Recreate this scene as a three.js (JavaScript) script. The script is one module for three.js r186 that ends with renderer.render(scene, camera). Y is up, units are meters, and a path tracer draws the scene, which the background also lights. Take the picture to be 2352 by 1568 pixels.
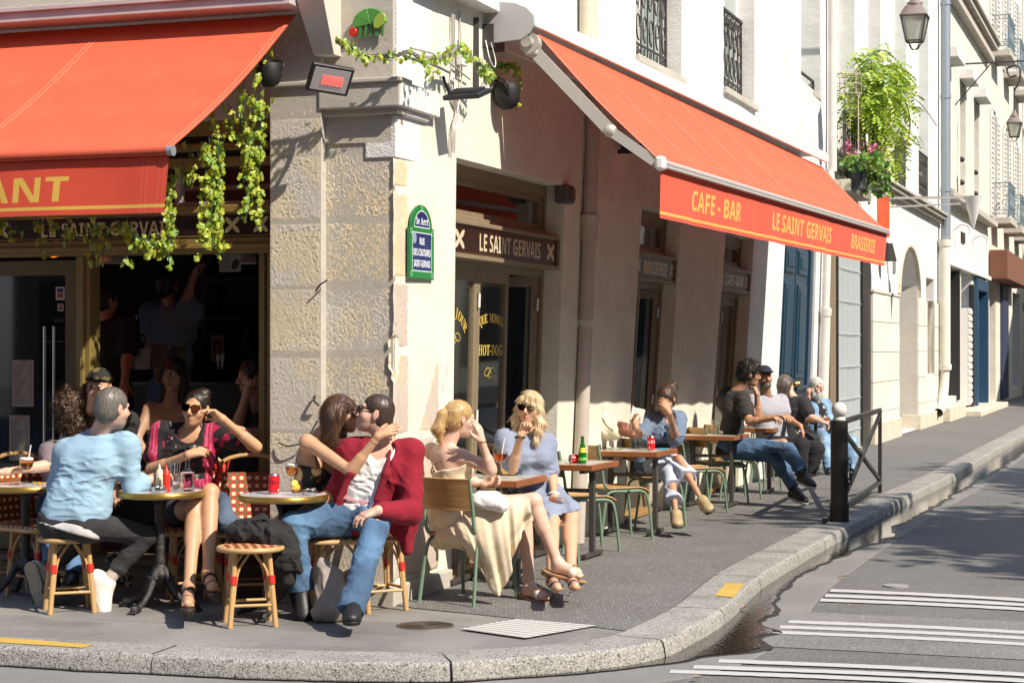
import * as THREE from 'three';
import { mergeGeometries, toCreasedNormals } from 'three/addons/utils/BufferGeometryUtils.js';
import { RoundedBoxGeometry } from 'three/addons/geometries/RoundedBoxGeometry.js';

// ---------- camera, sky, sun, exposure ----------
const scene = new THREE.Scene();
const F = 4300, H = 1.6, HY = 800, CX = 1176;              // lens in units of a 2352 px wide picture, eye height, horizon row
const camera = new THREE.PerspectiveCamera(20.66, 1024 / 682, 0.1, 400);
camera.position.set(0, H, 0); camera.rotation.x = Math.atan(16 / F);
const renderer = new THREE.WebGLRenderer({ antialias: true });
renderer.setSize(1024, 682);
renderer.toneMapping = THREE.LinearToneMapping; renderer.toneMappingExposure = 1.6;
renderer.shadowMap.enabled = true;
const SUN = new THREE.Vector3(0.805, 1.04, 0.735).normalize();
const sun = new THREE.DirectionalLight(0xfff3e2, 4.7);
sun.position.set(4, 0, -14).addScaledVector(SUN, 60); sun.target.position.set(4, 0, -14);
sun.castShadow = true; sun.shadow.mapSize.set(4096, 4096);
Object.assign(sun.shadow.camera, { left: -30, right: 40, top: 30, bottom: -30, near: 1, far: 140 });
scene.add(sun, sun.target);
{
  const w = 128, h = 64, a = new Float32Array(w * h * 4);
  for (let j = 0; j < h; j++) for (let i = 0; i < w; i++) {
    const el = (j + .5) / h * Math.PI - Math.PI / 2, az = (i + .5) / w * Math.PI * 2 - Math.PI;
    const dir = new THREE.Vector3(Math.cos(el) * Math.cos(az), Math.sin(el), Math.cos(el) * Math.sin(az));
    const t = Math.max(0, Math.sin(el)), g = Math.pow(Math.max(0, dir.dot(SUN)), 6) * .45;
    const hz = Math.pow(1 - t, 3);
    let c = [.30 + .5 * hz, .48 + .38 * hz, .86 + .02 * hz].map((v, k) => (v + g * [1, .95, .85][k]) * .62);
    if (el < 0) c = [.28, .26, .24];
    a.set([...c, 1], (j * w + i) * 4);
  }
  const sky = new THREE.DataTexture(a, w, h, THREE.RGBAFormat, THREE.FloatType);
  sky.mapping = THREE.EquirectangularReflectionMapping; sky.magFilter = sky.minFilter = THREE.LinearFilter; sky.needsUpdate = true;
  scene.background = sky; scene.environment = sky;
}

// ---------- helpers ----------
const V = (x, y, z) => new THREE.Vector3(x, y, z);
const P = (x, y, d) => V((x - CX) / F * d, H - (y - HY) / F * d, -d);           // a point of the picture at a distance
const G = (x, y, l = 0) => P(x, y, F * (H - l) / (y - HY));                       // a point of the picture on the ground
let sd = 7; const rnd = (a = 0, b = 1) => { sd = (sd * 1664525 + 1013904223) >>> 0; return a + (b - a) * sd / 4294967296; };
const clamp = (x, a = 0, b = 1) => Math.min(b, Math.max(a, x)), mix = (a, b, t) => a + (b - a) * t;
const sstep = (a, b, x) => { const t = clamp((x - a) / (b - a)); return t * t * (3 - 2 * t); };
const hsh = (x, y, z) => { let n = Math.imul(x, 374761393) ^ Math.imul(y, 668265263) ^ Math.imul(z, 1274126177); n = Math.imul(n ^ (n >>> 13), 1274126177); return ((n ^ (n >>> 16)) >>> 0) / 4294967296; };
function vn(x, y, z = 0, per = 0) {                                               // value noise, optionally periodic in x and y
  const xi = Math.floor(x), yi = Math.floor(y), zi = Math.floor(z); let fx = x - xi, fy = y - yi, fz = z - zi;
  fx = fx * fx * (3 - 2 * fx); fy = fy * fy * (3 - 2 * fy); fz = fz * fz * (3 - 2 * fz);
  const w = per ? (v) => ((v % per) + per) % per : (v) => v, x0 = w(xi), x1 = w(xi + 1), y0 = w(yi), y1 = w(yi + 1);
  const l = (z) => mix(mix(hsh(x0, y0, z), hsh(x1, y0, z), fx), mix(hsh(x0, y1, z), hsh(x1, y1, z), fx), fy);
  return mix(l(zi), l(zi + 1), fz);
}
const fbm = (x, y, z = 0, o = 4, per = 0) => { let s = 0, a = .5, f = 1; for (let i = 0; i < o; i++) { s += a * vn(x * f, y * f, z * f + i * 7.3, per * f); a *= .5; f *= 2; } return s / (1 - Math.pow(.5, o)); };
const s2l = (v) => v <= .04045 ? v / 12.92 : Math.pow((v + .055) / 1.055, 2.4), l2s = (v) => v <= .0031308 ? v * 12.92 : 1.055 * Math.pow(v, 1 / 2.4) - .055;
const C3 = (h) => [(h >> 16 & 255) / 255, (h >> 8 & 255) / 255, (h & 255) / 255].map(s2l);   // hex -> linear
// ---- textures ----
function tex(n, fn, srgb = true, m = n) {                                          // fn(u, v) -> linear [r,g,b] or grey
  const a = new Uint8Array(n * m * 4);
  for (let j = 0; j < m; j++) for (let i = 0; i < n; i++) { let c = fn(i / n, j / m); if (!c.length) c = [c, c, c]; for (let k = 0; k < 3; k++) a[(j * n + i) * 4 + k] = Math.round(clamp(srgb ? l2s(clamp(c[k])) : c[k]) * 255); a[(j * n + i) * 4 + 3] = 255; }
  const t = new THREE.DataTexture(a, n, m); t.wrapS = t.wrapT = THREE.RepeatWrapping; t.magFilter = THREE.LinearFilter; t.minFilter = THREE.LinearMipmapLinearFilter; t.generateMipmaps = true;
  if (srgb) t.colorSpace = THREE.SRGBColorSpace; t.needsUpdate = true; return t;
}
function canv(w, h, draw) {
  const c = document.createElement('canvas'); c.width = w; c.height = h; const g = c.getContext('2d'); draw(g, w, h);
  const t = new THREE.CanvasTexture(c); t.colorSpace = THREE.SRGBColorSpace; t.magFilter = THREE.LinearFilter; t.anisotropy = 8; return t;
}
const rep = (t, x, y = x) => { const r = t.clone(); r.repeat.set(x, y); r.needsUpdate = true; return r; };
const grey = (k, m = 1) => [k * m, k * m, k * m];
const T = {};
T.grain = tex(256, (u, v) => .72 + .28 * fbm(u * 32, v * 32, 0, 3, 32) * 1.3, false);
T.fine = tex(512, (u, v) => .5 * fbm(u * 16, v * 16, 1, 5, 16) + .5 * vn(u * 256, v * 256, 3, 256), false);
T.plaster = tex(512, (u, v) => { const a = fbm(u * 4, v * 4, 0, 5, 4), b = fbm(u * 3, v * 24, 9, 3, 3); return grey(.80 + .24 * a - .13 * (b - .3) + .03 * (vn(u * 256, v * 256, 1, 256) - .5)); });
T.plasterB = tex(512, (u, v) => .6 * fbm(u * 12, v * 12, 5, 5, 12) + .4 * vn(u * 128, v * 128, 2, 128), false);
T.granite = tex(512, (u, v) => { const n = vn(u * 256, v * 256, 4, 256), m = vn(u * 128, v * 128, 8, 128), l = fbm(u * 5, v * 5, 2, 4, 5); let g = .25 + .22 * (n - .5) + .22 * (m - .5) + .14 * (l - .5); if (n > .88) g += .10; if (m < .12) g -= .09; return [g * 1.02, g, g * .95]; });
T.slab = tex(512, (u, v) => { const n = vn(u * 256, v * 256, 14, 256), l = fbm(u * 4, v * 4, 6, 5, 4), s = sstep(.56, .72, fbm(u * 3, v * 3, 31, 4, 3)); const g = .195 + .05 * (n - .5) + .13 * (l - .5) - .06 * s; return [g * 1.03, g, g * .93]; });
T.asph = tex(1024, (u, v) => {                                                    // pale pebbles rolled into dark asphalt
  const P = 64, x = u * P, y = v * P; let best = 9, id = 0;
  for (let a = -1; a < 2; a++) for (let b = -1; b < 2; b++) { const i = Math.floor(x) + a, j = Math.floor(y) + b, wi = (i + P) % P, wj = (j + P) % P; const dx = x - i - .2 - .6 * hsh(wi, wj, 1), dy = y - j - .2 - .6 * hsh(wi, wj, 2), q = hsh(wi, wj, 5), d = Math.hypot(dx * (1 + q * .5), dy) / (.14 + .3 * hsh(wi, wj, 3)); if (d < best) { best = d; id = hsh(wi, wj, 4); } }
  const l = fbm(u * 4, v * 4, 3, 5, 4), n = vn(u * 512, v * 512, 1, 512), base = .125 + .06 * (l - .5) + .05 * (n - .5), st = (1 - sstep(.7, 1.05, best)) * (id > .5 ? .10 + .16 * (id - .5) : .03);
  const g = base + st; return [g * 1.03, g, g * .95];
});
T.road = tex(1024, (u, v) => { const n = vn(u * 512, v * 512, 2, 512), m = vn(u * 256, v * 256, 5, 256), l = fbm(u * 4, v * 4, 8, 5, 4), w = fbm(u * 2, v * 10, 12, 3, 2); let g = .125 + .10 * (n - .5) + .07 * (m - .5) + .05 * (l - .5) + .03 * (w - .5); if (m > .86) g += .08; return [g * 1.03, g, g * .96]; });
T.conc = tex(512, (u, v) => { const n = vn(u * 256, v * 256, 2, 256), l = fbm(u * 5, v * 5, 18, 5, 5); const g = .27 + .05 * (n - .5) + .12 * (l - .5); return [g * 1.02, g, g * .94]; });
T.fabric = tex(512, (u, v) => { const w = .5 + .25 * Math.sin(u * Math.PI * 2 * 128) + .25 * Math.sin(v * Math.PI * 2 * 128), l = fbm(u * 3, v * 3, 3, 5, 3), st = fbm(u * 24, v * 2, 5, 3, 2); return grey(.82 + .05 * w + .26 * (l - .5) + .14 * (st - .5)); });
T.wood = tex(512, (u, v) => { const r = fbm(u * 4, v * 40, 2, 4, 4), q = Math.sin((v * 26 + 1.8 * fbm(u * 2, v * 4, 7, 3, 2)) * 6.283), n = vn(u * 16, v * 256, 3, 16); return grey(.66 + .28 * r + .06 * q + .12 * (n - .5)); });
T.marble = tex(256, (u, v) => { const l = fbm(u * 5, v * 5, 4, 5, 5), k = Math.abs(fbm(u * 3, v * 3, 9, 5, 3) - .5); return grey(.72 + .25 * l - .25 * (1 - sstep(0, .05, k))); });
T.weave = canv(256, 256, (g) => {                                                  // red, cream and olive cane strips crossing
  const n = 8, s = 32; for (let j = 0; j < n; j++) for (let i = 0; i < n; i++) {
    const over = (i + j) % 2; g.fillStyle = over ? (i % 2 ? '#a5301f' : '#b03a26') : (j % 2 ? '#e2cfa0' : '#6b5a2c'); g.fillRect(i * s, j * s, s, s);
    g.fillStyle = 'rgba(0,0,0,.45)'; if (over) { g.fillRect(i * s, j * s, 2, s); g.fillRect(i * s + s - 2, j * s, 2, s); } else { g.fillRect(i * s, j * s, s, 2); g.fillRect(i * s, j * s + s - 2, s, 2); }
    for (let k = 1; k < 4; k++) { g.fillStyle = 'rgba(0,0,0,.13)'; over ? g.fillRect(i * s + k * 8, j * s, 1, s) : g.fillRect(i * s, j * s + k * 8, s, 1); }
  }
}); T.weave.wrapS = T.weave.wrapT = THREE.RepeatWrapping;

// ---- materials ----
const mcache = {};
function mat(o) { const k = o.key; if (k && mcache[k]) return mcache[k]; delete o.key; const Cl = ('transmission' in o || 'clearcoat' in o || 'sheen' in o || 'thickness' in o) ? THREE.MeshPhysicalMaterial : THREE.MeshStandardMaterial; if (o.c !== undefined) { o.color = new THREE.Color().setRGB(...(o.c.length ? o.c : C3(o.c))); delete o.c; } const m = new Cl({ roughness: .7, side: THREE.DoubleSide, ...o }); if (k) mcache[k] = m; return m; }
const M = {
  white: mat({ c: [.77, .76, .735], map: T.plaster, bumpMap: rep(T.plasterB, 1), bumpScale: .006, roughness: .9 }),
  wall: mat({ c: [.76, .745, .63], map: T.plaster, bumpMap: rep(T.plasterB, 1), bumpScale: .006, roughness: .9 }),
  cream: mat({ c: [.72, .685, .60], map: T.plaster, bumpMap: T.plasterB, bumpScale: .006, roughness: .9 }),
  stone: mat({ c: [1, 1, 1], vertexColors: true, bumpMap: rep(T.fine, 5), bumpScale: .0022, roughness: .95 }),
  plainStone: mat({ c: [.56, .51, .43], map: T.plaster, bumpMap: rep(T.fine, 2), bumpScale: .006, roughness: .95 }),
  paleStone: mat({ c: [.66, .60, .48], map: T.plaster, bumpMap: T.fine, bumpScale: .003, roughness: .9 }),
  greyStone: mat({ c: [.52, .485, .42], map: T.plaster, bumpMap: rep(T.fine, 2), bumpScale: .004, roughness: .95 }),
  granite: mat({ map: rep(T.granite, 1.1), bumpMap: rep(T.granite, 1.1), bumpScale: .004, roughness: .85 }),
  slab: mat({ map: rep(T.slab, .7), bumpMap: rep(T.fine, 3), bumpScale: .002, roughness: .8 }),
  asph: mat({ map: rep(T.asph, .62), bumpMap: rep(T.asph, .62), bumpScale: .003, roughness: .85 }),
  road: mat({ map: rep(T.road, .55), bumpMap: rep(T.road, .55), bumpScale: .004, roughness: .88 }),
  conc: mat({ map: rep(T.conc, .6), bumpMap: rep(T.fine, 2), bumpScale: .002, roughness: .85 }),
  paint: mat({ c: [.46, .455, .44], roughness: .75, bumpMap: rep(T.fine, 4), bumpScale: .002 }),
  yellow: mat({ c: [.55, .36, .07], map: T.plaster, roughness: .8 }),
  awn: mat({ c: [.80, .115, .045], map: rep(T.fabric, 2), bumpMap: rep(T.fabric, 2), bumpScale: .001, roughness: .9, transmission: .02, thickness: 0 }),
  olive: mat({ c: [.20, .145, .06], map: rep(T.grain, 3), roughness: .45 }),
  brownFrame: mat({ c: [.115, .085, .05], roughness: .5 }),
  taupe: mat({ c: [.24, .19, .12], map: rep(T.grain, 2), roughness: .5 }),
  sign: mat({ c: [.035, .018, .014], roughness: .35 }),
  black: mat({ c: [.018, .018, .02], roughness: .45 }),
  iron: mat({ c: [.05, .048, .047], roughness: .3, metalness: .6, bumpMap: rep(T.fine, 6), bumpScale: .002 }),
  steelPaint: mat({ c: [.05, .047, .044], roughness: .45 }),
  chrome: mat({ c: [.62, .62, .62], metalness: 1, roughness: .22 }),
  zinc: mat({ c: [.30, .35, .40], metalness: .6, roughness: .5 }),
  whiteMetal: mat({ c: [.72, .71, .69], roughness: .4 }),
  alu: mat({ c: [.50, .47, .43], roughness: .4, metalness: .25 }),
  brass: mat({ c: [.55, .36, .09], metalness: .9, roughness: .33 }),
  oliveBrass: mat({ c: [.20, .145, .03], metalness: .55, roughness: .4 }),
  marble: mat({ c: [.66, .64, .68], map: rep(T.marble, 3), roughness: .25 }),
  laminate: mat({ c: [.50, .50, .44], map: rep(T.marble, 4), roughness: .3 }),
  tableWood: mat({ c: [.30, .105, .035], map: rep(T.wood, 1.5), bumpMap: rep(T.wood, 1.5), bumpScale: .001, roughness: .4 }),
  ply: mat({ c: [.52, .31, .12], map: rep(T.wood, 1.2), roughness: .42 }),
  green: mat({ c: [.155, .245, .17], map: rep(T.grain, 6), roughness: .42 }),
  cane: mat({ c: [.58, .36, .15], map: rep(T.wood, 5), bumpMap: rep(T.wood, 5), bumpScale: .0015, roughness: .38 }),
  caneRed: mat({ c: [.52, .03, .02], roughness: .4 }),
  weave: mat({ map: rep(T.weave, 5), bumpMap: rep(T.weave, 5), bumpScale: .002, roughness: .5 }),
  glassDark: mat({ c: [.9, .92, .9], roughness: .04, transmission: 1, thickness: 0, ior: 1.45 }),
  glass: mat({ c: [1, 1, 1], roughness: .02, transmission: 1, thickness: 0, ior: 1.45 }),
  blueDoor: mat({ c: [.014, .045, .078], roughness: .4, bumpMap: rep(T.grain, 3), bumpScale: .001 }),
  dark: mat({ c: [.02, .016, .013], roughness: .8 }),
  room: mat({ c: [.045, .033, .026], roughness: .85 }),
  leaf: mat({ c: [1, 1, 1], vertexColors: true, roughness: .45, transmission: .32, thickness: 0 }),
  stem: mat({ c: [.02, .075, .055], roughness: .6 }),
  bark: mat({ c: [.13, .095, .06], roughness: .9 }),
  skin: mat({ c: [1, 1, 1], vertexColors: true, roughness: .52 }),
  cloth: mat({ c: [1, 1, 1], vertexColors: true, roughness: .92, sheen: .25, sheenRoughness: .6, sheenColor: new THREE.Color(.5, .5, .5) }),
  clothPlain: mat({ c: [1, 1, 1], vertexColors: true, roughness: .9 }),
  hair: mat({ c: [1, 1, 1], vertexColors: true, roughness: .42 }),
  shoe: mat({ c: [1, 1, 1], vertexColors: true, roughness: .5 }),
};
// ---- geometry ----
const num = {}; const numbered = (n) => { num[n] = (num[n] || 0) + 1; return num[n] === 1 ? n : n + '_' + String(num[n] - 1).padStart(3, '0'); };
const flat = (g) => { const r = g.index ? g.toNonIndexed() : g; for (const k of Object.keys(r.attributes)) if (!['position', 'normal', 'uv', 'color'].includes(k)) r.deleteAttribute(k); if (!r.attributes.normal) r.computeVertexNormals(); if (!r.attributes.uv) r.setAttribute('uv', new THREE.BufferAttribute(new Float32Array(r.attributes.position.count * 2), 2)); return r; };
function uvm(g) {                                                                  // uv in metres, by the main axis of every triangle
  const p = g.attributes.position, u = g.attributes.uv, a = V(), b = V(), c = V(), n = V();
  for (let i = 0; i < p.count; i += 3) {
    a.fromBufferAttribute(p, i); b.fromBufferAttribute(p, i + 1); c.fromBufferAttribute(p, i + 2); n.copy(b).sub(a).cross(c.clone().sub(a));
    const x = Math.abs(n.x), y = Math.abs(n.y), z = Math.abs(n.z);
    [a, b, c].forEach((q, k) => (x >= y && x >= z) ? u.setXY(i + k, q.z, q.y) : y >= z ? u.setXY(i + k, q.x, q.z) : u.setXY(i + k, q.x, q.y));
  }
  return g;
}
const join = (l, keepUv) => { l = l.flat(9).map(flat); const hasC = l.some((g) => g.attributes.color); if (!hasC) l.forEach((g) => g.deleteAttribute('color')); const g = l.length > 1 ? mergeGeometries(l) : l[0]; return keepUv ? g : uvm(g); };
const box = (w, h, d, x = 0, y = 0, z = 0, ry = 0, r = 0) => { const g = r ? new RoundedBoxGeometry(w, h, d, 2, r) : new THREE.BoxGeometry(w, h, d); if (ry) g.rotateY(ry); return g.translate(x, y, z); };
const bx = (x0, x1, y0, y1, z0, z1, r = 0) => box(Math.abs(x1 - x0), Math.abs(y1 - y0), Math.abs(z1 - z0), (x0 + x1) / 2, (y0 + y1) / 2, (z0 + z1) / 2, 0, r);
function rod(a, b, r, r2 = r, seg = 10) { const d = b.clone().sub(a), g = new THREE.CylinderGeometry(r2, r, d.length(), seg, 1); g.applyQuaternion(new THREE.Quaternion().setFromUnitVectors(V(0, 1, 0), d.clone().normalize())); const m = a.clone().add(b).multiplyScalar(.5); return g.translate(m.x, m.y, m.z); }
const tube = (pts, r, seg = 24, rs = 8, closed = false) => new THREE.TubeGeometry(new THREE.CatmullRomCurve3(pts, closed, 'centripetal'), seg, r, rs, closed);
function bar(a, b, w, h) { const d = b.clone().sub(a), g = new THREE.BoxGeometry(w, h, d.length()); g.lookAt?.(d); const m = a.clone().add(b).multiplyScalar(.5); return g.translate(m.x, m.y, m.z); }
const lathe = (pr, seg = 24, x = 0, y = 0, z = 0) => new THREE.LatheGeometry(pr.map(([r, h]) => new THREE.Vector2(r, h)), seg).translate(x, y, z);
const ball = (r, x, y, z, a = 12, b = 8) => new THREE.SphereGeometry(r, a, b).translate(x, y, z);
const prism = (pts, h, bev = 0) => { const s = new THREE.Shape(pts.map(([x, y]) => new THREE.Vector2(x, y))); return new THREE.ExtrudeGeometry(s, { depth: h, bevelEnabled: bev > 0, bevelSize: bev, bevelThickness: bev, bevelSegments: 2, steps: 1 }); };
function quad(a, b, c, d, nu = 1, nv = 1, f) {                                       // patch a-b (u) and a-d (v); f moves a point
  const pos = [], uv = [], idx = [], lu = a.distanceTo(b), lv = a.distanceTo(d);
  for (let j = 0; j <= nv; j++) for (let i = 0; i <= nu; i++) { const u = i / nu, v = j / nv, p = a.clone().lerp(b, u).lerp(d.clone().lerp(c, u), v); if (f) f(p, u, v); pos.push(p.x, p.y, p.z); uv.push(u * lu, v * lv); }
  for (let j = 0; j < nv; j++) for (let i = 0; i < nu; i++) { const k = j * (nu + 1) + i; idx.push(k, k + 1, k + nu + 2, k, k + nu + 2, k + nu + 1); }
  const g = new THREE.BufferGeometry(); g.setAttribute('position', new THREE.Float32BufferAttribute(pos, 3)); g.setAttribute('uv', new THREE.Float32BufferAttribute(uv, 2)); g.setIndex(idx); g.computeVertexNormals(); return g;
}
function sheet(pts, y, holes) {                                                    // flat polygon of [x, z] on the ground
  const g = new THREE.ShapeGeometry(new THREE.Shape(pts.map(([x, z]) => new THREE.Vector2(x, -z)))); g.rotateX(-Math.PI / 2); return g.translate(0, y, 0);
}
const lean = (g, f) => { const p = g.attributes.position; for (let i = 0; i < p.count; i++) { const v = V().fromBufferAttribute(p, i); f(v); p.setXYZ(i, v.x, v.y, v.z); } g.computeVertexNormals(); return g; };
function mesh(name, geo, m, parent, keepUv) { const g = Array.isArray(geo) ? join(geo, keepUv) : geo; const o = new THREE.Mesh(g, m); o.castShadow = o.receiveShadow = true; o.name = name; if (parent) parent.add(o); return o; }
const part = mesh;
function tag(o, label, category, group) { o.userData.label = label; o.userData.category = category; if (group) o.userData.group = group; return o; }
function thing(name, label, category, pos = V(), ry = 0, group) { const o = new THREE.Group(); o.name = numbered(name); scene.add(o); o.position.copy(pos); o.rotation.y = ry; return tag(o, label, category, group); }
function struct(name, geo, m, keepUv) { const o = mesh(numbered(name), geo, m, scene, keepUv); o.userData.kind = 'structure'; return o; }
function structG(name, pos = V(), ry = 0) { const o = new THREE.Group(); o.name = numbered(name); o.position.copy(pos); o.rotation.y = ry; o.userData.kind = 'structure'; scene.add(o); return o; }
function copyOf(o, pos, ry, label, group) { const c = o.clone(); c.name = numbered(o.name.replace(/_\d{3}$/, '')); c.position.copy(pos); c.rotation.y = ry; c.userData = { ...o.userData, label: label || o.userData.label }; if (group) c.userData.group = group; scene.add(c); return c; }
const stuff = (o) => { o.userData.kind = 'stuff'; return o; };

// ---- the corner of the house: local frames of its two fronts ----
const CO = V(-.741, 0, -11.76), AR = 70.8 * Math.PI / 180, AL = -19.1 * Math.PI / 180;
const inFrame = (ang) => (x, y, z) => V(x, y, z).applyAxisAngle(V(0, 1, 0), ang).add(CO);
const R = inFrame(AR);      // (s along the long street, y, n out of the wall)
const L = inFrame(AL);      // (u, negative to the left, y, p out of the wall)
// ---------- ground ----------
const n2 = (v) => [v.x, v.z];
const KERB = [[-700, 1455], [-350, 1470], [0, 1486], [170, 1496], [345, 1504], [520, 1513], [680, 1518], [860, 1522], [1036, 1522], [1158, 1513], [1270, 1506], [1361, 1498], [1442, 1488], [1523, 1471], [1594, 1438], [1660, 1400], [1744, 1325], [1833, 1271], [1947, 1209], [2072, 1144], [2168, 1100]].map(([x, y]) => G(x, y));
{ const e = KERB[KERB.length - 1], dR = V(.3345, 0, -.9424); for (const t of [3, 6, 10, 15, 22, 32, 50, 90]) KERB.push(e.clone().addScaledVector(dR, t)); }
const kc = new THREE.CatmullRomCurve3(KERB, false, 'centripetal'), KL = kc.getLength();
kc.arcLengthDivisions = 1200; kc.updateArcLengths();
const kAt = (t) => { const u = clamp(t / KL), p = kc.getPointAt(u), g = kc.getTangentAt(u); return { p, out: V(-g.z, 0, g.x).normalize() }; };     // out: towards the road
const KIN = .31, RL = -.095;
function along(t0, t1, offs, step = .12) {                                           // sweep a profile [[out, y], ...] along the kerb
  const n = Math.max(2, Math.ceil((t1 - t0) / step)), pos = [], idx = [], uv = [], m = offs.length;
  for (let i = 0; i <= n; i++) { const t = mix(t0, t1, i / n), { p, out } = kAt(t); let q = 0; for (let j = 0; j < m; j++) { if (j) q += Math.hypot(offs[j][0] - offs[j - 1][0], offs[j][1] - offs[j - 1][1]); pos.push(p.x + out.x * offs[j][0], offs[j][1], p.z + out.z * offs[j][0]); uv.push(t, q); } }
  for (let i = 0; i < n; i++) for (let j = 0; j < m - 1; j++) { const k = i * m + j; idx.push(k, k + m, k + m + 1, k, k + m + 1, k + 1); }
  const g = new THREE.BufferGeometry(); g.setAttribute('position', new THREE.Float32BufferAttribute(pos, 3)); g.setAttribute('uv', new THREE.Float32BufferAttribute(uv, 2)); g.setIndex(idx); g.computeVertexNormals(); return g;
}
struct('road', sheet([[-60, 60], [-60, -160], [160, -160], [160, 60]], RL - .004), M.road);
const kpts = []; for (let t = 0; t < KL; t += .25) kpts.push(n2(kAt(t).p.clone().addScaledVector(kAt(t).out, -.1)));
struct('pavement', sheet([...kpts, [60, -160], [-40, -60], [-40, -12]], -.012), M.conc);
// tread of rolled asphalt laid on the long street, from the flagstones on
{
  const q = []; for (let t = 0; t < KL; t += .2) { const a = kAt(t).p.clone().addScaledVector(kAt(t).out, -KIN - .004); if (a.x > .66 && a.z < -9) q.push(n2(a)); }
  struct('pavement_asphalt', sheet([n2(G(955, 1397)), n2(G(1200, 1422)), n2(G(1300, 1432)), n2(G(1442, 1450)), ...q, [50, -110], n2(R(110, 0, -.1)), n2(R(0, 0, -.1))], .004), M.asph);
}
// flagstones in front of the side front, each its own stone
function clip(poly, cl) { for (let i = 0; i < cl.length; i++) { const a = cl[i], b = cl[(i + 1) % cl.length], out = [], ins = (p) => (b[0] - a[0]) * (p[1] - a[1]) - (b[1] - a[1]) * (p[0] - a[0]) <= 0; for (let j = 0; j < poly.length; j++) { const p = poly[j], q = poly[(j + 1) % poly.length], ip = ins(p), iq = ins(q); if (ip) out.push(p); if (ip !== iq) { const dx = q[0] - p[0], dy = q[1] - p[1], ex = b[0] - a[0], ey = b[1] - a[1], t = (ex * (a[1] - p[1]) - ey * (a[0] - p[0])) / (ex * dy - ey * dx); out.push([p[0] + dx * t, p[1] + dy * t]); } } poly = out; if (!poly.length) return poly; } return poly; }
{
  const g = structG('flagstone_paving'), kin = [-700, 0, 345, 680, 1036, 1200, 1361].map((x) => { let best = null, bd = 1e9; for (let t = 0; t < 9; t += .05) { const k = kAt(t), p = k.p.clone().addScaledVector(k.out, -KIN - .006), px = p.x / -p.z * F + CX; if (Math.abs(px - x) < bd) { bd = Math.abs(px - x); best = p; } } return n2(best); });
  const reg = [n2(L(-7, 0, -.1)), n2(L(-.1, 0, -.1)), n2(L(.45, 0, .05)), n2(G(1490, 1440)), ...kin.reverse()];
  const area = reg.reduce((s, p, i) => { const q = reg[(i + 1) % reg.length]; return s + p[0] * q[1] - p[1] * q[0]; }, 0); if (area > 0) reg.reverse();
  let row = 0;
  for (let p = -.2; p < 2.7; p += .47, row++) for (let u = -7.5 + (row % 2) * .4; u < 2.4;) {
    const w = rnd(.62, 1.0), j = .004; let poly = [L(u + j, 0, p + j), L(u + w - j, 0, p + j), L(u + w - j, 0, p + .47 - j), L(u + j, 0, p + .47 - j)].map(n2);
    poly = clip(poly, reg); u += w; if (poly.length < 3) continue;
    const ar = Math.abs(poly.reduce((s, a, i) => { const b = poly[(i + 1) % poly.length]; return s + a[0] * b[1] - a[1] * b[0]; }, 0)); if (ar < .01) continue;
    const gg = prism(poly.map(([x, z]) => [x, -z]), .02, .002); gg.rotateX(-Math.PI / 2); gg.translate(0, -.0235 + rnd(-.0012, .0012), 0);
    part('flagstone', [gg], mat({ key: 'fs' + Math.floor(rnd(0, 5)), c: (() => { const k = rnd(.82, 1.12); return [k, k * rnd(.98, 1.01), k * rnd(.96, 1.01)]; })(), map: rep(T.slab, .7), bumpMap: rep(T.fine, 3), bumpScale: .002, roughness: .8 }), g);
  }
}
// kerb stones
{
  const g = structG('kerb'), prof = [[-KIN, -.04], [-KIN, .004], [-KIN + .006, .008], [-.03, .006], [-.014, .002], [-.003, -.01], [.004, -.03], [.02, RL - .03]];
  part('kerb_bed', [along(0, KL, prof.map(([o, y]) => [o < -.2 ? o + .004 : o - .008, y - .007]), .3)], M.conc, g);
  const cuts = [0]; const tx = (X, Y) => { const q = G(X, Y); let b = 0, bd = 9e9; for (let t = 0; t < KL; t += .02) { const e = kAt(t).p.distanceTo(q); if (e < bd) { bd = e; b = t; } } return b; };
  for (const [x, y] of [[-330, 1471], [345, 1504], [1036, 1522], [1523, 1471], [1660, 1400], [1744, 1325], [1833, 1271]]) cuts.push(tx(x, y));
  let t = cuts[cuts.length - 1]; while (t < KL - 2 && cuts.length < 60) cuts.push(t += t > 30 ? 3 : rnd(.9, 1.3));
  for (let i = 0; i < cuts.length - 1; i++) { const k = rnd(.93, 1.08); part('kerb_stone', [along(cuts[i] + .007, cuts[i + 1] - .007, prof.map(([o, y]) => [o + rnd(-.0015, .0015), y]), .06)], mat({ key: 'ks' + i % 4, c: [k, k * .99, k * .96], map: rep(T.granite, 1.1), bumpMap: rep(T.granite, 1.1), bumpScale: .005, roughness: .85 }), g); }
}
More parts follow.
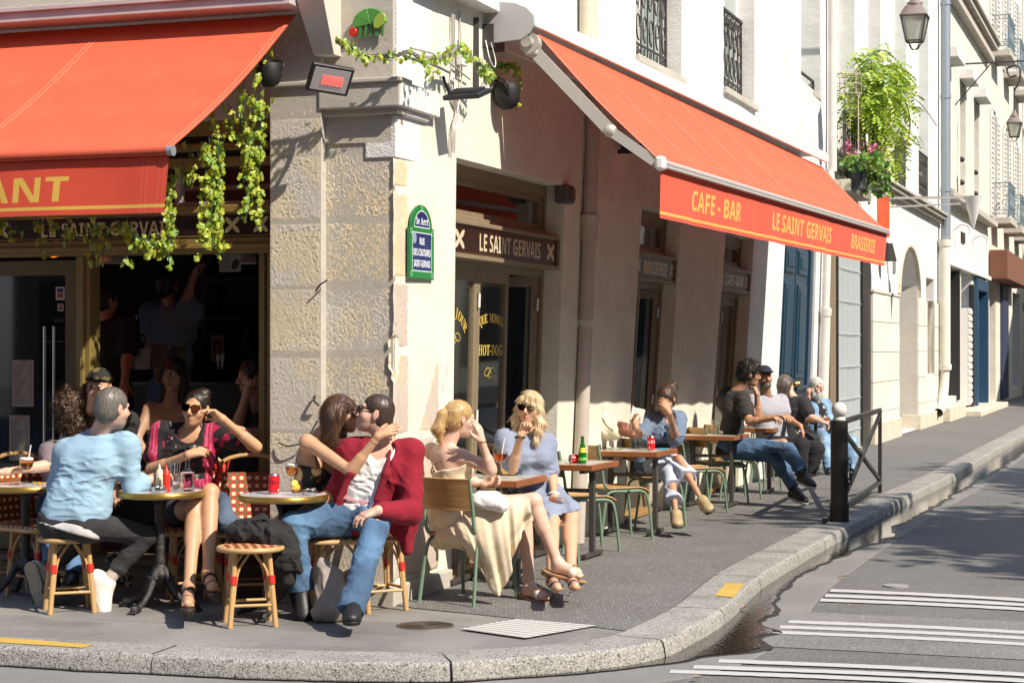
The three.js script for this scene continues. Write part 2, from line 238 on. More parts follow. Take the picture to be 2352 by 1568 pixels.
// concrete gutter strip, standing water, patches and painted lines on the road
struct('gutter', along(0, KL, [[.01, RL + .001], [.43, RL + .0015], [.45, RL - .004]], .2), mat({ c: [.68, .68, .67], map: rep(T.conc, .6), bumpMap: rep(T.fine, 2), bumpScale: .002, roughness: .85 }));
{
  const pts = [], back = [], w = (t) => { const e = [[0, .03], [3.8, .035], [4.9, .06], [5.4, .13], [5.8, .36], [6.2, .26], [6.45, .34], [6.8, .2], [7.3, .24], [7.8, .17], [8.3, .14], [9, .12], [10, .15], [11, .2], [12.4, .34], [13.2, .24], [15, .3], [18, .26], [24, .3], [90, .26]]; for (let i = 1; i < e.length; i++) if (t < e[i][0]) return mix(e[i - 1][1], e[i][1], sstep(e[i - 1][0], e[i][0], t)); return .25; };
  for (let t = 0; t < 60; t += .04) { const k = kAt(t); pts.push(n2(k.p.clone().addScaledVector(k.out, .006))); back.push(n2(k.p.clone().addScaledVector(k.out, .012 + w(t - .4) * (.8 + .45 * fbm(t * 3.1, 0, 5, 3)) + .02 * (fbm(t * 14, 3, 1, 2) - .5)))); }
  const wet = (s, y, m, name) => { const b = back.map((p, i) => { const a = pts[i]; return [a[0] + (p[0] - a[0]) * s, a[1] + (p[1] - a[1]) * s]; }); return struct(name, sheet([...pts, ...b.reverse()], y), m); };
  wet(1.18, RL + .004, mat({ c: [.09, .085, .075], map: rep(T.conc, .6), roughness: .5 }), 'gutter_damp_edge');
  wet(1, RL + .008, mat({ c: [.022, .02, .016], roughness: .03, bumpMap: rep(T.plasterB, .7), bumpScale: .0012 }), 'gutter_water');
}
{
  const RY = RL - .004, q = (l, y) => sheet(l.map(([a, b]) => n2(G(a, b, RL))), y);
  const pt = structG('road_patch');
  part('asphalt_patch', [q([[1833, 1403], [2352, 1427], [2600, 1439], [2600, 1527], [2352, 1514], [1716, 1481]], RY + .004)], mat({ c: [1.3, 1.3, 1.29], map: rep(T.road, .5), bumpMap: rep(T.road, .55), bumpScale: .003, roughness: .9 }), pt);
  const mk = structG('road_marking'); const lines = [[[1909, 1356], [2352, 1382]], [[1897, 1368], [2352, 1393]], [[1886, 1378], [2352, 1403]], [[1813, 1428], [2352, 1456]], [[1793, 1440], [2352, 1469]], [[1775, 1452], [2352, 1483]], [[1653, 1518], [2352, 1552]], [[1595, 1532], [2352, 1566]], [[1541, 1542], [2352, 1580]]];
  lines.forEach(([a, b], i) => { const w = [3.2, 3.4, 4][Math.floor(i / 3)], k = [[.0, 0], [-.5, 0]]; const ex = [b[0] + 500, b[1] + (b[1] - a[1]) / (b[0] - a[0]) * 500], pts = []; const N = 50, top = [], bot = []; for (let j = 0; j <= N; j++) { const f = j / N, X = mix(a[0], ex[0], f), Y = mix(a[1], ex[1], f) - 4 * Math.sin(Math.PI * Math.min(1, f * 1.3)); top.push([X, Y - w + rnd(-.35, .35)]); bot.push([X - w, Y + w + rnd(-.35, .35)]); } part('painted_line', [q([...top, ...bot.reverse()], RY + .008)], M.paint, mk); });
  tag(mesh('marking_dab', [sheet([[1642, 1367], [1668, 1338], [1710, 1341], [1684, 1372]].map(([x, y]) => n2(G(x, y, .009))), .0105)], M.yellow, scene), 'yellow paint rectangle on the kerb top by the puddle', 'paint mark');
  tag(mesh('marking_dab_001', [sheet([[-40, 1461], [0, 1463], [215, 1480], [190, 1487], [0, 1475], [-40, 1471]].map(([x, y]) => n2(G(x, y, .009))), .0105)], M.yellow, scene), 'long yellow paint strip on the kerb at the left', 'paint mark');
  const tp = thing('tactile_paving', 'white studded warning paving slab set in the pavement', 'tactile paving'); const A = G(1058, 1447), B = G(1188, 1424), Cc = G(1372, 1439), D = G(1207, 1468);
  part('slab_base', [sheet([A, B, Cc, D].map(n2), .009)], mat({ c: [1.35, 1.33, 1.28], map: rep(T.conc, 1), roughness: .8 }), tp);
  const st = []; for (let i = 0; i < 26; i++) for (let j = 0; j < 9; j++) { const p = A.clone().lerp(B, (j + .5) / 9).lerp(D.clone().lerp(Cc, (j + .5) / 9), (i + .5) / 26); const s = new THREE.SphereGeometry(.0125, 7, 3, 0, 6.283, 0, 1.3); s.scale(1, .4, 1); st.push(s.translate(p.x, .009, p.z)); }
  stuff(part('stud', st, mat({ c: [.52, .51, .49], roughness: .7 }), tp));
  const mh = G(977, 1436), m = thing('manhole_cover', 'small round cast iron cover with rings in the pavement', 'manhole cover', V(mh.x, 0, mh.z));
  part('frame', [lathe([[.168, -.01], [.168, .003], [.155, .004], [.155, -.01]], 40)], mat({ c: [.12, .10, .08], roughness: .6, metalness: .4 }), m);
  const rg = []; for (let k = 0; k < 5; k++) rg.push(lathe([[.03 + k * .026, -.001], [.03 + k * .026, .004], [.042 + k * .026, .004], [.042 + k * .026, -.001]], 32)); part('lid', [lathe([[0, .0005], [.155, .0005]], 36), rg], mat({ c: [.085, .065, .05], roughness: .6, metalness: .5 }), m);
  const mp = G(2058, 1345, RL); tag(mesh('road_cover', [new THREE.CylinderGeometry(.09, .09, .012, 24).translate(mp.x, RL, mp.z)], mat({ c: [.27, .265, .26], roughness: .6 }), scene), 'small pale round cover set in the road', 'road cover');
  for (const [i, x, y] of [[0, 2122, 1424], [1, 1935, 1560], [2, 2118, 1346]]) { }
}
for (const [x, y, l] of [[1935, 1329, 'fallen orange leaf on the road by the gutter line'], [1600, 1564, 'fallen brown leaf near the water at the bottom of the frame'], [1703, 1402, 'small dry leaf on the gutter concrete']]) { const p = G(x, y, RL), g = quad(V(-.03, 0, -.014), V(.03, 0, -.014), V(.03, 0, .014), V(-.03, 0, .014), 6, 2, (q, u, v) => { q.z *= Math.sin(Math.PI * clamp(u, .03, .97)); q.y = .012 + .012 * Math.abs(v - .5) + .01 * u; }); const o = tag(mesh(numbered('fallen_leaf'), [g], mat({ key: 'dryleaf', c: [.42, .17, .04], roughness: .8 }), scene), l, 'leaf'); o.position.set(p.x, RL, p.z); o.rotation.y = x; }

// ---------- the café house at the corner ----------
const LN = [[0, 0], [1, .012], [3.4, .035], [5.6, .058], [9, .08], [11, .066], [12.4, .05], [15, .03], [17, .01], [20, 0], [99, 0]];
const lnK = (s) => { for (let i = 1; i < LN.length; i++) if (s < LN[i][0]) return mix(LN[i - 1][1], LN[i][1], Math.max(0, (s - LN[i - 1][0]) / (LN[i][0] - LN[i - 1][0]))); return 0; };
const lnF = (v) => { v.z += lnK(v.x) * (Math.min(v.y, 4.1) - 1.5); };
const LX = (l) => l.flat(9).map((g) => lean(g, lnF));                                  // long-street pieces follow the tilted front
const Lg = (l) => l.flat(9).map((g) => g.rotateY(AL - AR));                            // side-front pieces inside the same house
const house = thing('cafe_building', 'cream corner café house with rough stone pillar and olive shopfronts', 'building', CO, AR);
const seg = (a, b, y0, y1, n0, n1) => { const o = [], k = Math.ceil((b - a) / 1.2); for (let i = 0; i < k; i++) { const x0 = mix(a, b, i / k), x1 = mix(a, b, (i + 1) / k); o.push(bx(x0, x1, y0, y1, n0, n1)); } return o; };
part('wall', LX([seg(.02, 1.05, 0, 4.1, -.3, 0), seg(3.4, 5.62, 0, 4.1, -.3, 0), seg(7.05, 8.97, 0, 4.1, -.3, 0), seg(10.52, 11.4, 0, 4.1, -.3, 0), seg(1.05, 3.4, 2.9, 4.1, -.3, 0), seg(5.62, 7.05, 2.9, 4.1, -.3, 0), seg(8.97, 10.52, 2.86, 4.1, -.3, 0)]), M.wall, house);
part('upper_wall', LX([seg(0, 5.2, 4.1, 9, -.3, .0), seg(6.75, 8.45, 4.1, 9, -.3, 0), seg(10.08, 11.4, 4.1, 9, -.3, 0), seg(5.2, 6.75, 4.1, 4.16, -.3, 0), seg(8.45, 10.08, 4.1, 4.3, -.3, 0), seg(5.2, 6.75, 7, 9, -.3, 0), seg(8.45, 10.08, 7, 9, -.3, 0)]), M.white, house);
part('side_wall', Lg([bx(-9, -.02, 3.72, 9, -.3, -.001), bx(-9, -5.2, 0, 3.72, -.3, 0), bx(-.83, -.02, 2.9, 3.72, -.3, .0), bx(-9, -.83, 3.1, 3.72, -.3, -.06)]), M.plainStone, house);
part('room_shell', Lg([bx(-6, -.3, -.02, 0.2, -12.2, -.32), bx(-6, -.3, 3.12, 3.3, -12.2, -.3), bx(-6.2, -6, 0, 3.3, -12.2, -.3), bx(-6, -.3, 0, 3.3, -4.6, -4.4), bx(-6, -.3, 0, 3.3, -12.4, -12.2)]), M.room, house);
// stones: rough relief with their own worn edges
function stonePatch(frameP, a0, a1, y0, y1, base, tone, rough, seedK, cell = .0045, prof = .0012) {
  const nu = Math.max(4, Math.round((a1 - a0) / cell)), nv = Math.max(4, Math.round((y1 - y0) / cell)), pos = [], col = [], uv = [], idx = [];
  for (let j = 0; j <= nv; j++) for (let i = 0; i <= nu; i++) {
    let a = mix(a0, a1, i / nu), y = mix(y0, y1, j / nv); const e = Math.min(a - a0, a1 - a, y - y0, y1 - y) + .018 * (fbm(a * 14, y * 14, seedK, 3) - .5);
    const m = sstep(-.004, .016, e), pk = fbm(a * 130 + y * 40, y * 62, seedK + 3, 2), ch = vn(a * 260, y * 150, seedK + 9), big = fbm(a * 6, y * 5, seedK + 5, 3), pit = sstep(.60, .74, fbm(a * 90, y * 110, seedK + 20, 3)) * sstep(.42, .6, big);
    const chip = seedK > 39 && seedK < 100 ? 0 : sstep(1, .45, Math.hypot(a / .085, (y - 1.56) / .16) + .9 * (fbm(a * 22, y * 22, 5, 3) - .5)); const h = base + m * prof + rough * m * (.75 * (pk - .5) + .4 * (ch - .5) + .5 * (big - .5) - .7 * pit) - .032 * chip + (chip > .02 ? .012 * (pk - .5) : 0), k = 1 + .25 * (big - .5) + .22 * (ch - .5) - .2 * pit, warm = sstep(.45, .62, fbm(a * 4, y * 4, seedK + 31, 3));
    const p = frameP(a, y, h); pos.push(p.x, p.y, p.z); uv.push(a, y);
    const cm = [.57, .53, .465], c = tone.map((t, q) => mix(mix(cm[q], mix(t * [.94, .96, .99][q], t * [1.05, 1.0, .88][q], warm), mix(.35 + .65 * m, 1, sstep(.4, .6, fbm(a * 7, y * 7, seedK + 50, 2)))), [.70, .60, .42][q], chip * .8) * k * (1 - .25 * sstep(.35, .0, y) * fbm(a * 9, y * 5, 8, 3))); col.push(...c);
  }
  for (let j = 0; j < nv; j++) for (let i = 0; i < nu; i++) { const k = j * (nu + 1) + i; idx.push(k, k + 1, k + nu + 2, k, k + nu + 2, k + nu + 1); }
  const g = new THREE.BufferGeometry(); g.setAttribute('position', new THREE.Float32BufferAttribute(pos, 3)); g.setAttribute('uv', new THREE.Float32BufferAttribute(uv, 2)); g.setAttribute('color', new THREE.Float32BufferAttribute(col, 3)); g.setIndex(idx); g.computeVertexNormals(); return g;
}
{
  const pil = part('pillar', [...Lg([bx(-.83, -.475, 0, 3.75, -.3, .066), bx(-.48, -.012, 0, 3.75, -.3, -.012)])], M.greyStone, house);
  const q = new THREE.Quaternion().setFromAxisAngle(V(0, 1, 0), AL - AR), lf = (u, y, p) => V(u, y, p).applyQuaternion(q), rf = (s, y, n) => V(s, y, n);
  const tan = [.64, .555, .42], gry = [.60, .555, .475];
  [[2.86, 3.07, gry, .6], [2.43, 2.83, tan, 1.25], [2.02, 2.40, tan, 1], [1.585, 1.985, gry, .9], [1.10, 1.55, tan, .9], [.60, 1.07, tan, .9], [.14, .57, gry, .8]].forEach(([a, b, c, r], i) => {
    part('stone_block', stonePatch(lf, -.485, .003, a, b, -.013, c, .0062 * r, i), M.stone, pil);
    part('stone_block', stonePatch(lf, -.83, -.478, a - .03 + .02 * (i % 2), b - .01, .066, gry, .0045, i + 40, .0048, .0015), M.stone, pil);
  });
  part('stone_block', stonePatch(lf, -.83, -.478, 3.06, 3.72, .064, gry, .004, 77, .012), M.stone, pil);
  const cr = [.62, .53, .38], mv = [.56, .47, .385];
  [[2.62, 2.80, .66, cr, .4], [2.05, 2.59, .79, cr, .5], [1.60, 2.02, .665, mv, .22], [1.05, 1.57, .76, mv, .2], [.55, 1.03, .68, mv, .2], [.14, .53, .76, mv, .22]].forEach(([a, b, w, c, r], i) => part('stone_block', stonePatch(rf, -.004, w, a, b, -.006, c, .009 * r, i + 100, .011, .012), M.stone, pil));
  part('plinth', [...Lg([bx(-.86, .045, -.02, .115, -.2, .12, .01)]), bx(-.12, .9, -.02, .118, -.2, .05, .01)], M.greyStone, pil);
  part('capital', [...Lg([bx(-.485, .045, 3.07, 3.115, -.1, .04, .012), bx(-.49, .07, 3.11, 3.27, -.1, .078, .012), bx(-.83, .085, 3.265, 3.295, -.1, .095, .008)])], M.greyStone, pil); part('white_capital', [bx(-.035, .50, 3.07, 3.115, -.1, .045, .018), bx(-.066, .60, 3.113, 3.275, -.1, .078, .012)], M.white, pil);
  part('upper_block', [...Lg([bx(-.62, .0, 3.29, 4.6, -.2, .012, .006)])], M.plainStone, pil); part('white_block', [bx(-.0, .60, 3.268, 4.6, -.2, .02, .006), bx(.60, .98, 3.3, 4.6, -.2, .008), bx(.0, .56, 2.80, 3.075, -.2, .012, .008)], M.white, pil);
  for (const [s, y, r] of [[.86, 2.56, .022], [.82, 1.62, .05], [.9, 1.52, .06], [.84, 1.38, .04]]) part('graffiti_line', [tube([...Array(12)].map((_, i) => V(s + r * .45 * Math.cos(i * .55), y + r * 1.6 * Math.sin(i * .55), .002)), .0022, 40, 4)], mat({ key: 'graf' + (r < .03), c: r < .03 ? [.6, .08, .25] : [.25, .22, .24], roughness: .8 }), pil);
  part('upper_cornice', [bx(.2, 1.55, 3.96, 4.06, -.1, .16, .01), bx(.1, 1.5, 4.06, 4.3, -.1, .10, .01)], M.white, house);
}
// openings of the long front: frame, transom, sign box, leaves
function lettering(w, h, draw, bg) { return canv(w, h, (g) => { if (bg) { g.fillStyle = bg; g.fillRect(0, 0, w, h); } draw(g, w, h); }); }
const fitText = (g, t, x0, x1, base, hpx, font, col) => { g.font = font.replace('$', hpx); g.fillStyle = col; g.save(); const w = g.measureText(t).width; g.translate(x0, base); g.scale((x1 - x0) / w, 1); g.fillText(t, 0, 0); g.restore(); };
function deco(g, x, y, r, col) { g.fillStyle = col; for (let k = 0; k < 4; k++) { g.save(); g.translate(x, y); g.rotate(Math.PI / 4 + k * Math.PI / 2); g.beginPath(); g.ellipse(r * .6, 0, r * .62, r * .26, 0, 0, 7); g.fill(); g.restore(); } }
const signT = (words, x0, x1) => lettering(1024, 120, (g, w, h) => { g.strokeStyle = 'rgba(150,110,60,.35)'; g.lineWidth = 5; g.strokeRect(4, 4, w - 8, h - 8); deco(g, 66, 60, 46, '#c9bfa4'); deco(g, 960, 60, 46, '#c9bfa4'); fitText(g, words, x0, x1, 100, 106, 'bold $px sans-serif', '#cbbf9f'); }, '#2c1714');
function panel(map, a, b, y0, y1, n, extra = {}) { const g = quad(V(a, y0, n), V(b, y0, n), V(b, y1, n), V(a, y1, n)); const u = g.attributes.uv; for (let i = 0; i < u.count; i++) u.setXY(i, i % 2, i > 1 ? 1 : 0); return g; }
function opening(a, b, top, word, x0, x1, n, leaves) {
  const fr = part('shopfront', LX([bx(a, a + .06, 0, top, n - .08, n + .02), bx(b - .06, b, 0, top, n - .08, n + .02), bx(a, b, top - .09, top, n - .08, n + .02), bx(a + .06, b - .06, 2.47, 2.54, n - .08, n + .05, .008), bx(a + .06, b - .06, 2.17, 2.245, n - .08, n + .02)]), M.taupe, house);
  part('sign_box', LX([bx(a + .01, b - .01, 2.225, 2.258, n - .02, n + .15, .006), bx(a + .01, b - .01, 2.46, 2.492, n - .02, n + .15, .006), bx(b - .035, b - .008, 2.258, 2.46, n - .02, n + .15, .004), bx(a + .01, b - .02, 2.25, 2.47, n - .02, n + .125)]), M.taupe, house);
  part('sign_board', lean(panel(0, a + .04, b - .04, 2.262, 2.456, n + .129), lnF), mat({ map: signT(word, x0, x1), roughness: .35 }), house);
  const tr = part('transom_window', LX([bx(a + .06, b - .06, 2.54, 2.585, n - .05, n), bx(a + .06, b - .06, top - .135, top - .09, n - .05, n), bx(a + .06, a + .11, 2.585, top - .135, n - .05, n), bx(b - .11, b - .06, 2.585, top - .135, n - .05, n)]), M.taupe, house);
  part('pane', LX([bx(a + .11, b - .11, 2.585, top - .135, n - .028, n - .024)]), M.glassDark, tr);
  for (const [x, y, open] of leaves) {
    const w = y - x, g = [bx(0, .055, .04, 2.17, -.045, 0, .004), bx(w - .055, w, .04, 2.17, -.045, 0, .004), bx(.055, w - .055, .04, .32, -.04, -.005), bx(.055, w - .055, 2.09, 2.17, -.045, 0)], pane = [bx(.055, w - .055, .32, 2.09, -.026, -.022)], hinge = [0.35, 1.1, 1.95].map((h) => [new THREE.CylinderGeometry(.011, .011, .1, 8).translate(open ? w : 0, h, .012)]), pl = (o) => LX(o.map((k) => { if (open) { k.translate(-w, 0, 0); k.rotateY(-open); k.translate(w, 0, 0); } return k.translate(x, 0, n); }));
    const d = part('door_leaf', pl(g), M.taupe, house); part('pane', pl(pane), M.glassDark, d); for (const h of hinge) part('hinge', pl(h), M.whiteMetal, d);
  }
  part('sill', LX([bx(a, b, 0, .045, n - .25, n + .12, .005)]), mat({ c: [.42, .24, .09], map: rep(T.wood, 2), roughness: .5 }), house);
  return fr;
}
opening(1.05, 3.4, 2.9, 'LE SAINT GERVAIS', 236, 850, -.17, [[1.14, 1.94], [1.95, 2.62], [2.64, 3.31, 1.1]]);
opening(5.62, 7.05, 2.9, 'BRASSERIE', 180, 840, -.16, [[5.7, 6.3], [6.32, 6.97, .9]]);
opening(8.97, 10.52, 2.86, 'CAFE-BAR', 180, 840, -.16, [[9.05, 9.73], [9.75, 10.44]]);
{ // gilt lettering on the panes
  const gl = (w, h, draw) => mat({ map: canv(w, h, draw), transparent: true, alphaTest: .3, roughness: .4, metalness: .3 });
  const arc = (g, t, cx, cy, r, a0, a1, px) => { g.font = 'bold ' + px + 'px serif'; g.fillStyle = '#e2c65c'; g.textAlign = 'center'; [...t].forEach((ch, i) => { const a = mix(a0, a1, t.length < 2 ? .5 : i / (t.length - 1)); g.save(); g.translate(cx + r * Math.sin(a), cy - r * Math.cos(a)); g.rotate(a); g.fillText(ch, 0, 0); g.restore(); }); };
  const sw = (g, x, y, r) => { g.strokeStyle = '#e2c65c'; g.lineWidth = 5; for (const s of [-1, 1]) { g.beginPath(); g.ellipse(x + s * r * .5, y, r * .45, r * .22, s * .2, 0, 7); g.stroke(); } g.beginPath(); g.ellipse(x, y + r * .15, r * .25, r * .2, 0, 0, 7); g.stroke(); };
  part('glass_lettering', lean(panel(0, 1.2, 1.88, 1.55, 1.98, -.188), lnF), gl(512, 324, (g) => { arc(g, 'PLAT DU JOUR', 170, 430, 330, -.75, .75, 72); sw(g, 260, 225, 90); }), house);
  part('glass_lettering', lean(panel(0, 2.0, 2.6, 1.35, 1.9, -.188), lnF), gl(512, 470, (g) => { arc(g, 'CROQUE MONSIEUR', 256, 900, 810, -.4, .4, 78); g.font = 'bold 92px serif'; g.textAlign = 'center'; g.fillText('HOT-DOG', 256, 300); sw(g, 256, 405, 110); }), house);
}
// first-floor windows of the café house: deep reveals, white casement, scrolled iron guard
function scroll(x, y, r, s) { const p = []; for (let i = 0; i <= 22; i++) { const a = i / 22 * 5.2, k = r * (1 - .13 * a); p.push(V(x + s * k * Math.sin(a) * .75, y + k * Math.cos(a) * 1.25, 0)); } return p; }
function guard(w, h) {
  const g = [bx(0, w, h - .03, h, -.02, .02, .004), bx(0, w, .06, .085, -.012, .012), bx(0, w, .17, .19, -.01, .01), bx(0, w, h - .14, h - .12, -.01, .01), bx(0, .025, 0, h, -.012, .012), bx(w - .025, w, 0, h, -.012, .012)]; const n = Math.round(w / .22);
  for (let i = 0; i < n; i++) { const x = (i + .5) * w / n, m = (.19 + h - .14) / 2, r = (h - .33) / 5.2; g.push(tube(scroll(x - .03, m + r * 1.1, r, 1), .0075, 20, 5), tube(scroll(x + .03, m - r * 1.1, -r, 1), .0085, 20, 5), new THREE.TorusGeometry(.028, .007, 5, 12).translate(x, .128, 0), new THREE.TorusGeometry(.028, .007, 5, 12).translate(x, h - .08, 0)); if (i) g.push(bx(i * w / n - .006, i * w / n + .006, .06, h, -.006, .006)); }
  return g;
}
function casement(a, b, y0, y1, n, parent, lx = (l) => l) {
  const f = .06, m = (a + b) / 2, w = part('window', lx([bx(a, a + f, y0, y1, n - .05, n), bx(b - f, b, y0, y1, n - .05, n), bx(a + f, b - f, y0, y0 + .09, n - .05, n), bx(a + f, b - f, y1 - f, y1, n - .05, n), bx(m - .05, m + .05, y0 + .09, y1 - f, n - .05, n + .012), ...[.36, .68].map((k) => bx(a + f, b - f, mix(y0, y1, k) - .018, mix(y0, y1, k) + .018, n - .045, n - .005))]), M.whiteMetal, parent);
  part('pane', lx([bx(a + f, b - f, y0 + .09, y1 - f, n - .03, n - .026)]), mat({ key: 'fpane', c: [.50, .58, .55], roughness: .06, metalness: .0, transmission: .35, thickness: 0 }), w);
  part('curtain', lx([bx(a, b, y0, y1, n - .3, n - .28)]), mat({ key: 'curt', c: [.5, .53, .50], roughness: .9 }), w); return w;
}
for (const [a, b, y0] of [[5.2, 6.75, 4.16], [8.45, 10.08, 4.3]]) {
  casement(a, b, y0, 7, -.2, house, LX); part('sill', LX([bx(a - .02, b + .02, y0 - .02, y0 + .05, -.25, .05, .01)]), M.greyStone, house);
  part('window_guard', LX(guard(b - a - .04, .95).map((g) => g.translate(a + .02, y0 + .06, -.15))), M.steelPaint, house);
}
// drainpipe against the front, rough foot, socket joint
{
  const dp = part('drainpipe', LX([2.35, 1.2, .1, 2.9].flatMap((y, i) => i === 3 ? [] : [new THREE.CylinderGeometry(.058, .058, 1.15, 18, 4).translate(3.86, y + [.06, 0, 0][i], .07)]).concat([new THREE.CylinderGeometry(.055, .055, 1.3, 18, 4).translate(3.86, 3.3, .07), new THREE.CylinderGeometry(.085, .072, .07, 18).translate(3.86, 2.66, .07), new THREE.CylinderGeometry(.072, .072, .16, 18).translate(3.86, 2.56, .07)])), mat({ c: [.52, .46, .41], map: T.plaster, bumpMap: T.fine, bumpScale: .003, roughness: .6 }), house);
  part('upper_pipe', LX([new THREE.CylinderGeometry(.075, .075, 5.2, 18, 2).translate(3.62, 6.45, .09)]), mat({ c: [.66, .60, .47], map: T.plaster, roughness: .6 }), house);
}
// side shopfront (behind the left awning)
{
  const n = -.16, sf = part('side_shopfront', Lg([bx(-5.2, -.83, 3.0, 3.1, n - .1, n + .03), bx(-5.2, -.83, 2.80, 2.86, n - .1, n + .04, .008), bx(-5.2, -.83, 2.90, 2.95, n - .1, n + .06, .008), bx(-5.2, -.83, 2.485, 2.54, n - .1, n + .10, .01), bx(-5.2, -.83, 2.225, 2.33, n - .1, n + .05, .008), bx(-5.2, -.83, 2.255, 2.285, n, n + .075, .006), bx(-.955, -.83, 0, 2.225, n - .1, n + .02, .006), bx(-.93, -.9, 0, 2.225, n, n + .04, .006), bx(-1.04, -1.0, .2, 2.225, n - .1, n - .03), bx(-2.385, -2.275, 0, 2.225, n - .1, n + .03, .006), bx(-2.345, -2.315, 0, 2.225, n, n + .05, .006), bx(-5.2, -5.05, 0, 3, n - .1, n + .02)]), mat({ c: [.23, .165, .05], map: rep(T.grain, 3), roughness: .42 }), house);
  for (const [a, b] of [[-5.05, -2.34], [-2.3, -.95]]) { const tw = part('transom_window', Lg([bx(a, b, 2.54, 2.57, n - .06, n), bx((a + b) / 2 - .02, (a + b) / 2 + .02, 2.57, 2.8, n - .06, n), bx(a, b, 2.66, 2.69, n - .2, n - .17)]), mat({ key: 'paleframe', c: [.42, .40, .36], roughness: .5 }), house); part('pane', Lg([bx(a, b, 2.57, 2.8, n - .04, n - .035)]), M.glassDark, tw); }
  part('sign_board', panel(0, -4.9, -.86, 2.335, 2.482, n + .055).rotateY(AL - AR), mat({ map: lettering(2048, 76, (g, w, h) => { g.fillStyle = '#8a7a4a'; g.fillRect(0, 0, w, 3); g.fillRect(0, h - 3, w, 3); const f = 'bold $px sans-serif', c = '#cbbf8e'; fitText(g, 'BRASSERIE', 380, 860, 66, 66, f, c); deco(g, 985, 38, 30, c); fitText(g, 'LE SAINT GERVAIS', 1140, 1660, 66, 66, f, c); deco(g, 1780, 38, 30, c); deco(g, 1880, 38, 30, c); deco(g, 1985, 38, 30, c); }, '#1a0f0c'), roughness: .4 }), house);
  part('side_sill', Lg([bx(-5.2, -.83, 0, .17, -.5, .02), bx(-5.2, -.83, .17, .21, -.5, .05, .008)]), mat({ c: [.16, .12, .075], map: rep(T.wood, 2), roughness: .5 }), house);
  // glass door at the left, its pull bars and two menus
  const dl = [bx(-3.5, -3.4, .22, 2.2, n - .06, n - .02), bx(-2.5, -2.39, .22, 2.2, n - .06, n - .02), bx(-3.4, -2.5, 2.1, 2.2, n - .06, n - .02), bx(-3.4, -2.5, .22, .4, n - .06, n - .02)], d = part('glass_door', Lg(dl), mat({ c: [.10, .075, .03], roughness: .45 }), house);
  part('pane', Lg([bx(-3.4, -2.5, .4, 2.1, n - .045, n - .04)]), mat({ key: 'dpane', c: [.8, .8, .8], roughness: .03, transmission: 1, thickness: 0 }), d);
  for (const u of [-2.63, -2.555]) part('pull_bar', Lg([rod(V(u, .95, n + .03), V(u, 1.75, n + .03), .011), rod(V(u, 1.05, n + .03), V(u, 1.05, n - .04), .008), rod(V(u, 1.65, n + .03), V(u, 1.65, n - .04), .008)]), M.chrome, d);
  const paper = (t) => mat({ map: canv(128, 256, (g, w, h) => { g.fillStyle = '#8d8780'; g.fillRect(0, 0, w, h); g.fillStyle = '#8a4a40'; g.fillRect(40, 8, 48, 7); g.fillStyle = '#55504b'; for (let y = 24; y < 246; y += 8) { g.fillRect(10, y, 30 + (y * 37 + t * 91) % 50, 3); g.fillRect(100, y, 14, 3); } }), roughness: .8 });
  [[-2.93, -2.76, 1.20, 1.52], [-2.955, -2.79, .83, 1.14]].forEach(([a, b, y0, y1], i) => part('menu_sheet', panel(0, a, b, y0, y1, n - .036).rotateY(AL - AR), paper(i), d));
  [[-2.585, -2.515, 1.93, 2.02, '#26335c', '#8c3a3a'], [-2.57, -2.525, 1.855, 1.905, '#7a3030', '#2a2a40']].forEach(([a, b, y0, y1, c1, c2]) => part('door_sticker', panel(0, a, b, y0, y1, n - .036).rotateY(AL - AR), mat({ map: canv(64, 96, (g) => { g.fillStyle = '#a8a6a2'; g.fillRect(0, 0, 64, 96); g.fillStyle = c1; g.fillRect(10, 10, 44, 30); g.fillStyle = c2; g.fillRect(10, 46, 44, 34); }) }), d));
  part('door_sticker', panel(0, -2.59, -2.51, 1.78, 1.80, n - .02).rotateY(AL - AR), M.dark, d);
}
// fascia over the left awning
part('fascia', Lg([bx(-9, -.55, 3.735, 3.80, 0, .36, .006), bx(-9, -.55, 3.80, 3.83, 0, .38, .004)]), mat({ c: [.56, .50, .49], map: rep(T.plaster, 2, .6), roughness: .7 }), house);
part('fascia_bracket', Lg([lean(bx(-.56, -.36, 3.45, 3.9, .0, .34), (v) => { if (v.y < 3.5) { v.z *= .35; v.x -= v.x < -.45 ? -.06 : 0; } })]), mat({ c: [.66, .60, .52], map: T.plaster, roughness: .6 }), house);
// ---------- the houses farther down the long street ----------
function facade(name, label, s0, s1, h, m, holes, noLean) {
  const b = thing(name, label, 'building', CO, AR), sh = new THREE.Shape([[s0, 0], [s1, 0], [s1, h], [s0, h]].map(([x, y]) => new THREE.Vector2(x, y)));
  for (const [a, e, y0, y1, arch] of holes) { const p = new THREE.Path(); p.moveTo(a, y0); p.lineTo(e, y0); if (arch) { for (let i = 0; i <= 20; i++) { const t = i / 20 * Math.PI; p.lineTo((a + e) / 2 + Math.cos(t) * (e - a) / 2, arch + Math.sin(t) * (y1 - arch)); } } else { p.lineTo(e, y1); p.lineTo(a, y1); } p.closePath(); sh.holes.push(p); }
  const g = new THREE.ExtrudeGeometry(sh, { depth: .35, bevelEnabled: false, curveSegments: 20 }).translate(0, 0, -.35); part('wall', noLean ? [g] : LX([g]), m, b); return b;
}
const white = facade('white_house', 'white rendered house with arched shop and doorway, blue door and plant balcony', 11.4, 30.5, 13, M.white, [[12.5, 14.9, 0.02, 3.3], [15.65, 20.4, .02, 4.0, 2.54], [23.6, 26.5, .02, 3.5, 2.6], [27.9, 29.3, 1.07, 3.05], [13.4, 15, 5.1, 11], [16.6, 18.5, 4.08, 11], [20, 21.4, 4.56, 11], [23.2, 24.8, 4.56, 11], [26.7, 28.3, 4.6, 11]]);
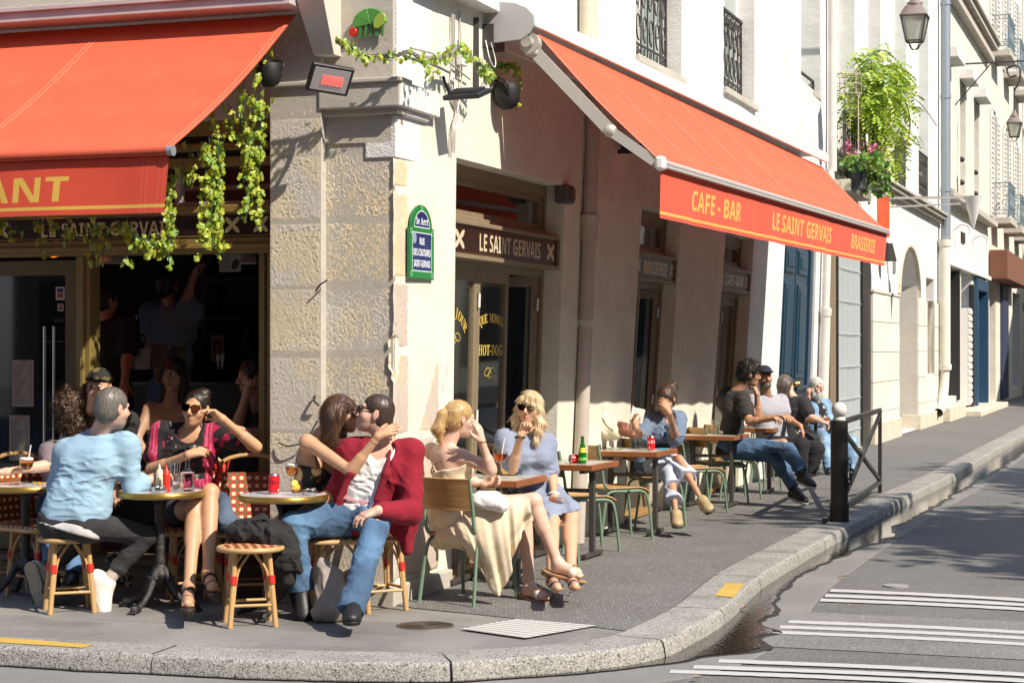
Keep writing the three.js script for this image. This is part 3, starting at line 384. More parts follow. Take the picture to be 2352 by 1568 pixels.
for (const [a, b, y] of [[13.4, 15, 5.1], [16.6, 18.5, 4.08], [20, 21.4, 4.56], [23.2, 24.8, 4.56], [26.7, 28.3, 4.6]]) { casement(a, b, y, 11, -.24, white); part('sill', [bx(a - .05, b + .05, y - .07, y, -.3, .09, .01)], M.greyStone, white); }
for (const [a, b, y] of [[20, 21.4, 4.56], [23.2, 24.8, 4.56], [26.7, 28.3, 4.6]]) part('window_guard', guard(b - a - .04, .9).map((g) => g.translate(a + .02, y + .03, -.02)), M.steelPaint, white);
part('window_guard', [bx(13.4, 15, 5.28, 5.31, -.03, 0), bx(13.4, 13.42, 5.1, 5.3, -.03, 0), bx(14.98, 15, 5.1, 5.3, -.03, 0)], M.steelPaint, white);
part('cornice', [bx(19.2, 30.4, 4.30, 4.36, -.05, .10), bx(19.2, 30.4, 4.36, 4.43, -.05, .17), bx(19.2, 30.4, 4.43, 4.47, -.05, .22)], M.greyStone, white);
{ // blue carriage door with mouldings and brass knobs
  const n = -.09, d = part('blue_door', LX([bx(12.5, 12.72, .02, 3.3, n - .1, n + .06, .01), bx(14.68, 14.9, .02, 3.3, n - .1, n + .06, .01), bx(12.72, 14.68, 3.05, 3.3, n - .1, n + .05, .01), bx(12.72, 14.68, .02, 3.05, n - .1, n)]), M.blueDoor, white);
  for (const [a, b] of [[12.78, 13.66], [13.74, 14.62]]) { const lf = part('door_leaf', LX([bx(a, b, .04, 3.0, n, n + .025, .004)]), M.blueDoor, d); for (const [y0, y1] of [[.2, .95], [1.2, 2.45], [2.58, 2.9]]) part('door_panel', LX([bx(a + .12, b - .12, y0, y1, n + .02, n + .05, .015), bx(a + .2, b - .2, y0 + .08, y1 - .08, n + .045, n + .065, .01)]), M.blueDoor, lf); part('ledge', LX([bx(a + .04, b - .04, 1.05, 1.1, n + .02, n + .09, .01)]), M.blueDoor, lf); }
  for (const s of [13.62, 13.78]) part('door_knob', LX([ball(.04, s, 1.13, n + .1)]), M.brass, d);
}
part('drainpipe', LX([new THREE.CylinderGeometry(.07, .07, 2.15, 16).translate(15.28, 1.1, .09), new THREE.CylinderGeometry(.09, .08, .1, 16).translate(15.28, 2.1, .09), new THREE.CylinderGeometry(.055, .055, 2, 14).translate(15.28, 3.1, .09), new THREE.CylinderGeometry(.06, .06, 8, 14).translate(15.6, 8.1, .09)]), mat({ c: [.74, .71, .66], map: T.plaster, roughness: .6 }), white);
{ // closed shop with folding lattice
  const n = -.06; part('shop_frame', [bx(15.65, 16.5, 0, 4.0, n - .1, n), bx(19.5, 20.4, 0, 4.0, n - .1, n + .05), bx(16.5, 19.5, 3.25, 4.0, n - .1, n), bx(17.2, 17.3, 0, 3.25, n - .06, n + .02)], mat({ c: [.03, .027, .025], roughness: .4 }), white);
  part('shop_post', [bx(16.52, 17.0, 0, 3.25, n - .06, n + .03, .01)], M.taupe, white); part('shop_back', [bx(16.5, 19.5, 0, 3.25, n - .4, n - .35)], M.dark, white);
  const gr = part('folding_grille', [bx(17.3, 19.5, .03, .07, n - .03, n + .01), bx(17.3, 19.5, 3.1, 3.16, n - .03, n + .01)], mat({ c: [.36, .40, .40], roughness: .5 }), white);
  for (let i = 0; i < 36; i++) { const s = 17.33 + i * .06; part('grille_bar', [bx(s, s + .034, .07, 3.1, n - .03 + .02 * (i % 2), n - .01 + .02 * (i % 2), .004)], mcache.grbar || mat({ key: 'grbar', c: [.50, .55, .55], roughness: .5 }), gr); }
  const lz = []; for (let k = 0; k < 6; k++) for (let i = 0; i < 19; i++) { const s = 17.35 + i * .113, y = .3 + k * .5; lz.push(bar(V(s, y, n + .012), V(s + .113, y + .03, n + .012), .006, .008), bar(V(s, y + .03, n + .018), V(s + .113, y, n + .018), .006, .008)); } stuff(part('lattice_link', lz, mcache.grbar, gr));
}
{ // dressed stone piers, block by block
  const st = part('stone_pier', [bx(20.4, 23.6, 0, 2.54, -.3, .004), bx(26.5, 27.9, 0, 2.6, -.3, .004), bx(29.3, 30.4, 0, 2.6, -.3, .004), bx(27.9, 29.3, 0, 1.05, -.3, .004)], mat({ c: [.60, .55, .46], roughness: .9 }), white);
  const tones = [0, 1, 2].map((i) => mat({ c: [.76 - .02 * i, .73 - .02 * i, .66 - .025 * i], map: T.plaster, bumpMap: T.fine, bumpScale: .003, roughness: .9 }));
  let k = 0; for (let r = 0; r < 5; r++) { const y0 = r * .51 + .01, y1 = y0 + .502; for (const [a, b] of [[20.38, 21.992 + .3 * (r % 2)], [22.0 + .3 * (r % 2), 23.62], [26.48, 27.9], [29.3, 30.38]]) part('stone_block', [bx(a, b, y0, y1, -.3, .03, .008)], tones[k++ % 3], st); if (r < 2) part('stone_block', [bx(27.92, 29.28, y0, y1, -.3, .028, .008)], tones[k++ % 3], st); }
  part('plinth', [bx(20.34, 23.66, 0, .35, -.3, .07, .01)], M.paleStone, white); part('plinth', [bx(26.44, 30.4, 0, .3, -.3, .07, .01)], M.paleStone, white);
  part('impost', [bx(20.36, 23.64, 2.53, 2.58, -.3, .05, .008)], M.paleStone, white);
  part('arch_trim', [...[...Array(20)].map((_, i) => { const a0 = i / 20 * Math.PI, a1 = (i + 1) / 20 * Math.PI, q = (a, r) => V(25.05 + Math.cos(a) * (1.45 + r), 2.6 + Math.sin(a) * (.9 + r), .02); return bar(q(a0, .05), q(a1, .05), .1, .06); })], M.paleStone, white);
  part('doorway_back', [bx(23.6, 26.5, 0, 3.5, -.9, -.85), bx(23.6, 23.65, 0, 3.5, -.85, -.35), bx(26.45, 26.5, 0, 3.5, -.85, -.0)], mat({ c: [.56, .53, .47], map: T.plaster, roughness: .9 }), white);
  part('window_back', [bx(27.9, 29.3, 1, 3.1, -.4, -.34)], mat({ c: [.5, .47, .4], map: T.plaster, roughness: .9 }), white);
  const ic = part('intercom', [bx(24.55, 24.95, 1.35, 1.95, -.85, -.80, .01)], mat({ c: [.55, .56, .60], roughness: .35, metalness: .6 }), white); for (let i = 0; i < 9; i++) part('button', [bx(24.62 + (i % 3) * .1, 24.69 + (i % 3) * .1, 1.84 - Math.floor(i / 3) * .08, 1.89 - Math.floor(i / 3) * .08, -.8, -.79)], M.black, ic); part('lens', [ball(.045, 24.75, 1.45, -.80)], M.black, ic);
  part('house_plate', [bx(22.9, 23.2, 2.95, 3.25, 0, .02)], mat({ c: [.2, .21, .24], roughness: .4 }), white);
  part('cream_pipe', [tube([V(29.2, .25, .1), V(29.5, .35, .12), V(29.85, .7, .14), V(29.95, 1.1, .15), V(29.95, 1.2, .15)], .10, 20, 12), new THREE.CylinderGeometry(.12, .12, 2.7, 16).translate(29.95, 2.5, .15), new THREE.CylinderGeometry(.15, .14, .14, 16).translate(29.95, 3.85, .15), new THREE.CylinderGeometry(.15, .14, .12, 16).translate(29.95, 1.2, .15)], M.cream, white);
  part('zinc_pipe', [new THREE.CylinderGeometry(.10, .10, 10, 14).translate(30.1, 8.9, .16), ...[5, 7, 9].map((y) => new THREE.CylinderGeometry(.115, .115, .08, 14).translate(30.1, y, .16))], M.zinc, white);
}
const creamH = facade('cream_house', 'cream house with three hooded windows and a white shopfront beyond the grey pipe', 30.5, 42, 16, M.cream, [[31.2, 32.5, 5.1, 8.0], [34.7, 36, 5.1, 8.0], [38.2, 39.5, 5.1, 8.0], [31.2, 32.5, 10.3, 13], [34.7, 36, 10.3, 13], [38.2, 39.5, 10.3, 13], [31.3, 33.8, .5, 3.5], [34.9, 37.4, .1, 3.5], [38, 41.2, .1, 3.4]], 1);
for (const a of [31.2, 34.7, 38.2]) { casement(a, a + 1.3, 5.1, 8, -.28, creamH); casement(a, a + 1.3, 10.3, 13, -.28, creamH); part('window_hood', [bx(a - .15, a + 1.45, 8.0, 8.22, -.05, .32, .01)], M.white, creamH); part('iron_stud', [ball(.07, a + .05, 5.55, .03)], M.black, creamH); part('iron_stud', [ball(.07, a + .05, 6.1, .03)], M.black, creamH); }
part('ledge', [bx(30.6, 42, 4.92, 5.06, -.05, .28)], M.greyStone, creamH); part('cornice', [bx(30.5, 42, 9.45, 9.6, -.05, .2), bx(30.5, 42, 9.75, 9.9, -.05, .3), bx(30.5, 42, 9.9, 9.98, -.05, .38)], M.greyStone, creamH);
part('shop_fascia', [bx(30.6, 41.6, 3.55, 4.6, 0, .06), bx(30.6, 41.6, 3.45, 3.55, 0, .14)], M.white, creamH);
part('shop_front', [bx(31.3, 33.8, .5, 3.5, -.34, -.3), bx(33.86, 34.25, .4, 3.4, -.02, .05), bx(34.9, 36.4, .1, 3.5, -.34, -.2)], mat({ c: [.5, .48, .42], map: T.plaster, roughness: .7 }), creamH); part('dark_jamb', [bx(33.75, 33.85, .4, 3.4, -.3, .08)], M.black, creamH); part('dark_jamb', [bx(37.3, 37.6, .1, 3.2, -.05, .06)], M.black, creamH);
part('shutter_panel', [bx(36.45, 37.3, .2, 2.6, -.2, .02), ...[...Array(14)].map((_, i) => bx(36.45, 37.3, .25 + i * .17, .35 + i * .17, 0, .045))], M.whiteMetal, creamH);
part('blue_door', [bx(38, 38.3, .1, 3.4, -.3, .1), bx(40.9, 41.2, .1, 3.4, -.3, .1), bx(38.3, 40.9, 3.1, 3.4, -.3, .1), bx(38.3, 40.9, .1, 3.1, -.3, -.12)], mat({ c: [.022, .065, .125], roughness: .4 }), creamH);
part('step', [bx(34, 42, 0, .14, -.3, .55, .02), bx(30.6, 34, 0, .32, -.3, .2, .02)], M.paleStone, creamH);
for (const s of [32.6, 37]) part('hook_lamp', [tube([V(s, 4.3, .06), V(s, 4.42, .25), V(s + .1, 4.35, .4), V(s + .1, 4.2, .42)], .03, 12, 6)], M.whiteMetal, creamH);
part('number_plate', [bx(34.2, 35, 4.1, 4.35, .06, .09)], M.black, creamH);
const farH = facade('shuttered_house', 'pale house with louvred shutters, iron balconies and a rusty shop awning', 42, 56, 18, M.cream, [[43.4, 44.8, 5.3, 8.4], [47.8, 49.2, 5.3, 8.4], [52, 53.4, 5.3, 8.4], [43.4, 44.8, 10, 13], [47.8, 49.2, 10, 13], [52, 53.4, 10, 13], [42.6, 44.6, .1, 3.6], [46.2, 48.4, .1, 3.6], [51, 54.5, .3, 3.4]], 1);
for (const a of [43.4, 47.8, 52]) for (const y of [5.3, 10]) { casement(a, a + 1.4, y, y + 3, -.28, farH); for (const e of [-.62, 1.42]) part('shutter', [bx(a + e, a + e + .6, y, y + 3, .01, .05), ...[...Array(20)].map((_, i) => bx(a + e + .06, a + e + .54, y + .1 + i * .14, y + .17 + i * .14, .04, .08))], M.white, farH); const bl = part('balcony', [bx(a - .3, a + 1.7, y - .22, y - .02, 0, .55, .03)], M.greyStone, farH); part('railing', [...guard(2, .95).map((g) => g.translate(a - .3, y, .5)), ...guard(.5, .95).map((g) => g.rotateY(Math.PI / 2).translate(a - .3, y, .5))], mat({ key: 'bluer', c: [.16, .22, .26], roughness: .5 }), bl); }
part('rusty_awning', [bx(41.9, 50.5, 3.5, 4.3, .05, .55, .02)], mat({ c: [.20, .085, .05], map: rep(T.plaster, .5, 2), roughness: .9 }), farH);
part('shop_backs', [bx(42.6, 44.6, .1, 3.6, -.4, -.3), bx(51, 54.5, .3, 3.4, -.4, -.3)], mat({ c: [.33, .27, .2], map: T.plaster, roughness: .8 }), farH); part('navy_door', [bx(46.2, 48.4, .1, 3.6, -.3, .08)], mat({ c: [.035, .045, .10], roughness: .5 }), farH);
part('white_pipe', [new THREE.CylinderGeometry(.14, .14, 18, 14).translate(55.6, 9, .2), ...[3, 6, 9].map((y) => new THREE.CylinderGeometry(.19, .17, .3, 14).translate(55.6, y, .2))], M.white, farH);
const lastH = facade('end_house', 'farthest pale house at the right edge of the picture', 56, 100, 20, M.cream, [...Array(8)].flatMap((_, i) => [[57.5 + i * 5, 59 + i * 5, 5.2, 8.2], [57.5 + i * 5, 59 + i * 5, 10, 13], [57.2 + i * 5, 60.2 + i * 5, .4, 3.4]]), 1);
for (let i = 0; i < 8; i++) for (const y of [5.2, 10]) { casement(57.5 + i * 5, 59 + i * 5, y, y + 3, -.28, lastH); part('railing', guard(1.5, .9).map((g) => g.translate(57.5 + i * 5, y, .05)), mcache.bluer, lastH); }
part('shop_backs', [bx(57, 99, 0, 3.6, -.45, -.36)], mat({ c: [.45, .42, .34], map: T.plaster, roughness: .8 }), lastH); part('step', [bx(56, 99, 0, .3, -.1, .35, .02)], M.paleStone, lastH);

// ---------- awnings ----------
function awning(name, label, TL, TR, FL, FR, VL, VR, seams, valMap, sag = .03) {
  const t = thing(name, label, 'awning', TL), o = TL.clone().negate(), sh = (g) => g.translate(o.x, o.y, o.z), up = V(0, 1, 0);
  const len = FL.distanceTo(FR), fab = quad(FL, FR, TR, TL, 90, 16, (p, u, v) => { const k = u * seams; p.y -= sag * Math.sin(Math.PI * v) + .010 * Math.pow(Math.abs(Math.sin(Math.PI * k)), .5) * Math.sin(Math.PI * v) + .012 * (fbm(u * len * 1.2, v * 2, 3, 2) - .5) * Math.sin(Math.PI * v); });
  part('fabric', sh(fab), M.awn, t, true);
  for (let i = 0; i <= seams; i++) for (const e of i % seams ? [0, .03] : [.02, .05]) { const u = clamp(i / seams + (i === seams ? -e : e) / len, .004, .996), pts = []; for (let j = 0; j <= 14; j++) { const v = j / 14, q = FL.clone().lerp(FR, u).lerp(TL.clone().lerp(TR, u), v), k = u * seams; q.y -= sag * Math.sin(Math.PI * v) + .010 * Math.pow(Math.abs(Math.sin(Math.PI * k)), .5) * Math.sin(Math.PI * v) + .012 * (fbm(u * len * 1.2, v * 2, 3, 2) - .5) * Math.sin(Math.PI * v) - .0012; pts.push(q); } part('stitching', sh(tube(pts, .0016, 14, 4)), mat({ key: 'stitch', c: [.72, .28, .18], roughness: .9 }), t); }
  const nv = VL.clone().sub(VR).cross(up).normalize().negate();
  const val = quad(VL, VR, FR.clone().addScaledVector(up, -.03), FL.clone().addScaledVector(up, -.03), 120, 10, (p, u, v) => { p.addScaledVector(nv, ((.030 * (fbm(u * len * 2.2, 1, 5, 3) - .5) + .006 * Math.sin(u * len * 9 + 3 * fbm(u * len, 2, 1, 2))) * (1 - v)) - .01 * v); });
  for (let i = 0, a = val.attributes.uv, n = a.count; i < n; i++) a.setXY(i, (i % 121) / 120, Math.floor(i / 121) / 10);
  part('valance', sh(val), mat({ map: valMap, bumpMap: rep(T.fabric, 12, 1), bumpScale: .001, roughness: .9, transmission: .1, thickness: 0 }), t, true);
  return { t, sh, o };
}
const red = '#dd5236', gold = '#d9ae4c';
const valR = canv(2048, 112, (g, w, h) => { g.fillStyle = red; g.fillRect(0, 0, w, h); g.fillStyle = gold; g.fillRect(0, h * .865, w, 6); const f = 'bold $px sans-serif'; fitText(g, 'CAFE - BAR', .091 * w, .253 * w, 78, 66, f, gold); fitText(g, 'LE SAINT GERVAIS', .371 * w, .662 * w, 78, 66, f, gold); fitText(g, 'BRASSERIE', .77 * w, .925 * w, 77, 62, f, gold); g.fillStyle = 'rgba(120,20,8,.35)'; for (let i = 1; i < 8; i++) g.fillRect(i / 8 * w, 0, 1.5, h); g.fillStyle = 'rgba(120,20,8,.3)'; g.fillRect(0, h - 6, w, 1.5); });
{
  const TL = R(1.75, 3.84, .36), TR = P(1890, 384, 22.1), FL = P(1521, 374, 12.99), FR = P(2040, 531, 21.6), VL = P(1513, 500, 12.99), VR = P(2031, 611, 21.6);
  const { t, sh } = awning('long_awning', 'long orange-red awning lettered CAFE - BAR LE SAINT GERVAIS BRASSERIE', TL, TR, FL, FR, VL, VR, 8, valR);
  const side = FR.clone().sub(FL).normalize(), pt = (k) => FL.clone().lerp(FR, k);
  part('front_bar', sh(join([rod(pt(0), pt(1), .026, .026, 14), rod(pt(0).add(V(.02, -.028, 0)), pt(1).add(V(.02, -.028, 0)), .012)])), M.alu, t);
  part('end_cap', sh(join([box(.09, .1, .07, FL.x - .01, FL.y - .005, FL.z + .02, AR, .025)])), M.whiteMetal, t);
  // cassette at the wall and its rounded cheek
  const A = R(1.55, 3.885, .2), B = TR.clone().add(V(-.12, .06, .02));
  part('cassette', sh(join([bar(A.clone().add(V(0, .08, 0)), B.clone().add(V(0, .08, 0)), .36, .03), bar(A.clone().add(V(-.15, -.02, -.05)), B.clone().add(V(-.15, -.02, -.05)), .04, .2), bar(A.clone().add(V(.17, .03, .05)), B.clone().add(V(.17, .03, .05)), .03, .09)])), M.whiteMetal, t);
  const ck = prism([[0, 0], [.30, .02], [.36, .06], [.395, .12], [.39, .18], [.34, .235], [.25, .275], [.12, .29], [-.01, .285], [-.03, .14]], .018, .003); ck.rotateY(-Math.PI / 2); const ckw = ck.applyMatrix4(new THREE.Matrix4().makeRotationY(AR)); const cp = R(1.545, 3.745, .02); const cheek = part('cheek_plate', sh(ckw.clone().applyMatrix4(new THREE.Matrix4().makeRotationY(0)).translate(cp.x, cp.y, cp.z)), mat({ c: [.40, .40, .40], roughness: .45 }), t);
  // folding arm below the near edge and its far partner
  for (const [e, k] of [[1.72, 0.004], [10.9, .985]]) { const a = R(e, 3.72, .34), f = FL.clone().lerp(FR, k).add(V(0, -.03, 0)), m = a.clone().lerp(f, .62).add(V(-.02, -.06, 0)); part('arm', sh(join([bar(a, m, .055, .085), bar(m, f, .05, .07), ball(.05, m.x, m.y, m.z), box(.1, .1, .1, a.x, a.y, a.z, AR, .02)])), M.alu, t); }
  part('roller_end', sh(join([rod(R(1.66, 3.76, .33), R(1.74, 3.76, .33), .075, .075, 16), rod(R(1.60, 3.76, .33), R(1.66, 3.76, .33), .04, .04, 12)])), M.alu, t);
  part('wall_bracket', sh(join([bar(R(1.5, 3.8, .06), R(1.75, 3.8, .06), .12, .16), bar(R(1.35, 3.9, .05), R(1.35, 3.4, .05), .04, .03)])), M.steelPaint, t);
}
{
  const TR = L(-.62, 3.715, .12), TL = L(-4.8, 3.715, .12), FR = P(385, 346, 10.4), FL = FR.clone().add(TL).sub(TR), VR = P(377, 488, 10.4), VL = VR.clone().add(TL).sub(TR);
  const len = 4.18, valL = canv(2048, 176, (g, w, h) => { g.fillStyle = '#d24a31'; g.fillRect(0, 0, w, h); g.fillStyle = gold; g.fillRect(0, h * .84, w, 11); fitText(g, 'RESTAURANT', (len - .625 - 1.86) / len * w, (len - .625) / len * w, 132, 112, 'bold $px sans-serif', gold); g.fillStyle = 'rgba(250,210,190,.5)'; for (const q of [.02, .045, .11, .135]) for (let y = 0; y < h; y += 5) g.fillRect(w * (1 - q / len * 1.2), y, 1.2, 3); });
  const { t, sh } = awning('side_awning', 'orange-red awning over the side terrace, lettered RESTAURANT, cut by the frame', TL, TR, FL, FR, VL, VR, 3, valL, .05);
  part('front_bar', sh(join([rod(FL, FR.clone().add(V(.012, 0, 0)), .027, .027, 14)])), mat({ c: [.60, .09, .04], map: T.fabric, roughness: .9 }), t);
  const e = FR.clone(), d = FR.clone().sub(FL).normalize(); part('end_cap', sh(join([rod(e.clone().addScaledVector(d, .0), e.clone().addScaledVector(d, .035), .027, .03, 16)])), mat({ c: [.35, .37, .40], metalness: .5, roughness: .4 }), t);
}
// ---------- things fixed to the house ----------
{
  const c = R(.375, 2.05, .022), w = .42, pl = thing('street_sign', 'blue enamel street nameplate with green border on the pillar', 'street sign', c, AR);
  const sh = (k) => { const a = w / 2 - k, s = new THREE.Shape(); s.moveTo(-a, k); s.lineTo(a, k); s.lineTo(a, .325 - k * .6); s.lineTo(a - .035, .335 - k * .4); s.absellipse(0, .33 - k * .3, a - .035, .145 - k * .6, 0, Math.PI, false); s.lineTo(-a, .325 - k * .6); s.closePath(); return s; };
  const bk = new THREE.ExtrudeGeometry(sh(0), { depth: .012, bevelEnabled: true, bevelSize: .003, bevelThickness: .003, bevelSegments: 2 }); part('plate', [bk], mat({ c: [.02, .15, .05], roughness: .2 }), pl);
  const fc = new THREE.ShapeGeometry(sh(.002)).translate(0, 0, .0165), u = fc.attributes.uv, q = fc.attributes.position; for (let i = 0; i < u.count; i++) u.setXY(i, (q.getX(i) + w / 2) / w, q.getY(i) / .48);
  part('enamel_face', fc, mat({ map: canv(512, 586, (g, W, Hh) => {
    g.fillStyle = '#1d7a3c'; g.fillRect(0, 0, W, Hh); g.fillStyle = '#1b2f63'; g.strokeStyle = '#e8ece8'; g.lineWidth = 7; g.beginPath(); g.rect(56, 226, 400, 300); g.fill(); g.stroke(); g.beginPath(); g.ellipse(256, 182, 158, 130, 0, Math.PI, 0); g.closePath(); g.fill(); g.stroke();
    g.fillStyle = '#eef0ee'; g.textAlign = 'center'; g.font = 'bold 74px serif'; g.fillText('3e Arrt', 256, 160); g.font = 'bold 66px sans-serif'; const ft = (t, y, ww) => { g.save(); g.translate(256, y); g.scale(ww / g.measureText(t).width, 1.15); g.fillText(t, 0, 0); g.restore(); }; ft('RUE', 318, 110); ft('DES COUTURES', 406, 370); ft('SAINT-GERVAIS', 494, 350); g.fillStyle = '#8f9bb0'; g.beginPath(); g.arc(96, 270, 44, 0, 7); g.fill();
    for (const [x, y] of [[34, 218], [478, 218], [34, 552], [478, 552], [256, 28]]) { g.strokeStyle = '#b8d8c0'; g.lineWidth = 5; g.beginPath(); g.arc(x, y, 18, 0, 7); g.stroke(); }
  }), roughness: .18 }), pl, true);
}
{ // flat green bug cut from painted board
  const b = thing('bug_plaque', 'flat green painted bug with red nose stuck above the pillar', 'wall art', L(-.15, 3.655, .03), AL), ell = (x, y, rx, ry, rot, z) => { const s = new THREE.Shape(); s.absellipse(x, y, rx, ry, 0, Math.PI * 2, false, rot); return new THREE.ExtrudeGeometry(s, { depth: .012, bevelEnabled: true, bevelSize: .002, bevelThickness: .002, bevelSegments: 1, curveSegments: 20 }).translate(0, 0, z); };
  const gm = (k) => mat({ c: [.075 * k, .25 * k, .045 * k], roughness: .4 }); for (let i = 0; i < 4; i++) { const a0 = Math.PI * (1.08 - i * .27) - .03, a1 = Math.PI * (1.08 - (i + 1) * .27) + .03, s = new THREE.Shape(); s.moveTo(.012 + Math.cos((a0 + a1) / 2) * .008, -.012); for (let q = 0; q <= 8; q++) { const a = mix(a0, a1, q / 8); s.lineTo(Math.cos(a) * .098, -.012 + Math.sin(a) * .082); } s.closePath(); part('body_segment', [new THREE.ExtrudeGeometry(s, { depth: .014, bevelEnabled: true, bevelSize: .003, bevelThickness: .003, bevelSegments: 1 })], gm(1 + .15 * (i % 2)), b); }
  part('wing', [ell(.062, .0, .044, .027, 1.0, .012)], mat({ c: [.32, .40, .06], roughness: .4 }), b); part('nose', [ell(-.098, -.052, .022, .023, 0, .006)], mat({ c: [.5, .02, .015], roughness: .4 }), b);
  b.scale.setScalar(1.15); for (let i = 0; i < 5; i++) part('leg', [bar(V(-.05 + i * .032, -.01, .008), V(-.062 + i * .034, -.082, .008), .013, .012)], gm(.8), b);
}
function heater(label, pos, ry, tilt) {
  const h = thing('patio_heater', label, 'heater', pos, ry, 'flat lamps on the house corner'), i = new THREE.Group(); const tl = (g) => { const m = join(g, true); m.rotateX(tilt); return m; };
  part('housing', tl([new RoundedBoxGeometry(.27, .19, .035, 2, .01), ...[...Array(9)].map((_, k) => box(.006, .15, .03, -.1 + k * .025, 0, -.02))]), M.black, h);
  part('front_glass', tl([box(.23, .15, .004, 0, 0, .018)]), mat({ key: 'hglass', c: [.5, .47, .48], roughness: .25 }), h);
  const em = mat({ key: 'led', c: [.5, .04, .03], emissive: new THREE.Color(1, .06, .04), emissiveIntensity: 2.4 }); const l = []; for (let y = 0; y < 5; y++) for (let x = 0; x < 9; x++) { const g = new THREE.SphereGeometry(.0042, 6, 4); l.push(g.translate(-.05 + x * .0155, -.028 + y * .0135, .021)); } stuff(part('led', tl(l), em, h));
  part('bracket', [tube([V(.1, .0, -.02), V(.12, .06, -.07), V(.1, .1, -.14)], .012, 10, 6)], M.black, h); return h;
}
heater('black rectangular lamp with rows of red lights facing out above the pillar', P(757, 181, 11.45), .42, .62).rotation.z = -.10;
heater('thin black lamp seen edge on below the ivy on the bright wall', R(.66, 3.27, .24), AR + 1.45, 1.25);
heater('thin black lamp seen edge on under the long awning', R(4.75, 3.32, .26), AR + 1.45, 1.25);
function speaker(label, pos, ry) { const s = thing('wall_speaker', label, 'speaker', pos, ry, 'round speakers on the house'); part('shell', [lathe([[0, -.13], [.05, -.125], [.1, -.09], [.125, -.03], [.13, .05], [.12, .11], [.1, .13], [0, .13]], 24)], mat({ key: 'spk', c: [.008, .008, .008], roughness: .65 }), s); part('yoke', [tube([V(-.13, .0, 0), V(-.15, .12, -.03), V(0, .17, -.12), V(.15, .12, -.03), V(.13, .0, 0)], .012, 20, 6)], M.black, s); return s; }
speaker('dark round speaker among ivy under the corner of the long awning', R(1.74, 3.40, .14), AR + .5).scale.setScalar(.74);
speaker('black speaker in the shade left of the pillar under the side awning', P(618, 172, 11.8), AL).scale.setScalar(.6);
{ const e = thing('alarm_box', 'small dark grey box above the first shopfront, right end', 'box', R(3.42, 2.83, .02), AR); part('case', [box(.17, .15, .12, 0, 0, .02, 0, .02)], mat({ c: [.10, .09, .085], roughness: .5 }), e); part('cover', [box(.12, .1, .02, 0, 0, .085, 0, .008)], mat({ c: [.07, .065, .06], roughness: .4 }), e); }
{ const e = thing('cable_run', 'grey cables and conduits running down the corner between lamp and shopfront', 'cables', R(1, 2.9, .02), AR); for (const [i, o] of [[0, 0], [1, .025], [2, .05]]) part('cable', [tube([V(-.12 + o, .95, .03), V(-.1 + o, .6, .02), V(-.14 + o, .42, .03), V(-.02 + o, .3, .02), V(-.1 + o, .2, .03), V(-.12 + o, .02, .03)], .006, 30, 6)], M.alu, e); part('conduit', [tube([V(.05, 1.0, .02), V(.06, .5, .03), V(-.02, .3, .03)], .006, 12, 6), tube([V(-.9, .60, .05), V(-.4, .62, .05), V(.2, .55, .04)], .007, 12, 6)], M.alu, e); part('junction_box', [box(.1, .13, .05, .02, .68, .05, 0, .008)], M.whiteMetal, e); part('loop', [tube([V(.35, .84, .1), V(.33, .7, .14), V(.42, .66, .14), V(.5, .72, .12), V(.46, .84, .1)], .004, 20, 6)], M.whiteMetal, e); }
{ const e = thing('wire_hook', 'dark wire and old iron nails sticking out of the pillar joint', 'wire', L(-.48, 1.5, .08), AL); part('nail', [tube([V(-.02, .46, .01), V(.02, .5, .03), V(.06, .53, .01)], .006, 8, 5)], M.black, e); part('nail', [tube([V(-.03, -.2, .0), V(-.02, -.23, .03), V(.01, -.26, .02)], .009, 8, 5)], M.black, e); part('wire', [tube([V(-.28, -.5, .01), V(-.2, -.52, .03), V(-.08, -.48, .03), V(.0, -.36, .03)], .005, 16, 5)], M.black, e); }

// ---------- ivy ----------
const ivyLeaf = (() => { const o = [[0, 0], [.32, -.12], [.55, .18], [.30, .38], [.42, .72], [0, 1.05], [-.42, .72], [-.30, .38], [-.55, .18], [-.32, -.12]], p = []; for (let i = 0; i < o.length; i++) { const a = o[i], b = o[(i + 1) % o.length]; p.push(0, .38, .10, a[0], a[1], -.04 + .1 * Math.abs(a[0]) * -1, b[0], b[1], -.04 - .1 * Math.abs(b[0])); } return p; })();
function leafCloud(list, shape = ivyLeaf) {                                       // list of {p, size, q, c}
  const n = shape.length / 3, pos = new Float32Array(list.length * n * 3), col = new Float32Array(list.length * n * 3), v = V(); let k = 0;
  for (const l of list) for (let i = 0; i < n; i++) { v.set(shape[i * 3], shape[i * 3 + 1], shape[i * 3 + 2]).multiplyScalar(l.size).applyQuaternion(l.q).add(l.p); pos.set([v.x, v.y, v.z], k); const s = i % 3 ? 1 : 1.12; col.set(l.c.map((x) => x * s), k); k += 3; }
  const g = new THREE.BufferGeometry(); g.setAttribute('position', new THREE.BufferAttribute(pos, 3)); g.setAttribute('color', new THREE.BufferAttribute(col, 3)); g.computeVertexNormals(); return flat(g);
}
const qr = (droop = 1) => new THREE.Quaternion().setFromEuler(new THREE.Euler(rnd(-.7, .7) - .2, rnd(-1.2, 1.2), Math.PI * droop + rnd(-.8, .8)));
const ivyCol = () => { const t = rnd(), k = rnd(.75, 1.2); return [mix(.16, .46, t) * k, mix(.32, .50, t) * k, mix(.03, .04, t) * k]; };
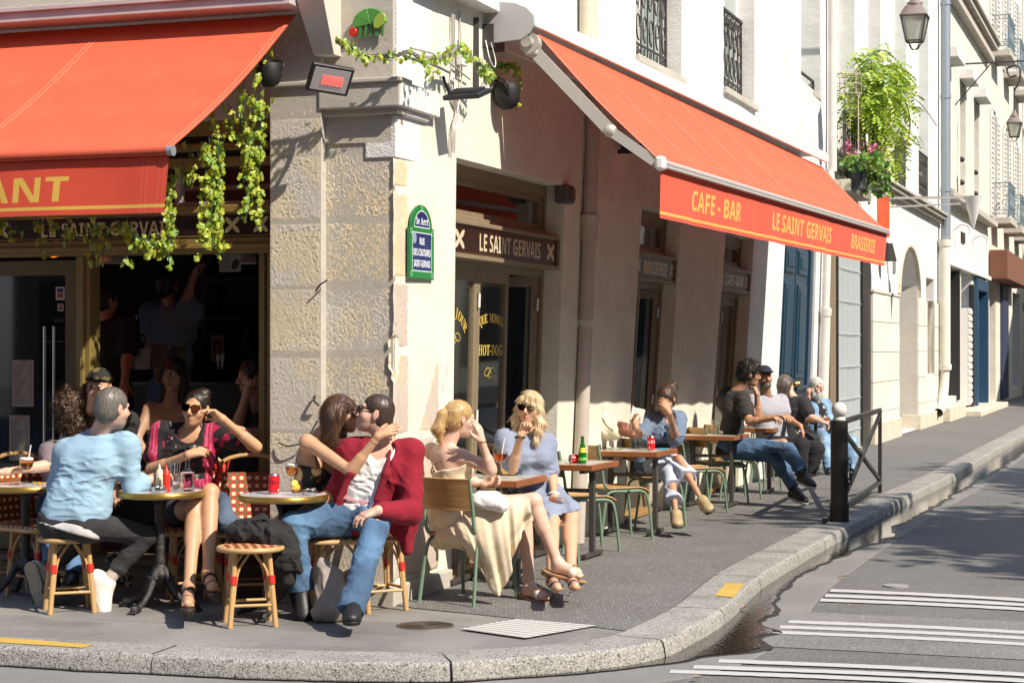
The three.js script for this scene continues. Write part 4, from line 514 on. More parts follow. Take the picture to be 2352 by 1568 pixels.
function ivy(label, strands, per = 120, spread = .055, size = [.026, .048]) {        // strands: list of world polylines
  const t = thing('ivy_garland', label, 'ivy', strands[0][0], 0, undefined), o = strands[0][0].clone().negate(), st = [], lv = [];
  for (const s of strands) { const c = new THREE.CatmullRomCurve3(s), len = c.getLength(); st.push(tube(s.map((p) => p.clone().add(o)), .0035, Math.ceil(len * 14), 5)); for (let i = 0; i < len * per; i++) { const p = c.getPointAt(rnd()).add(o), r = spread * Math.sqrt(rnd()), a = rnd(0, 6.283); p.add(V(Math.cos(a) * r, rnd(-.03, .03), Math.sin(a) * r)); lv.push({ p, size: rnd(...size), q: qr(), c: ivyCol() }); } }
  part('stem', st, M.stem, t); stuff(part('leaves', leafCloud(lv), M.leaf, t, true)); return t;
}
const hang = (x, y0, y1, d, j = 14, n = 5) => [...Array(n)].map((_, i) => P(x + rnd(-j, j), mix(y0, y1, i / (n - 1)), d));
ivy('bright hanging ivy tail nearest the pillar under the awning edge', [hang(585, 215, 480, 11.62, 6), hang(570, 250, 500, 11.6, 5), hang(596, 240, 520, 11.64, 4), hang(563, 300, 420, 11.62, 5)], 85, .03);
ivy('bright hanging ivy tail, second from the pillar, longest one', [hang(495, 262, 560, 11.5, 6), hang(480, 310, 540, 11.5, 5), hang(505, 300, 590, 11.52, 5), hang(488, 350, 520, 11.47, 5), hang(470, 330, 560, 11.48, 5), [P(500, 520, 11.5), P(470, 570, 11.5), P(447, 592, 11.5)]], 85, .032);
ivy('thin hanging ivy behind the free corner of the side awning', [hang(392, 395, 560, 11.4, 4), hang(386, 420, 600, 11.4, 4), [P(372, 560, 11.4), P(386, 570, 11.4)]], 80, .03);
ivy('ivy swag over the lettered board, tips lit below the awning', [[P(390, 540, 11.4), P(350, 560, 11.4), P(310, 540, 11.4), P(285, 545, 11.4)], hang(295, 500, 605, 11.4, 5), hang(310, 530, 580, 11.4, 5), hang(340, 540, 590, 11.4, 5), hang(365, 540, 585, 11.4, 4)], 60, .045);
ivy('dark ivy swag in the shade over the lettered board at left', [[P(-20, 505, 11.6), P(40, 530, 11.6), P(100, 510, 11.6), P(160, 535, 11.6), P(230, 530, 11.6), P(280, 510, 11.6)], hang(95, 500, 580, 11.6, 5), hang(210, 500, 595, 11.6, 6), hang(240, 520, 600, 11.6, 5), hang(20, 500, 560, 11.6, 5), hang(150, 500, 560, 11.6, 5)], 45, .045);
ivy('dark ivy under the top corner of the side awning', [hang(600, 110, 260, 11.75, 8), hang(560, 190, 330, 11.7, 10), hang(530, 240, 330, 11.75, 10), hang(440, 330, 420, 11.75, 10), hang(420, 360, 400, 11.7, 8)], 85, .06);
{ const pts = [[772, 92], [800, 112], [840, 128], [875, 125], [905, 128], [935, 118], [965, 130], [1000, 132], [1035, 122], [1050, 108], [1070, 120], [1095, 140], [1125, 165]].map(([x, y], i) => { const w = i < 6 ? P(x, y, 11.55) : P(x, y, 11.62 + (i - 6) * .19); return w; });
  ivy('ivy garland on a rope around the top of the pillar corner', [pts, [pts[0], P(800, 95, 11.5), P(815, 118, 11.5)], [pts[6], P(980, 150, 11.6), P(990, 165, 11.65)], [pts[9], P(1052, 92, 12.2)], [pts[11], P(1110, 150, 12.6), P(1120, 185, 12.7)]], 62, .045);
  const r = thing('rope', 'twisted grey rope carrying the ivy around the pillar corner', 'rope', pts[0]), o = pts[0].clone().negate(), cv = new THREE.CatmullRomCurve3(pts.map((p) => p.clone().add(o))); for (let k = 0; k < 3; k++) { const q = []; for (let i = 0; i <= 160; i++) { const p = cv.getPointAt(i / 160), a = i * .9 + k * 2.094; q.push(p.add(V(Math.cos(a) * .006, Math.sin(a) * .009, Math.sin(a) * .003))); } part('strand', tube(q, .007, 320, 5), mat({ key: 'rope', c: [.22, .21, .20], roughness: .9 }), r); } }
ivy('ivy trailing down beside the round speaker', [[P(1150, 150, 13.3), P(1180, 150, 13.4), P(1188, 180, 13.4), P(1185, 215, 13.4), P(1178, 245, 13.4)], [P(1120, 165, 13.2), P(1140, 150, 13.3), P(1160, 148, 13.4)]], 75, .035);

// ---------- plants on the balcony of the white house ----------
const B = (s, y, n) => R(s, y, n);
{
  const bal = thing('plant_balcony', 'iron balcony of the white house crowded with pots and a wire basket', 'balcony', R(16.5, 4.02, 0), AR);
  part('slab', [bx(0, 2.1, -.12, .05, 0, .26, .01)], M.paleStone, bal); part('railing', [...guard(2.1, 1.0).map((g) => g.translate(0, .05, .16))], M.steelPaint, bal);
  part('wire_basket', [...[0, .14, .28].map((y) => new THREE.TorusGeometry(.2 + .02 * y, .008, 5, 20).rotateX(Math.PI / 2).translate(.15, 1.3 + y, .2)), ...[...Array(8)].map((_, i) => rod(V(.15 + .2 * Math.cos(i * .785), 1.3, .2 + .2 * Math.sin(i * .785)), V(.15 + .2 * Math.cos(i * .785), 1.58, .2 + .2 * Math.sin(i * .785)), .006, .006, 5)), ...[0, 2, 4].map((i) => rod(V(.15 + .18 * Math.cos(i), 1.3, .2 + .18 * Math.sin(i)), V(.1 + .3 * Math.cos(i), .3, .2 + .2 * Math.sin(i)), .01, .01, 5))], mat({ c: [.42, .34, .28], roughness: .6 }), bal);
  const pot = thing('window_box', 'dark grey rectangular planter hung outside the balcony with pink flowers', 'planter', R(16.75, 4.0, .30), AR); const lp = new THREE.CylinderGeometry(.26, .2, .34, 4, 1).rotateY(Math.PI / 4); lp.scale(1.2, 1, .75); part('box', [lp.translate(.1, .12, 0)], mat({ c: [.09, .095, .11], roughness: .6 }), pot); part('rim', [box(.5, .05, .3, .1, .28, 0, 0, .01)], mat({ c: [.11, .115, .13], roughness: .6 }), pot);
  const pk = []; for (let i = 0; i < 22; i++) { const p = V(rnd(-.3, .8), .42 + rnd(0, .2), rnd(-.15, .3)); pk.push(...[...Array(9)].map(() => ({ p: p.clone().add(V(rnd(-.06, .06), rnd(-.05, .06), rnd(-.06, .06))), size: rnd(.03, .05), q: new THREE.Quaternion().setFromEuler(new THREE.Euler(rnd(0, 6), rnd(0, 6), rnd(0, 6))), c: [rnd(.6, .8), rnd(.14, .28), rnd(.30, .42)] }))); } stuff(part('blossoms', leafCloud(pk), M.leaf, pot, true));
  const gl = []; for (let i = 0; i < 560; i++) { const x = rnd(-.35, 1.2), p = V(x, .3 + rnd(-.1, .12) - Math.max(0, x - .5) * rnd(0, .75), rnd(-.2, .4)); gl.push({ p, size: rnd(.05, .10), q: new THREE.Quaternion().setFromEuler(new THREE.Euler(rnd(0, 6), rnd(0, 6), rnd(0, 6))), c: [rnd(.10, .28), rnd(.24, .40), rnd(.03, .08)] }); } stuff(part('leaves', leafCloud(gl), M.leaf, pot, true));
  // pinnate climber
  const w = thing('climbing_plant', 'light green climbing plant with feathery leaves on the balcony', 'plant', R(17, 4.1, .3), AR), lf = [], stems = [], sl = [0, 0, 0, .2, .45, .03, 0, 1, 0, 0, 0, 0, 0, 1, 0, -.2, .45, .03];
  const C = [[.1, 1.5, .15, .55], [.2, 1.0, .2, .45], [.3, 1.9, .35, .6], [.6, 2.1, .55, .5], [.5, 1.5, .5, .55], [.9, 1.75, .75, .5], [.7, 1.1, .55, .45], [1.2, 1.4, .8, .4], [1.0, 2.1, .6, .4], [.6, .6, .5, .35], [1.3, 1.75, .95, .32], [1.5, .3, .75, .3], [1.6, .95, 1.0, .25], [.5, 2.35, .3, .35], [2.1, .75, 1.15, .2], [1.2, 0.2, .6, .3], [.3, 1.3, .6, .4]];
  for (let [x, y, z, r] of C) { z *= .46; y = .3 + y * .64; x *= .8; r *= .8; stems.push(tube([V(.4, 0, .2), V(.3 + x * .3, y * .5, z * .6), V(x, y, z)], .012, 12, 5)); for (let i = 0; i < 175 * r * r * 3.2; i++) { const c = V(rnd(-1, 1), rnd(-1, 1), rnd(-1, 1)); if (c.lengthSq() > 1) continue; const b = V(x, y, z).add(c.clone().multiplyScalar(r)), dir = c.clone().multiplyScalar(.6).add(V(rnd(-.7, .7), rnd(-.7, .25), rnd(-.5, .7))).normalize(), col = (() => { const t = rnd(), k = rnd(.7, 1.15); return [mix(.26, .50, t) * k, mix(.44, .60, t) * k, .035 * k]; })(); const n = 6; for (let k = 0; k < n; k++) for (const sd of [-1, 1]) { const p = b.clone().addScaledVector(dir, k * .04).add(V(0, -.012 * k * k * .3, 0)); const side = dir.clone().cross(V(0, 1, 0)).normalize().multiplyScalar(sd).addScaledVector(dir, .55).add(V(0, -.35, 0)).normalize(); lf.push({ p, size: rnd(.065, .10), q: new THREE.Quaternion().setFromUnitVectors(V(0, 1, 0), side), c: col }); } } }
  for (const st of stems) part('stem', [st], M.bark, w); stuff(part('leaves', leafCloud(lf, sl), M.leaf, w, true));
  part('twig', [tube([V(.7, 1.4, .5), V(.9, 1.1, .62), V(.9, .7, .62), V(.7, .4, .45)], .012, 20, 5), tube([V(.8, 1.4, .5), V(1.2, 1.25, .75), V(1.7, .95, .95)], .007, 20, 5)], M.bark, w);
}
// ---------- lanterns ----------
function lantern(label, pos, ry, k, arm) {
  const l = thing('street_lantern', label, 'lantern', pos, ry, 'wall lanterns along the street'), S = (g) => g.map((x) => x.scale(k, k, k)), fr = mat({ key: 'lfr', c: [.045, .04, .04], roughness: .5 }), c4 = (r0, r1, y0, y1) => new THREE.CylinderGeometry(r1, r0, y1 - y0, 4, 1).rotateY(Math.PI / 4).translate(0, (y0 + y1) / 2, 0);
  const g = []; for (let i = 0; i < 4; i++) { const a = Math.PI / 4 + i * Math.PI / 2, q = (r, y) => V(Math.cos(a) * r, y, Math.sin(a) * r), q2 = (r, y) => V(Math.cos(a + Math.PI / 2) * r, y, Math.sin(a + Math.PI / 2) * r); g.push(rod(q(.19, -.42), q(.30, .0), .013, .013, 6), bar(q(.19, -.42), q2(.19, -.42), .025, .025), bar(q(.305, 0), q2(.305, 0), .03, .03), tube([q(.18, -.42), q(.12, -.47), q(.07, -.55), q(.02, -.56)], .011, 8, 5)); }
  part('frame', S(g), fr, l); part('glazing', S([c4(.185, .295, -.41, -.01)]), mat({ key: 'lgl', c: [.72, .73, .66], roughness: .25, transmission: .5, thickness: 0 }), l);
  part('hood', S([c4(.33, .2, .0, .17), c4(.2, .15, .17, .2), lathe([[.13, .2], [.14, .24], [.08, .27], [.09, .31], [.05, .34], [.05, .40], [.0, .42]], 16)]), mat({ key: 'lhd', c: [.20, .155, .145], roughness: .5 }), l);
  if (arm) part('bracket', arm, fr, l); return l;
}
lantern('large street lantern at the top edge near the climbing plant', P(2102, 38, 25), AR, .78, [rod(V(0, .3, 0), V(0, .9, 0), .02), bar(V(0, .85, 0), V(0, .85, -1.4), .03, .03)]);
{ const p = P(2331, 283, 43); lantern('smaller street lantern on a scrolled bracket at the right edge', p, AR, .74, [rod(V(0, .3, 0), V(0, .75, 0), .02), tube([V(0, .75, 0), V(0, 1.0, .12), V(0, 1.3, .1), V(0, 1.28, -.15), V(0, 1.08, -.1), V(0, 1.1, .05)], .025, 24, 6), bar(V(0, 1.42, .25), V(0, 1.42, -1.4), .035, .035), bar(V(0, 1.42, -.5), V(0, .4, -1.4), .025, .025), bar(V(0, 1.45, -1.4), V(0, -.2, -1.4), .05, .05)]); }
{ const b = thing('shop_banner', 'narrow orange banner sign hanging beyond the awning', 'sign', P(2030, 545, 31.5), AR); part('cloth', [box(.02, .68, .20, 0, .34, 0)], mat({ c: [.74, .13, .05], roughness: .6 }), b); part('print', [box(.004, .3, .14, -.013, .25, 0)], mat({ map: canv(64, 128, (g) => { g.fillStyle = '#e0603a'; g.fillRect(0, 0, 64, 128); g.fillStyle = '#f4e2d8'; g.font = 'bold 70px serif'; g.fillText('N', 8, 88); }) }), b); part('rail', [bar(V(0, .7, -.4), V(0, .7, .12), .03, .03)], M.alu, b);
  const r = thing('sign_arm', 'pale steel double rod with a folded white cloth end over the arch', 'bracket', R(21.6, 4.1, 0), AR); part('rod', [bar(V(0, .08, 0), V(.3, .08, 1.5), .04, .04)], M.alu, r); part('rod', [bar(V(0, -.08, 0), V(.3, -.02, 1.5), .03, .03)], M.alu, r); part('cloth', [new THREE.ConeGeometry(.16, .6, 8).rotateX(Math.PI).translate(.32, -.2, 1.5)], M.white, r);
  const w = thing('wall_lamp', 'dark tapered wall lamp hanging under the end of the long awning', 'lamp', P(2040, 575, 31.8), AR); part('shade', [new THREE.CylinderGeometry(.08, .15, .3, 12).translate(0, -.03, 0)], M.dark, w); part('arm', [bar(V(0, .12, 0), V(0, .16, -.4), .03, .03)], M.dark, w); }
// ---------- trees across the street that shade the road (right of the frame) ----------
function tree(label, pos, h, r, seedN, n = 2600) {
  const t = thing('street_tree', label, 'tree', pos, seedN), lim = [], lv = [], sh = [0, 0, 0, .35, .4, .05, 0, 1, 0, 0, 0, 0, 0, 1, 0, -.35, .4, .05];
  part('trunk', [rod(V(0, 0, 0), V(.1, h * .5, 0), .2, .13, 12)], M.bark, t); const cl = []; for (let i = 0; i < 26; i++) { const a = rnd(0, 6.283), e = rnd(-.3, 1), q = V(Math.cos(a) * r * .8 * Math.sqrt(1 - e * e * .8), h * .68 + e * r * .75, Math.sin(a) * r * .8 * Math.sqrt(1 - e * e * .8)).multiplyScalar(1); cl.push(q); lim.push(tube([V(.1, h * .45, 0), q.clone().multiplyScalar(.6).add(V(0, h * .2, 0)), q], .035, 8, 5)); }
  part('limbs', lim, M.bark, t); for (let i = 0; i < n; i++) { const c = cl[i % cl.length], p = c.clone().add(V(rnd(-1, 1), rnd(-.8, .8), rnd(-1, 1)).multiplyScalar(r * .36)); const k = rnd(.6, 1.2); lv.push({ p, size: rnd(.24, .42), q: new THREE.Quaternion().setFromEuler(new THREE.Euler(rnd(0, 6), rnd(0, 6), rnd(0, 6))), c: [.07 * k, .12 * k, .025 * k] }); } const cr = part('crown', leafCloud(lv, sh), M.leaf, t, true); return t;
}
tree('leafy plane tree outside the frame shading the road', V(12.6, 0, -11.0), 9.5, 3.4, 1, 9000);
tree('leafy lime tree outside the frame shading the far road', V(16.5, 0, -16.5), 10, 3.8, 2, 9000);
tree('leafy tree outside the frame dappling the far pavement', V(19.5, 0, -25.5), 9.5, 3.4, 3, 3000);
tree('leafy tree outside the frame by the far end of the street', V(25, 0, -36), 10, 3.8, 4, 2600);

// ---------- houses facing the café, behind and right of the photographer ----------
for (const [l, x0, x1, z0, z1, h, n] of [['long dark stone house behind the photographer, seen only in reflections', -30, 34, 7, 9, 15, 0], ['pale house across the long street, right of the frame', 24, 26, -90, -2, 13, 1]]) { const b = thing('facing_house', l, 'building'); part('wall', [bx(x0, x1, -.1, h, z0, z1)], n ? M.wall : mat({ c: [.20, .18, .155], map: T.plaster, roughness: .9 }), b); for (let i = 0; i < 16; i++) for (const y of [.6, 5, 9]) n ? part('window', [bx(x0 - .01, x0 + .1, y, y + 2.6, z0 + 2 + i * 5.4, z0 + 4 + i * 5.4)], M.dark, b) : part('window', [bx(x0 + 1 + i * 4, x0 + 2.6 + i * 4, y, y + 2.6, z0 - .01, z0 + .1)], M.dark, b); }
// ---------- furniture ----------
const wg = (p) => V(p.x, 0, p.z);
function caneLegs(t, hgt, r0, r1) {
  const lp = []; for (let i = 0; i < 4; i++) { const a = Math.PI / 4 + i * Math.PI / 2; lp.push([V(Math.cos(a) * r0, hgt, Math.sin(a) * r0), V(Math.cos(a) * r1, 0, Math.sin(a) * r1)]); }
  const at = (i, y) => { const [a, b] = lp[i % 4]; return b.clone().lerp(a, y / hgt); };
  for (let i = 0; i < 4; i++) { const l = part('leg', [rod(lp[i][1], lp[i][0], .0165, .0155, 10), ball(.017, ...lp[i][1].clone().setY(.006).toArray(), 8, 5)], M.cane, t); part('red_wrap', [rod(at(i, .245), at(i, .295), .0215, .0215, 12)], M.caneRed, l);
    for (const e of [1, 3]) { const m = at(i, hgt - .02).lerp(at(i + e, hgt - .02), .42); m.y = hgt - .015; part('brace', [tube([at(i, .13).lerp(at(i + e, .13), .05), at(i, .26).lerp(at(i + e, .26), .07), at(i, .33).lerp(at(i + e, .33), .13), m], .0085, 14, 6)], M.cane, t); }
    part('stretcher', [rod(at(i, .125 + .012 * (i % 2)), at(i + 1, .125 + .012 * (i % 2)), .0095)], M.cane, t); }
}
function makeStool(label, pos, ry) {
  const t = thing('cane_stool', label, 'stool', pos, ry); caneLegs(t, .44, .135, .185);
  part('seat', [lathe([[0, .464], [.10, .463], [.165, .458], [.18, .45], [.18, .44], [0, .44]], 32)], M.weave, t); part('rim', [new THREE.TorusGeometry(.183, .016, 8, 40).rotateX(Math.PI / 2).translate(0, .442, 0)], M.cane, t); return t;
}
function makeCaneChair(label, pos, ry, back = true) {
  const t = thing('cane_chair', label, 'chair', pos, ry); caneLegs(t, .44, .185, .22);
  part('seat', [new RoundedBoxGeometry(.40, .028, .40, 3, .012).translate(0, .452, 0)], M.weave, t); part('rim', [tube([V(-.2, .44, -.2), V(0, .44, -.215), V(.2, .44, -.2), V(.215, .44, 0), V(.2, .44, .2), V(0, .44, .215), V(-.2, .44, .2), V(-.215, .44, 0)], .016, 48, 8, true)], M.cane, t);
  if (back) {
    part('back_frame', [tube([V(-.215, .2, -.17), V(-.22, .46, -.2), V(-.225, .72, -.25), V(-.19, .86, -.275), V(-.08, .905, -.285), V(.08, .905, -.285), V(.19, .86, -.275), V(.225, .72, -.25), V(.22, .46, -.2), V(.215, .2, -.17)], .0145, 50, 8)], M.cane, t);
    part('backrest', [quad(V(-.205, .48, -.205), V(.205, .48, -.205), V(.19, .80, -.262), V(-.19, .80, -.262), 6, 6, (p, u) => { p.z -= .03 * Math.sin(Math.PI * u); })], M.weave, t);
    for (const s of [-1, 1]) { part('red_wrap', [rod(V(s * .225, .72, -.25), V(s * .20, .84, -.272), .0195)], M.caneRed, t); part('back_slat', [bar(V(s * .165, .79, -.275), V(s * .14, .9, -.285), .03, .006)], M.caneRed, t); }
  } return t;
}
const ironLeg = (() => { const pr = [[.03, .24], [.055, .21], [.085, .16], [.12, .105], [.17, .06], [.22, .035], [.262, .032], [.275, .018]], g = []; for (let i = 0; i < pr.length - 1; i++) { const r = [.034, .033, .03, .026, .024, .024, .03, .022]; g.push(rod(V(pr[i][0], pr[i][1], 0), V(pr[i + 1][0], pr[i + 1][1], 0), r[i] * .8, r[i + 1] * .8, 8), ball(r[i] * .85, pr[i][0], pr[i][1], 0, 8, 6)); } for (const s of [-1, 0, 1]) g.push(rod(V(.262, .024, s * .012), V(.292, .008, s * .022), .013, .008, 6)); g.push(ball(.016, .075, .195, .02, 6, 5), ball(.016, .075, .195, -.02, 6, 5)); return join(g); })();
function roundTable(label, pos, ry, r = .268) {
  const t = thing('round_table', label, 'table', pos, ry);
  part('tabletop', [lathe([[0, .728], [r - .012, .728], [r - .006, .7265], [r - .004, .69], [0, .69]], 48)], M.marble, t);
  const e = part('brass_edge', [lathe([[r - .010, .7295], [r - .002, .728], [r + .002, .724], [r + .002, .7195], [r - .001, .7185], [r + .002, .7175], [r + .003, .711], [r, .710], [r + .003, .709], [r + .002, .7025], [r - .001, .7015], [r + .001, .7005], [r, .695], [r - .012, .69]], 56)], M.brass, t); part('edge_groove', [.7185, .710, .7015].map((y) => new THREE.TorusGeometry(r + .0012, .0016, 5, 56).rotateX(Math.PI / 2).translate(0, y, 0)), M.oliveBrass, e);
  part('column', [lathe([[.10, .69], [.10, .68], [.045, .665], [.036, .64], [.030, .62], [.028, .42], [.033, .41], [.028, .40], [.029, .385], [.034, .375], [.028, .36], [.030, .31], [.038, .295], [.03, .285], [.034, .27], [.042, .255], [.055, .235], [.062, .215], [.05, .19], [.02, .15]], 20)], M.iron, t);
  for (let i = 0; i < 4; i++) { const l = part('foot', ironLeg, M.iron, t); l.rotation.y = i * Math.PI / 2; } return t;
}
function greenChair(label, pos, ry) {
  const t = thing('school_chair', label, 'chair', pos, ry);
  const seat = quad(V(-.19, .435, -.18), V(.19, .435, -.18), V(.20, .44, .2), V(-.20, .44, .2), 10, 12, (p, u, v) => { p.y += .012 * Math.pow(2 * u - 1, 2) - .01 * Math.sin(Math.PI * v) - (v > .82 ? .9 * Math.pow(v - .82, 1.6) : 0); }), s2 = seat.clone().translate(0, -.012, 0); part('seat', [seat, s2, tube([V(-.19, .43, -.18), V(.19, .43, -.18)], .006, 4, 5), tube([V(-.20, .40, .2), V(.20, .40, .2)], .007, 4, 5), tube([V(-.2, .438, -.18), V(-.2, .44, .0), V(-.2, .438, .14), V(-.2, .405, .2)], .0065, 8, 5), tube([V(.2, .438, -.18), V(.2, .44, .0), V(.2, .438, .14), V(.2, .405, .2)], .0065, 8, 5)], M.ply, t);
  const bk = quad(V(-.185, .60, -.235), V(.185, .60, -.235), V(.19, .79, -.275), V(-.19, .79, -.275), 10, 6, (p, u, v) => { p.z -= .028 * Math.sin(Math.PI * u) - .004; }); part('backrest', [bk, bk.clone().translate(0, 0, -.011), tube([...Array(7)].map((_, i) => V(mix(-.19, .19, i / 6), .79, -.277 - .028 * Math.sin(Math.PI * i / 6))), .0065, 14, 6), tube([...Array(7)].map((_, i) => V(mix(-.185, .185, i / 6), .60, -.237 - .028 * Math.sin(Math.PI * i / 6))), .0065, 14, 6)], M.ply, t);
  for (const s of [-1, 1]) {
    const x = s * .185; part('back_post', [tube([V(x, .425, .17), V(x, .425, -.1), V(x, .43, -.17), V(x * 1.01, .47, -.205), V(x * 1.02, .6, -.228), V(x * 1.03, .80, -.27)], .0118, 28, 8)], M.green, t); part('leg', [tube([V(x, .41, .02), V(x, .41, .12), V(x * 1.01, .395, .165), V(x * 1.05, .33, .19), V(x * 1.14, 0, .225)], .0118, 24, 8)], M.green, t); part('leg', [tube([V(x, .41, -.0), V(x, .41, -.13), V(x * 1.01, .39, -.175), V(x * 1.05, .33, -.195), V(x * 1.14, 0, -.25)], .0118, 24, 8)], M.green, t);
    for (const y of [.65, .75]) part('bolt', [ball(.008, s * .19, y, -.225 - (y - .6) * .22, 6, 5)], M.chrome, t);
  }
  part('cross_tube', [rod(V(-.185, .405, .08), V(.185, .405, .08), .009), rod(V(-.185, .405, -.1), V(.185, .405, -.1), .009)], M.green, t); return t;
}
function squareTable(label, pos, ry) {
  const t = thing('bistro_table', label, 'table', pos, ry, undefined), w = .33, d = .30;
  part('wooden_edge', [bx(-w, w, .685, .73, d - .03, d, .006), bx(-w, w, .685, .73, -d, -d + .03, .006), bx(-w, -w + .03, .685, .73, -d + .03, d - .03, .006), bx(w - .03, w, .685, .73, -d + .03, d - .03, .006)], M.tableWood, t);
  part('tabletop', [bx(-w + .03, w - .03, .69, .7285, -d + .03, d - .03)], M.laminate, t);
  for (const z of [.19, -.21]) { part('post', [bx(-.025, .025, .03, .685, z - .02, z + .02, .004)], M.steelPaint, t); part('foot_bar', [bx(-.21, .21, .02, .05, z - .02, z + .02, .004), ...[-.19, .19].map((x) => new THREE.CylinderGeometry(.016, .018, .02, 10).translate(x, .01, z))], M.steelPaint, t); }
  part('cross_bar', [bx(-.012, .012, .50, .53, -.19, .17)], M.steelPaint, t); part('top_frame', [bx(-.25, .25, .66, .684, .17, .21), bx(-.25, .25, .66, .684, -.23, -.19)], M.steelPaint, t); return t;
}
const tabPos = {}; [['A', 1.06, 'square wooden-edged table between the two women at the bright wall, nearest the pillar'], ['B', 2.83, 'square table with green bottle and lying red can, beside the drainpipe'], ['C', 4.7, 'square table in front of the reading woman with her bag and red can'], ['D', 7.7, 'square table with one tall empty glass before the curly haired man'], ['E', 9.6, 'table hidden behind the arms of the man in the cap'], ['F', 12.55, 'farthest table, holding a white cup before the bearded man']].forEach(([k, s, l], i) => { const p = R(s, 0, .26); tabPos[k] = p; squareTable(l, p, AR + rnd(-.03, .03)); });
const onT = (k, x, z, y = .73) => tabPos[k].clone().add(V(x, 0, z).applyAxisAngle(V(0, 1, 0), AR)).setY(y);
const gcd = [[3.36, .22, .05, 'green school chair against the wall between drainpipe and reading woman table, nearer one'], [4.33, .22, -.04, 'green school chair tucked by the reading woman table, second from the drainpipe'], [5.55, .22, .12, 'green school chair the reading woman sits on'], [7.05, .25, .0, 'empty green school chair behind the reading woman'], [8.0, .25, -.1, 'green school chair under the curly haired man in the black shirt'], [8.75, .24, .05, 'green school chair between the curly haired man and the man in the cap'], [9.95, .22, .0, 'green school chair of the man in the navy cap'], [11.25, .22, -.5, 'green school chair of the grey haired person seen from behind'], [13.25, .25, .1, 'green school chair of the white bearded man']];
const gc0 = greenChair('green tube school chair with plywood back, under the woman in the cream dress', V(-.27, 0, -11.88), Math.PI - .60);
gcd.forEach(([s, n, a, l]) => copyOf(gc0, R(s, 0, n), AR + a, l)); copyOf(gc0, R(1.62, 0, .42), AR + .75, 'green school chair mostly hidden under the blonde woman in sunglasses');
// side terrace
const T0 = P(58, 1108, 12.0), T1 = P(368, 1129, 11.5), T2 = P(650, 1142, 11.2);
roundTable('round brass-edged table cut by the left picture edge', wg(T0), .5); roundTable('round brass-edged table with ketchup and carafe in front of the woman shading her eyes', wg(T1), 1.13); roundTable('round brass-edged table with cola can and ashtray before the kissing couple', wg(T2), 1.25);
const st1 = makeStool('cane stool the man in the light blue shirt sits on', wg(G(160, 1402)), .35);
const st2 = makeStool('empty cane stool in front with a dark jacket lying over its edge', wg(G(575, 1433)), .25);
const cc = makeCaneChair('cane armchair with red and cream woven back behind the cola can', wg(P(575, 1215, 11.85)), .12);
const ccAt = (p, ry, l) => copyOf(cc, p, ry, l);
ccAt(V(-2.02, 0, -11.93), .25, 'cane chair under the woman in the red and black blouse'); ccAt(V(-1.05, 0, -11.42), .2, 'cane chair under the kissing woman, half hidden');
ccAt(V(-3.05, 0, -12.15), .9, 'cane chair of the curly haired person at the left edge');
const st3 = copyOf(st2, wg(G(868, 1398)), .5, 'cane stool under the man in the red blazer, by the pillar foot'); copyOf(st2, wg(G(20, 1352)), .2, 'cane stool with red checked seat at the far left edge'); copyOf(st2, V(-1.95, 0, -12.2), .7, 'cane stool in the shade behind the crossed legs');
// ---- things on the tables ----
const put = (p, d = 0) => V(p.x, .73, p.z), T1o = (x, z) => V(T1.x + x, .7285, T1.z + z), T2o = (x, z) => V(T2.x + x, .7285, T2.z + z), T0o = (x, z) => V(T0.x + x, .7285, T0.z + z);
const liq = (c, d) => mat({ c: [1, 1, 1], roughness: .03, transmission: 1, thickness: .05, ior: 1.33, attenuationColor: new THREE.Color(...c), attenuationDistance: d });
const beer = liq([.96, .60, .14], .035), orange = liq([.98, .50, .04], .03), foam = mat({ c: [.80, .76, .66], roughness: .9 });
function can(label, pos, ry, dark, lying) {
  const t = thing('drink_can', label, 'can', pos, ry), sh = (g) => { const m = join(g, true); if (lying) m.rotateZ(Math.PI / 2).translate(0, .033, 0); return m; }; const tx = canv(512, 384, (g) => { g.fillStyle = dark ? '#d2232a' : '#d81f26'; g.fillRect(0, 0, 512, 384); g.fillStyle = dark ? '#140c0c' : '#fff'; g.font = 'italic bold 104px serif'; for (const x of [10, 266]) { g.save(); g.translate(x, 190); g.scale(.62, 1.2); g.fillText('Coca-Cola', 0, 0); g.restore(); } g.fillStyle = '#e8dcd0'; g.fillRect(150, 300, 22, 62); g.fillRect(406, 300, 22, 62); });
  const b = lathe([[.033, .008], [.033, .112]], 28); part('body', sh([b]), mat({ map: tx, roughness: .3, metalness: .15 }), t); part('shoulder', sh([lathe([[.033, .112], [.030, .119], [.027, .121], [.0265, .119], [0, .118]], 24), lathe([[0, .004], [.024, .002], [.028, 0], [.033, .008]], 24)]), M.chrome, t); part('ring_pull', sh([new THREE.TorusGeometry(.007, .002, 5, 12).rotateX(Math.PI / 2).translate(.006, .1205, 0)]), M.chrome, t); return t;
}
function tumbler(label, pos, h, r, liquid, lvl, extra) {
  const t = thing('drinking_glass', label, 'glass', pos); part('bowl', [lathe([[0, .001], [r * .8, .001], [r * .82, .012], [r, h], [r - .0022, h], [r * .82 - .002, .014], [0, .012]], 24)], M.glass, t);
  if (liquid) part('drink', [lathe([[0, .0135], [r * .79, .0145], [r * mix(.82, 1, lvl) - .003, h * lvl], [0, h * lvl]], 20)], liquid, t); if (extra) extra(t, r, h); return t;
}
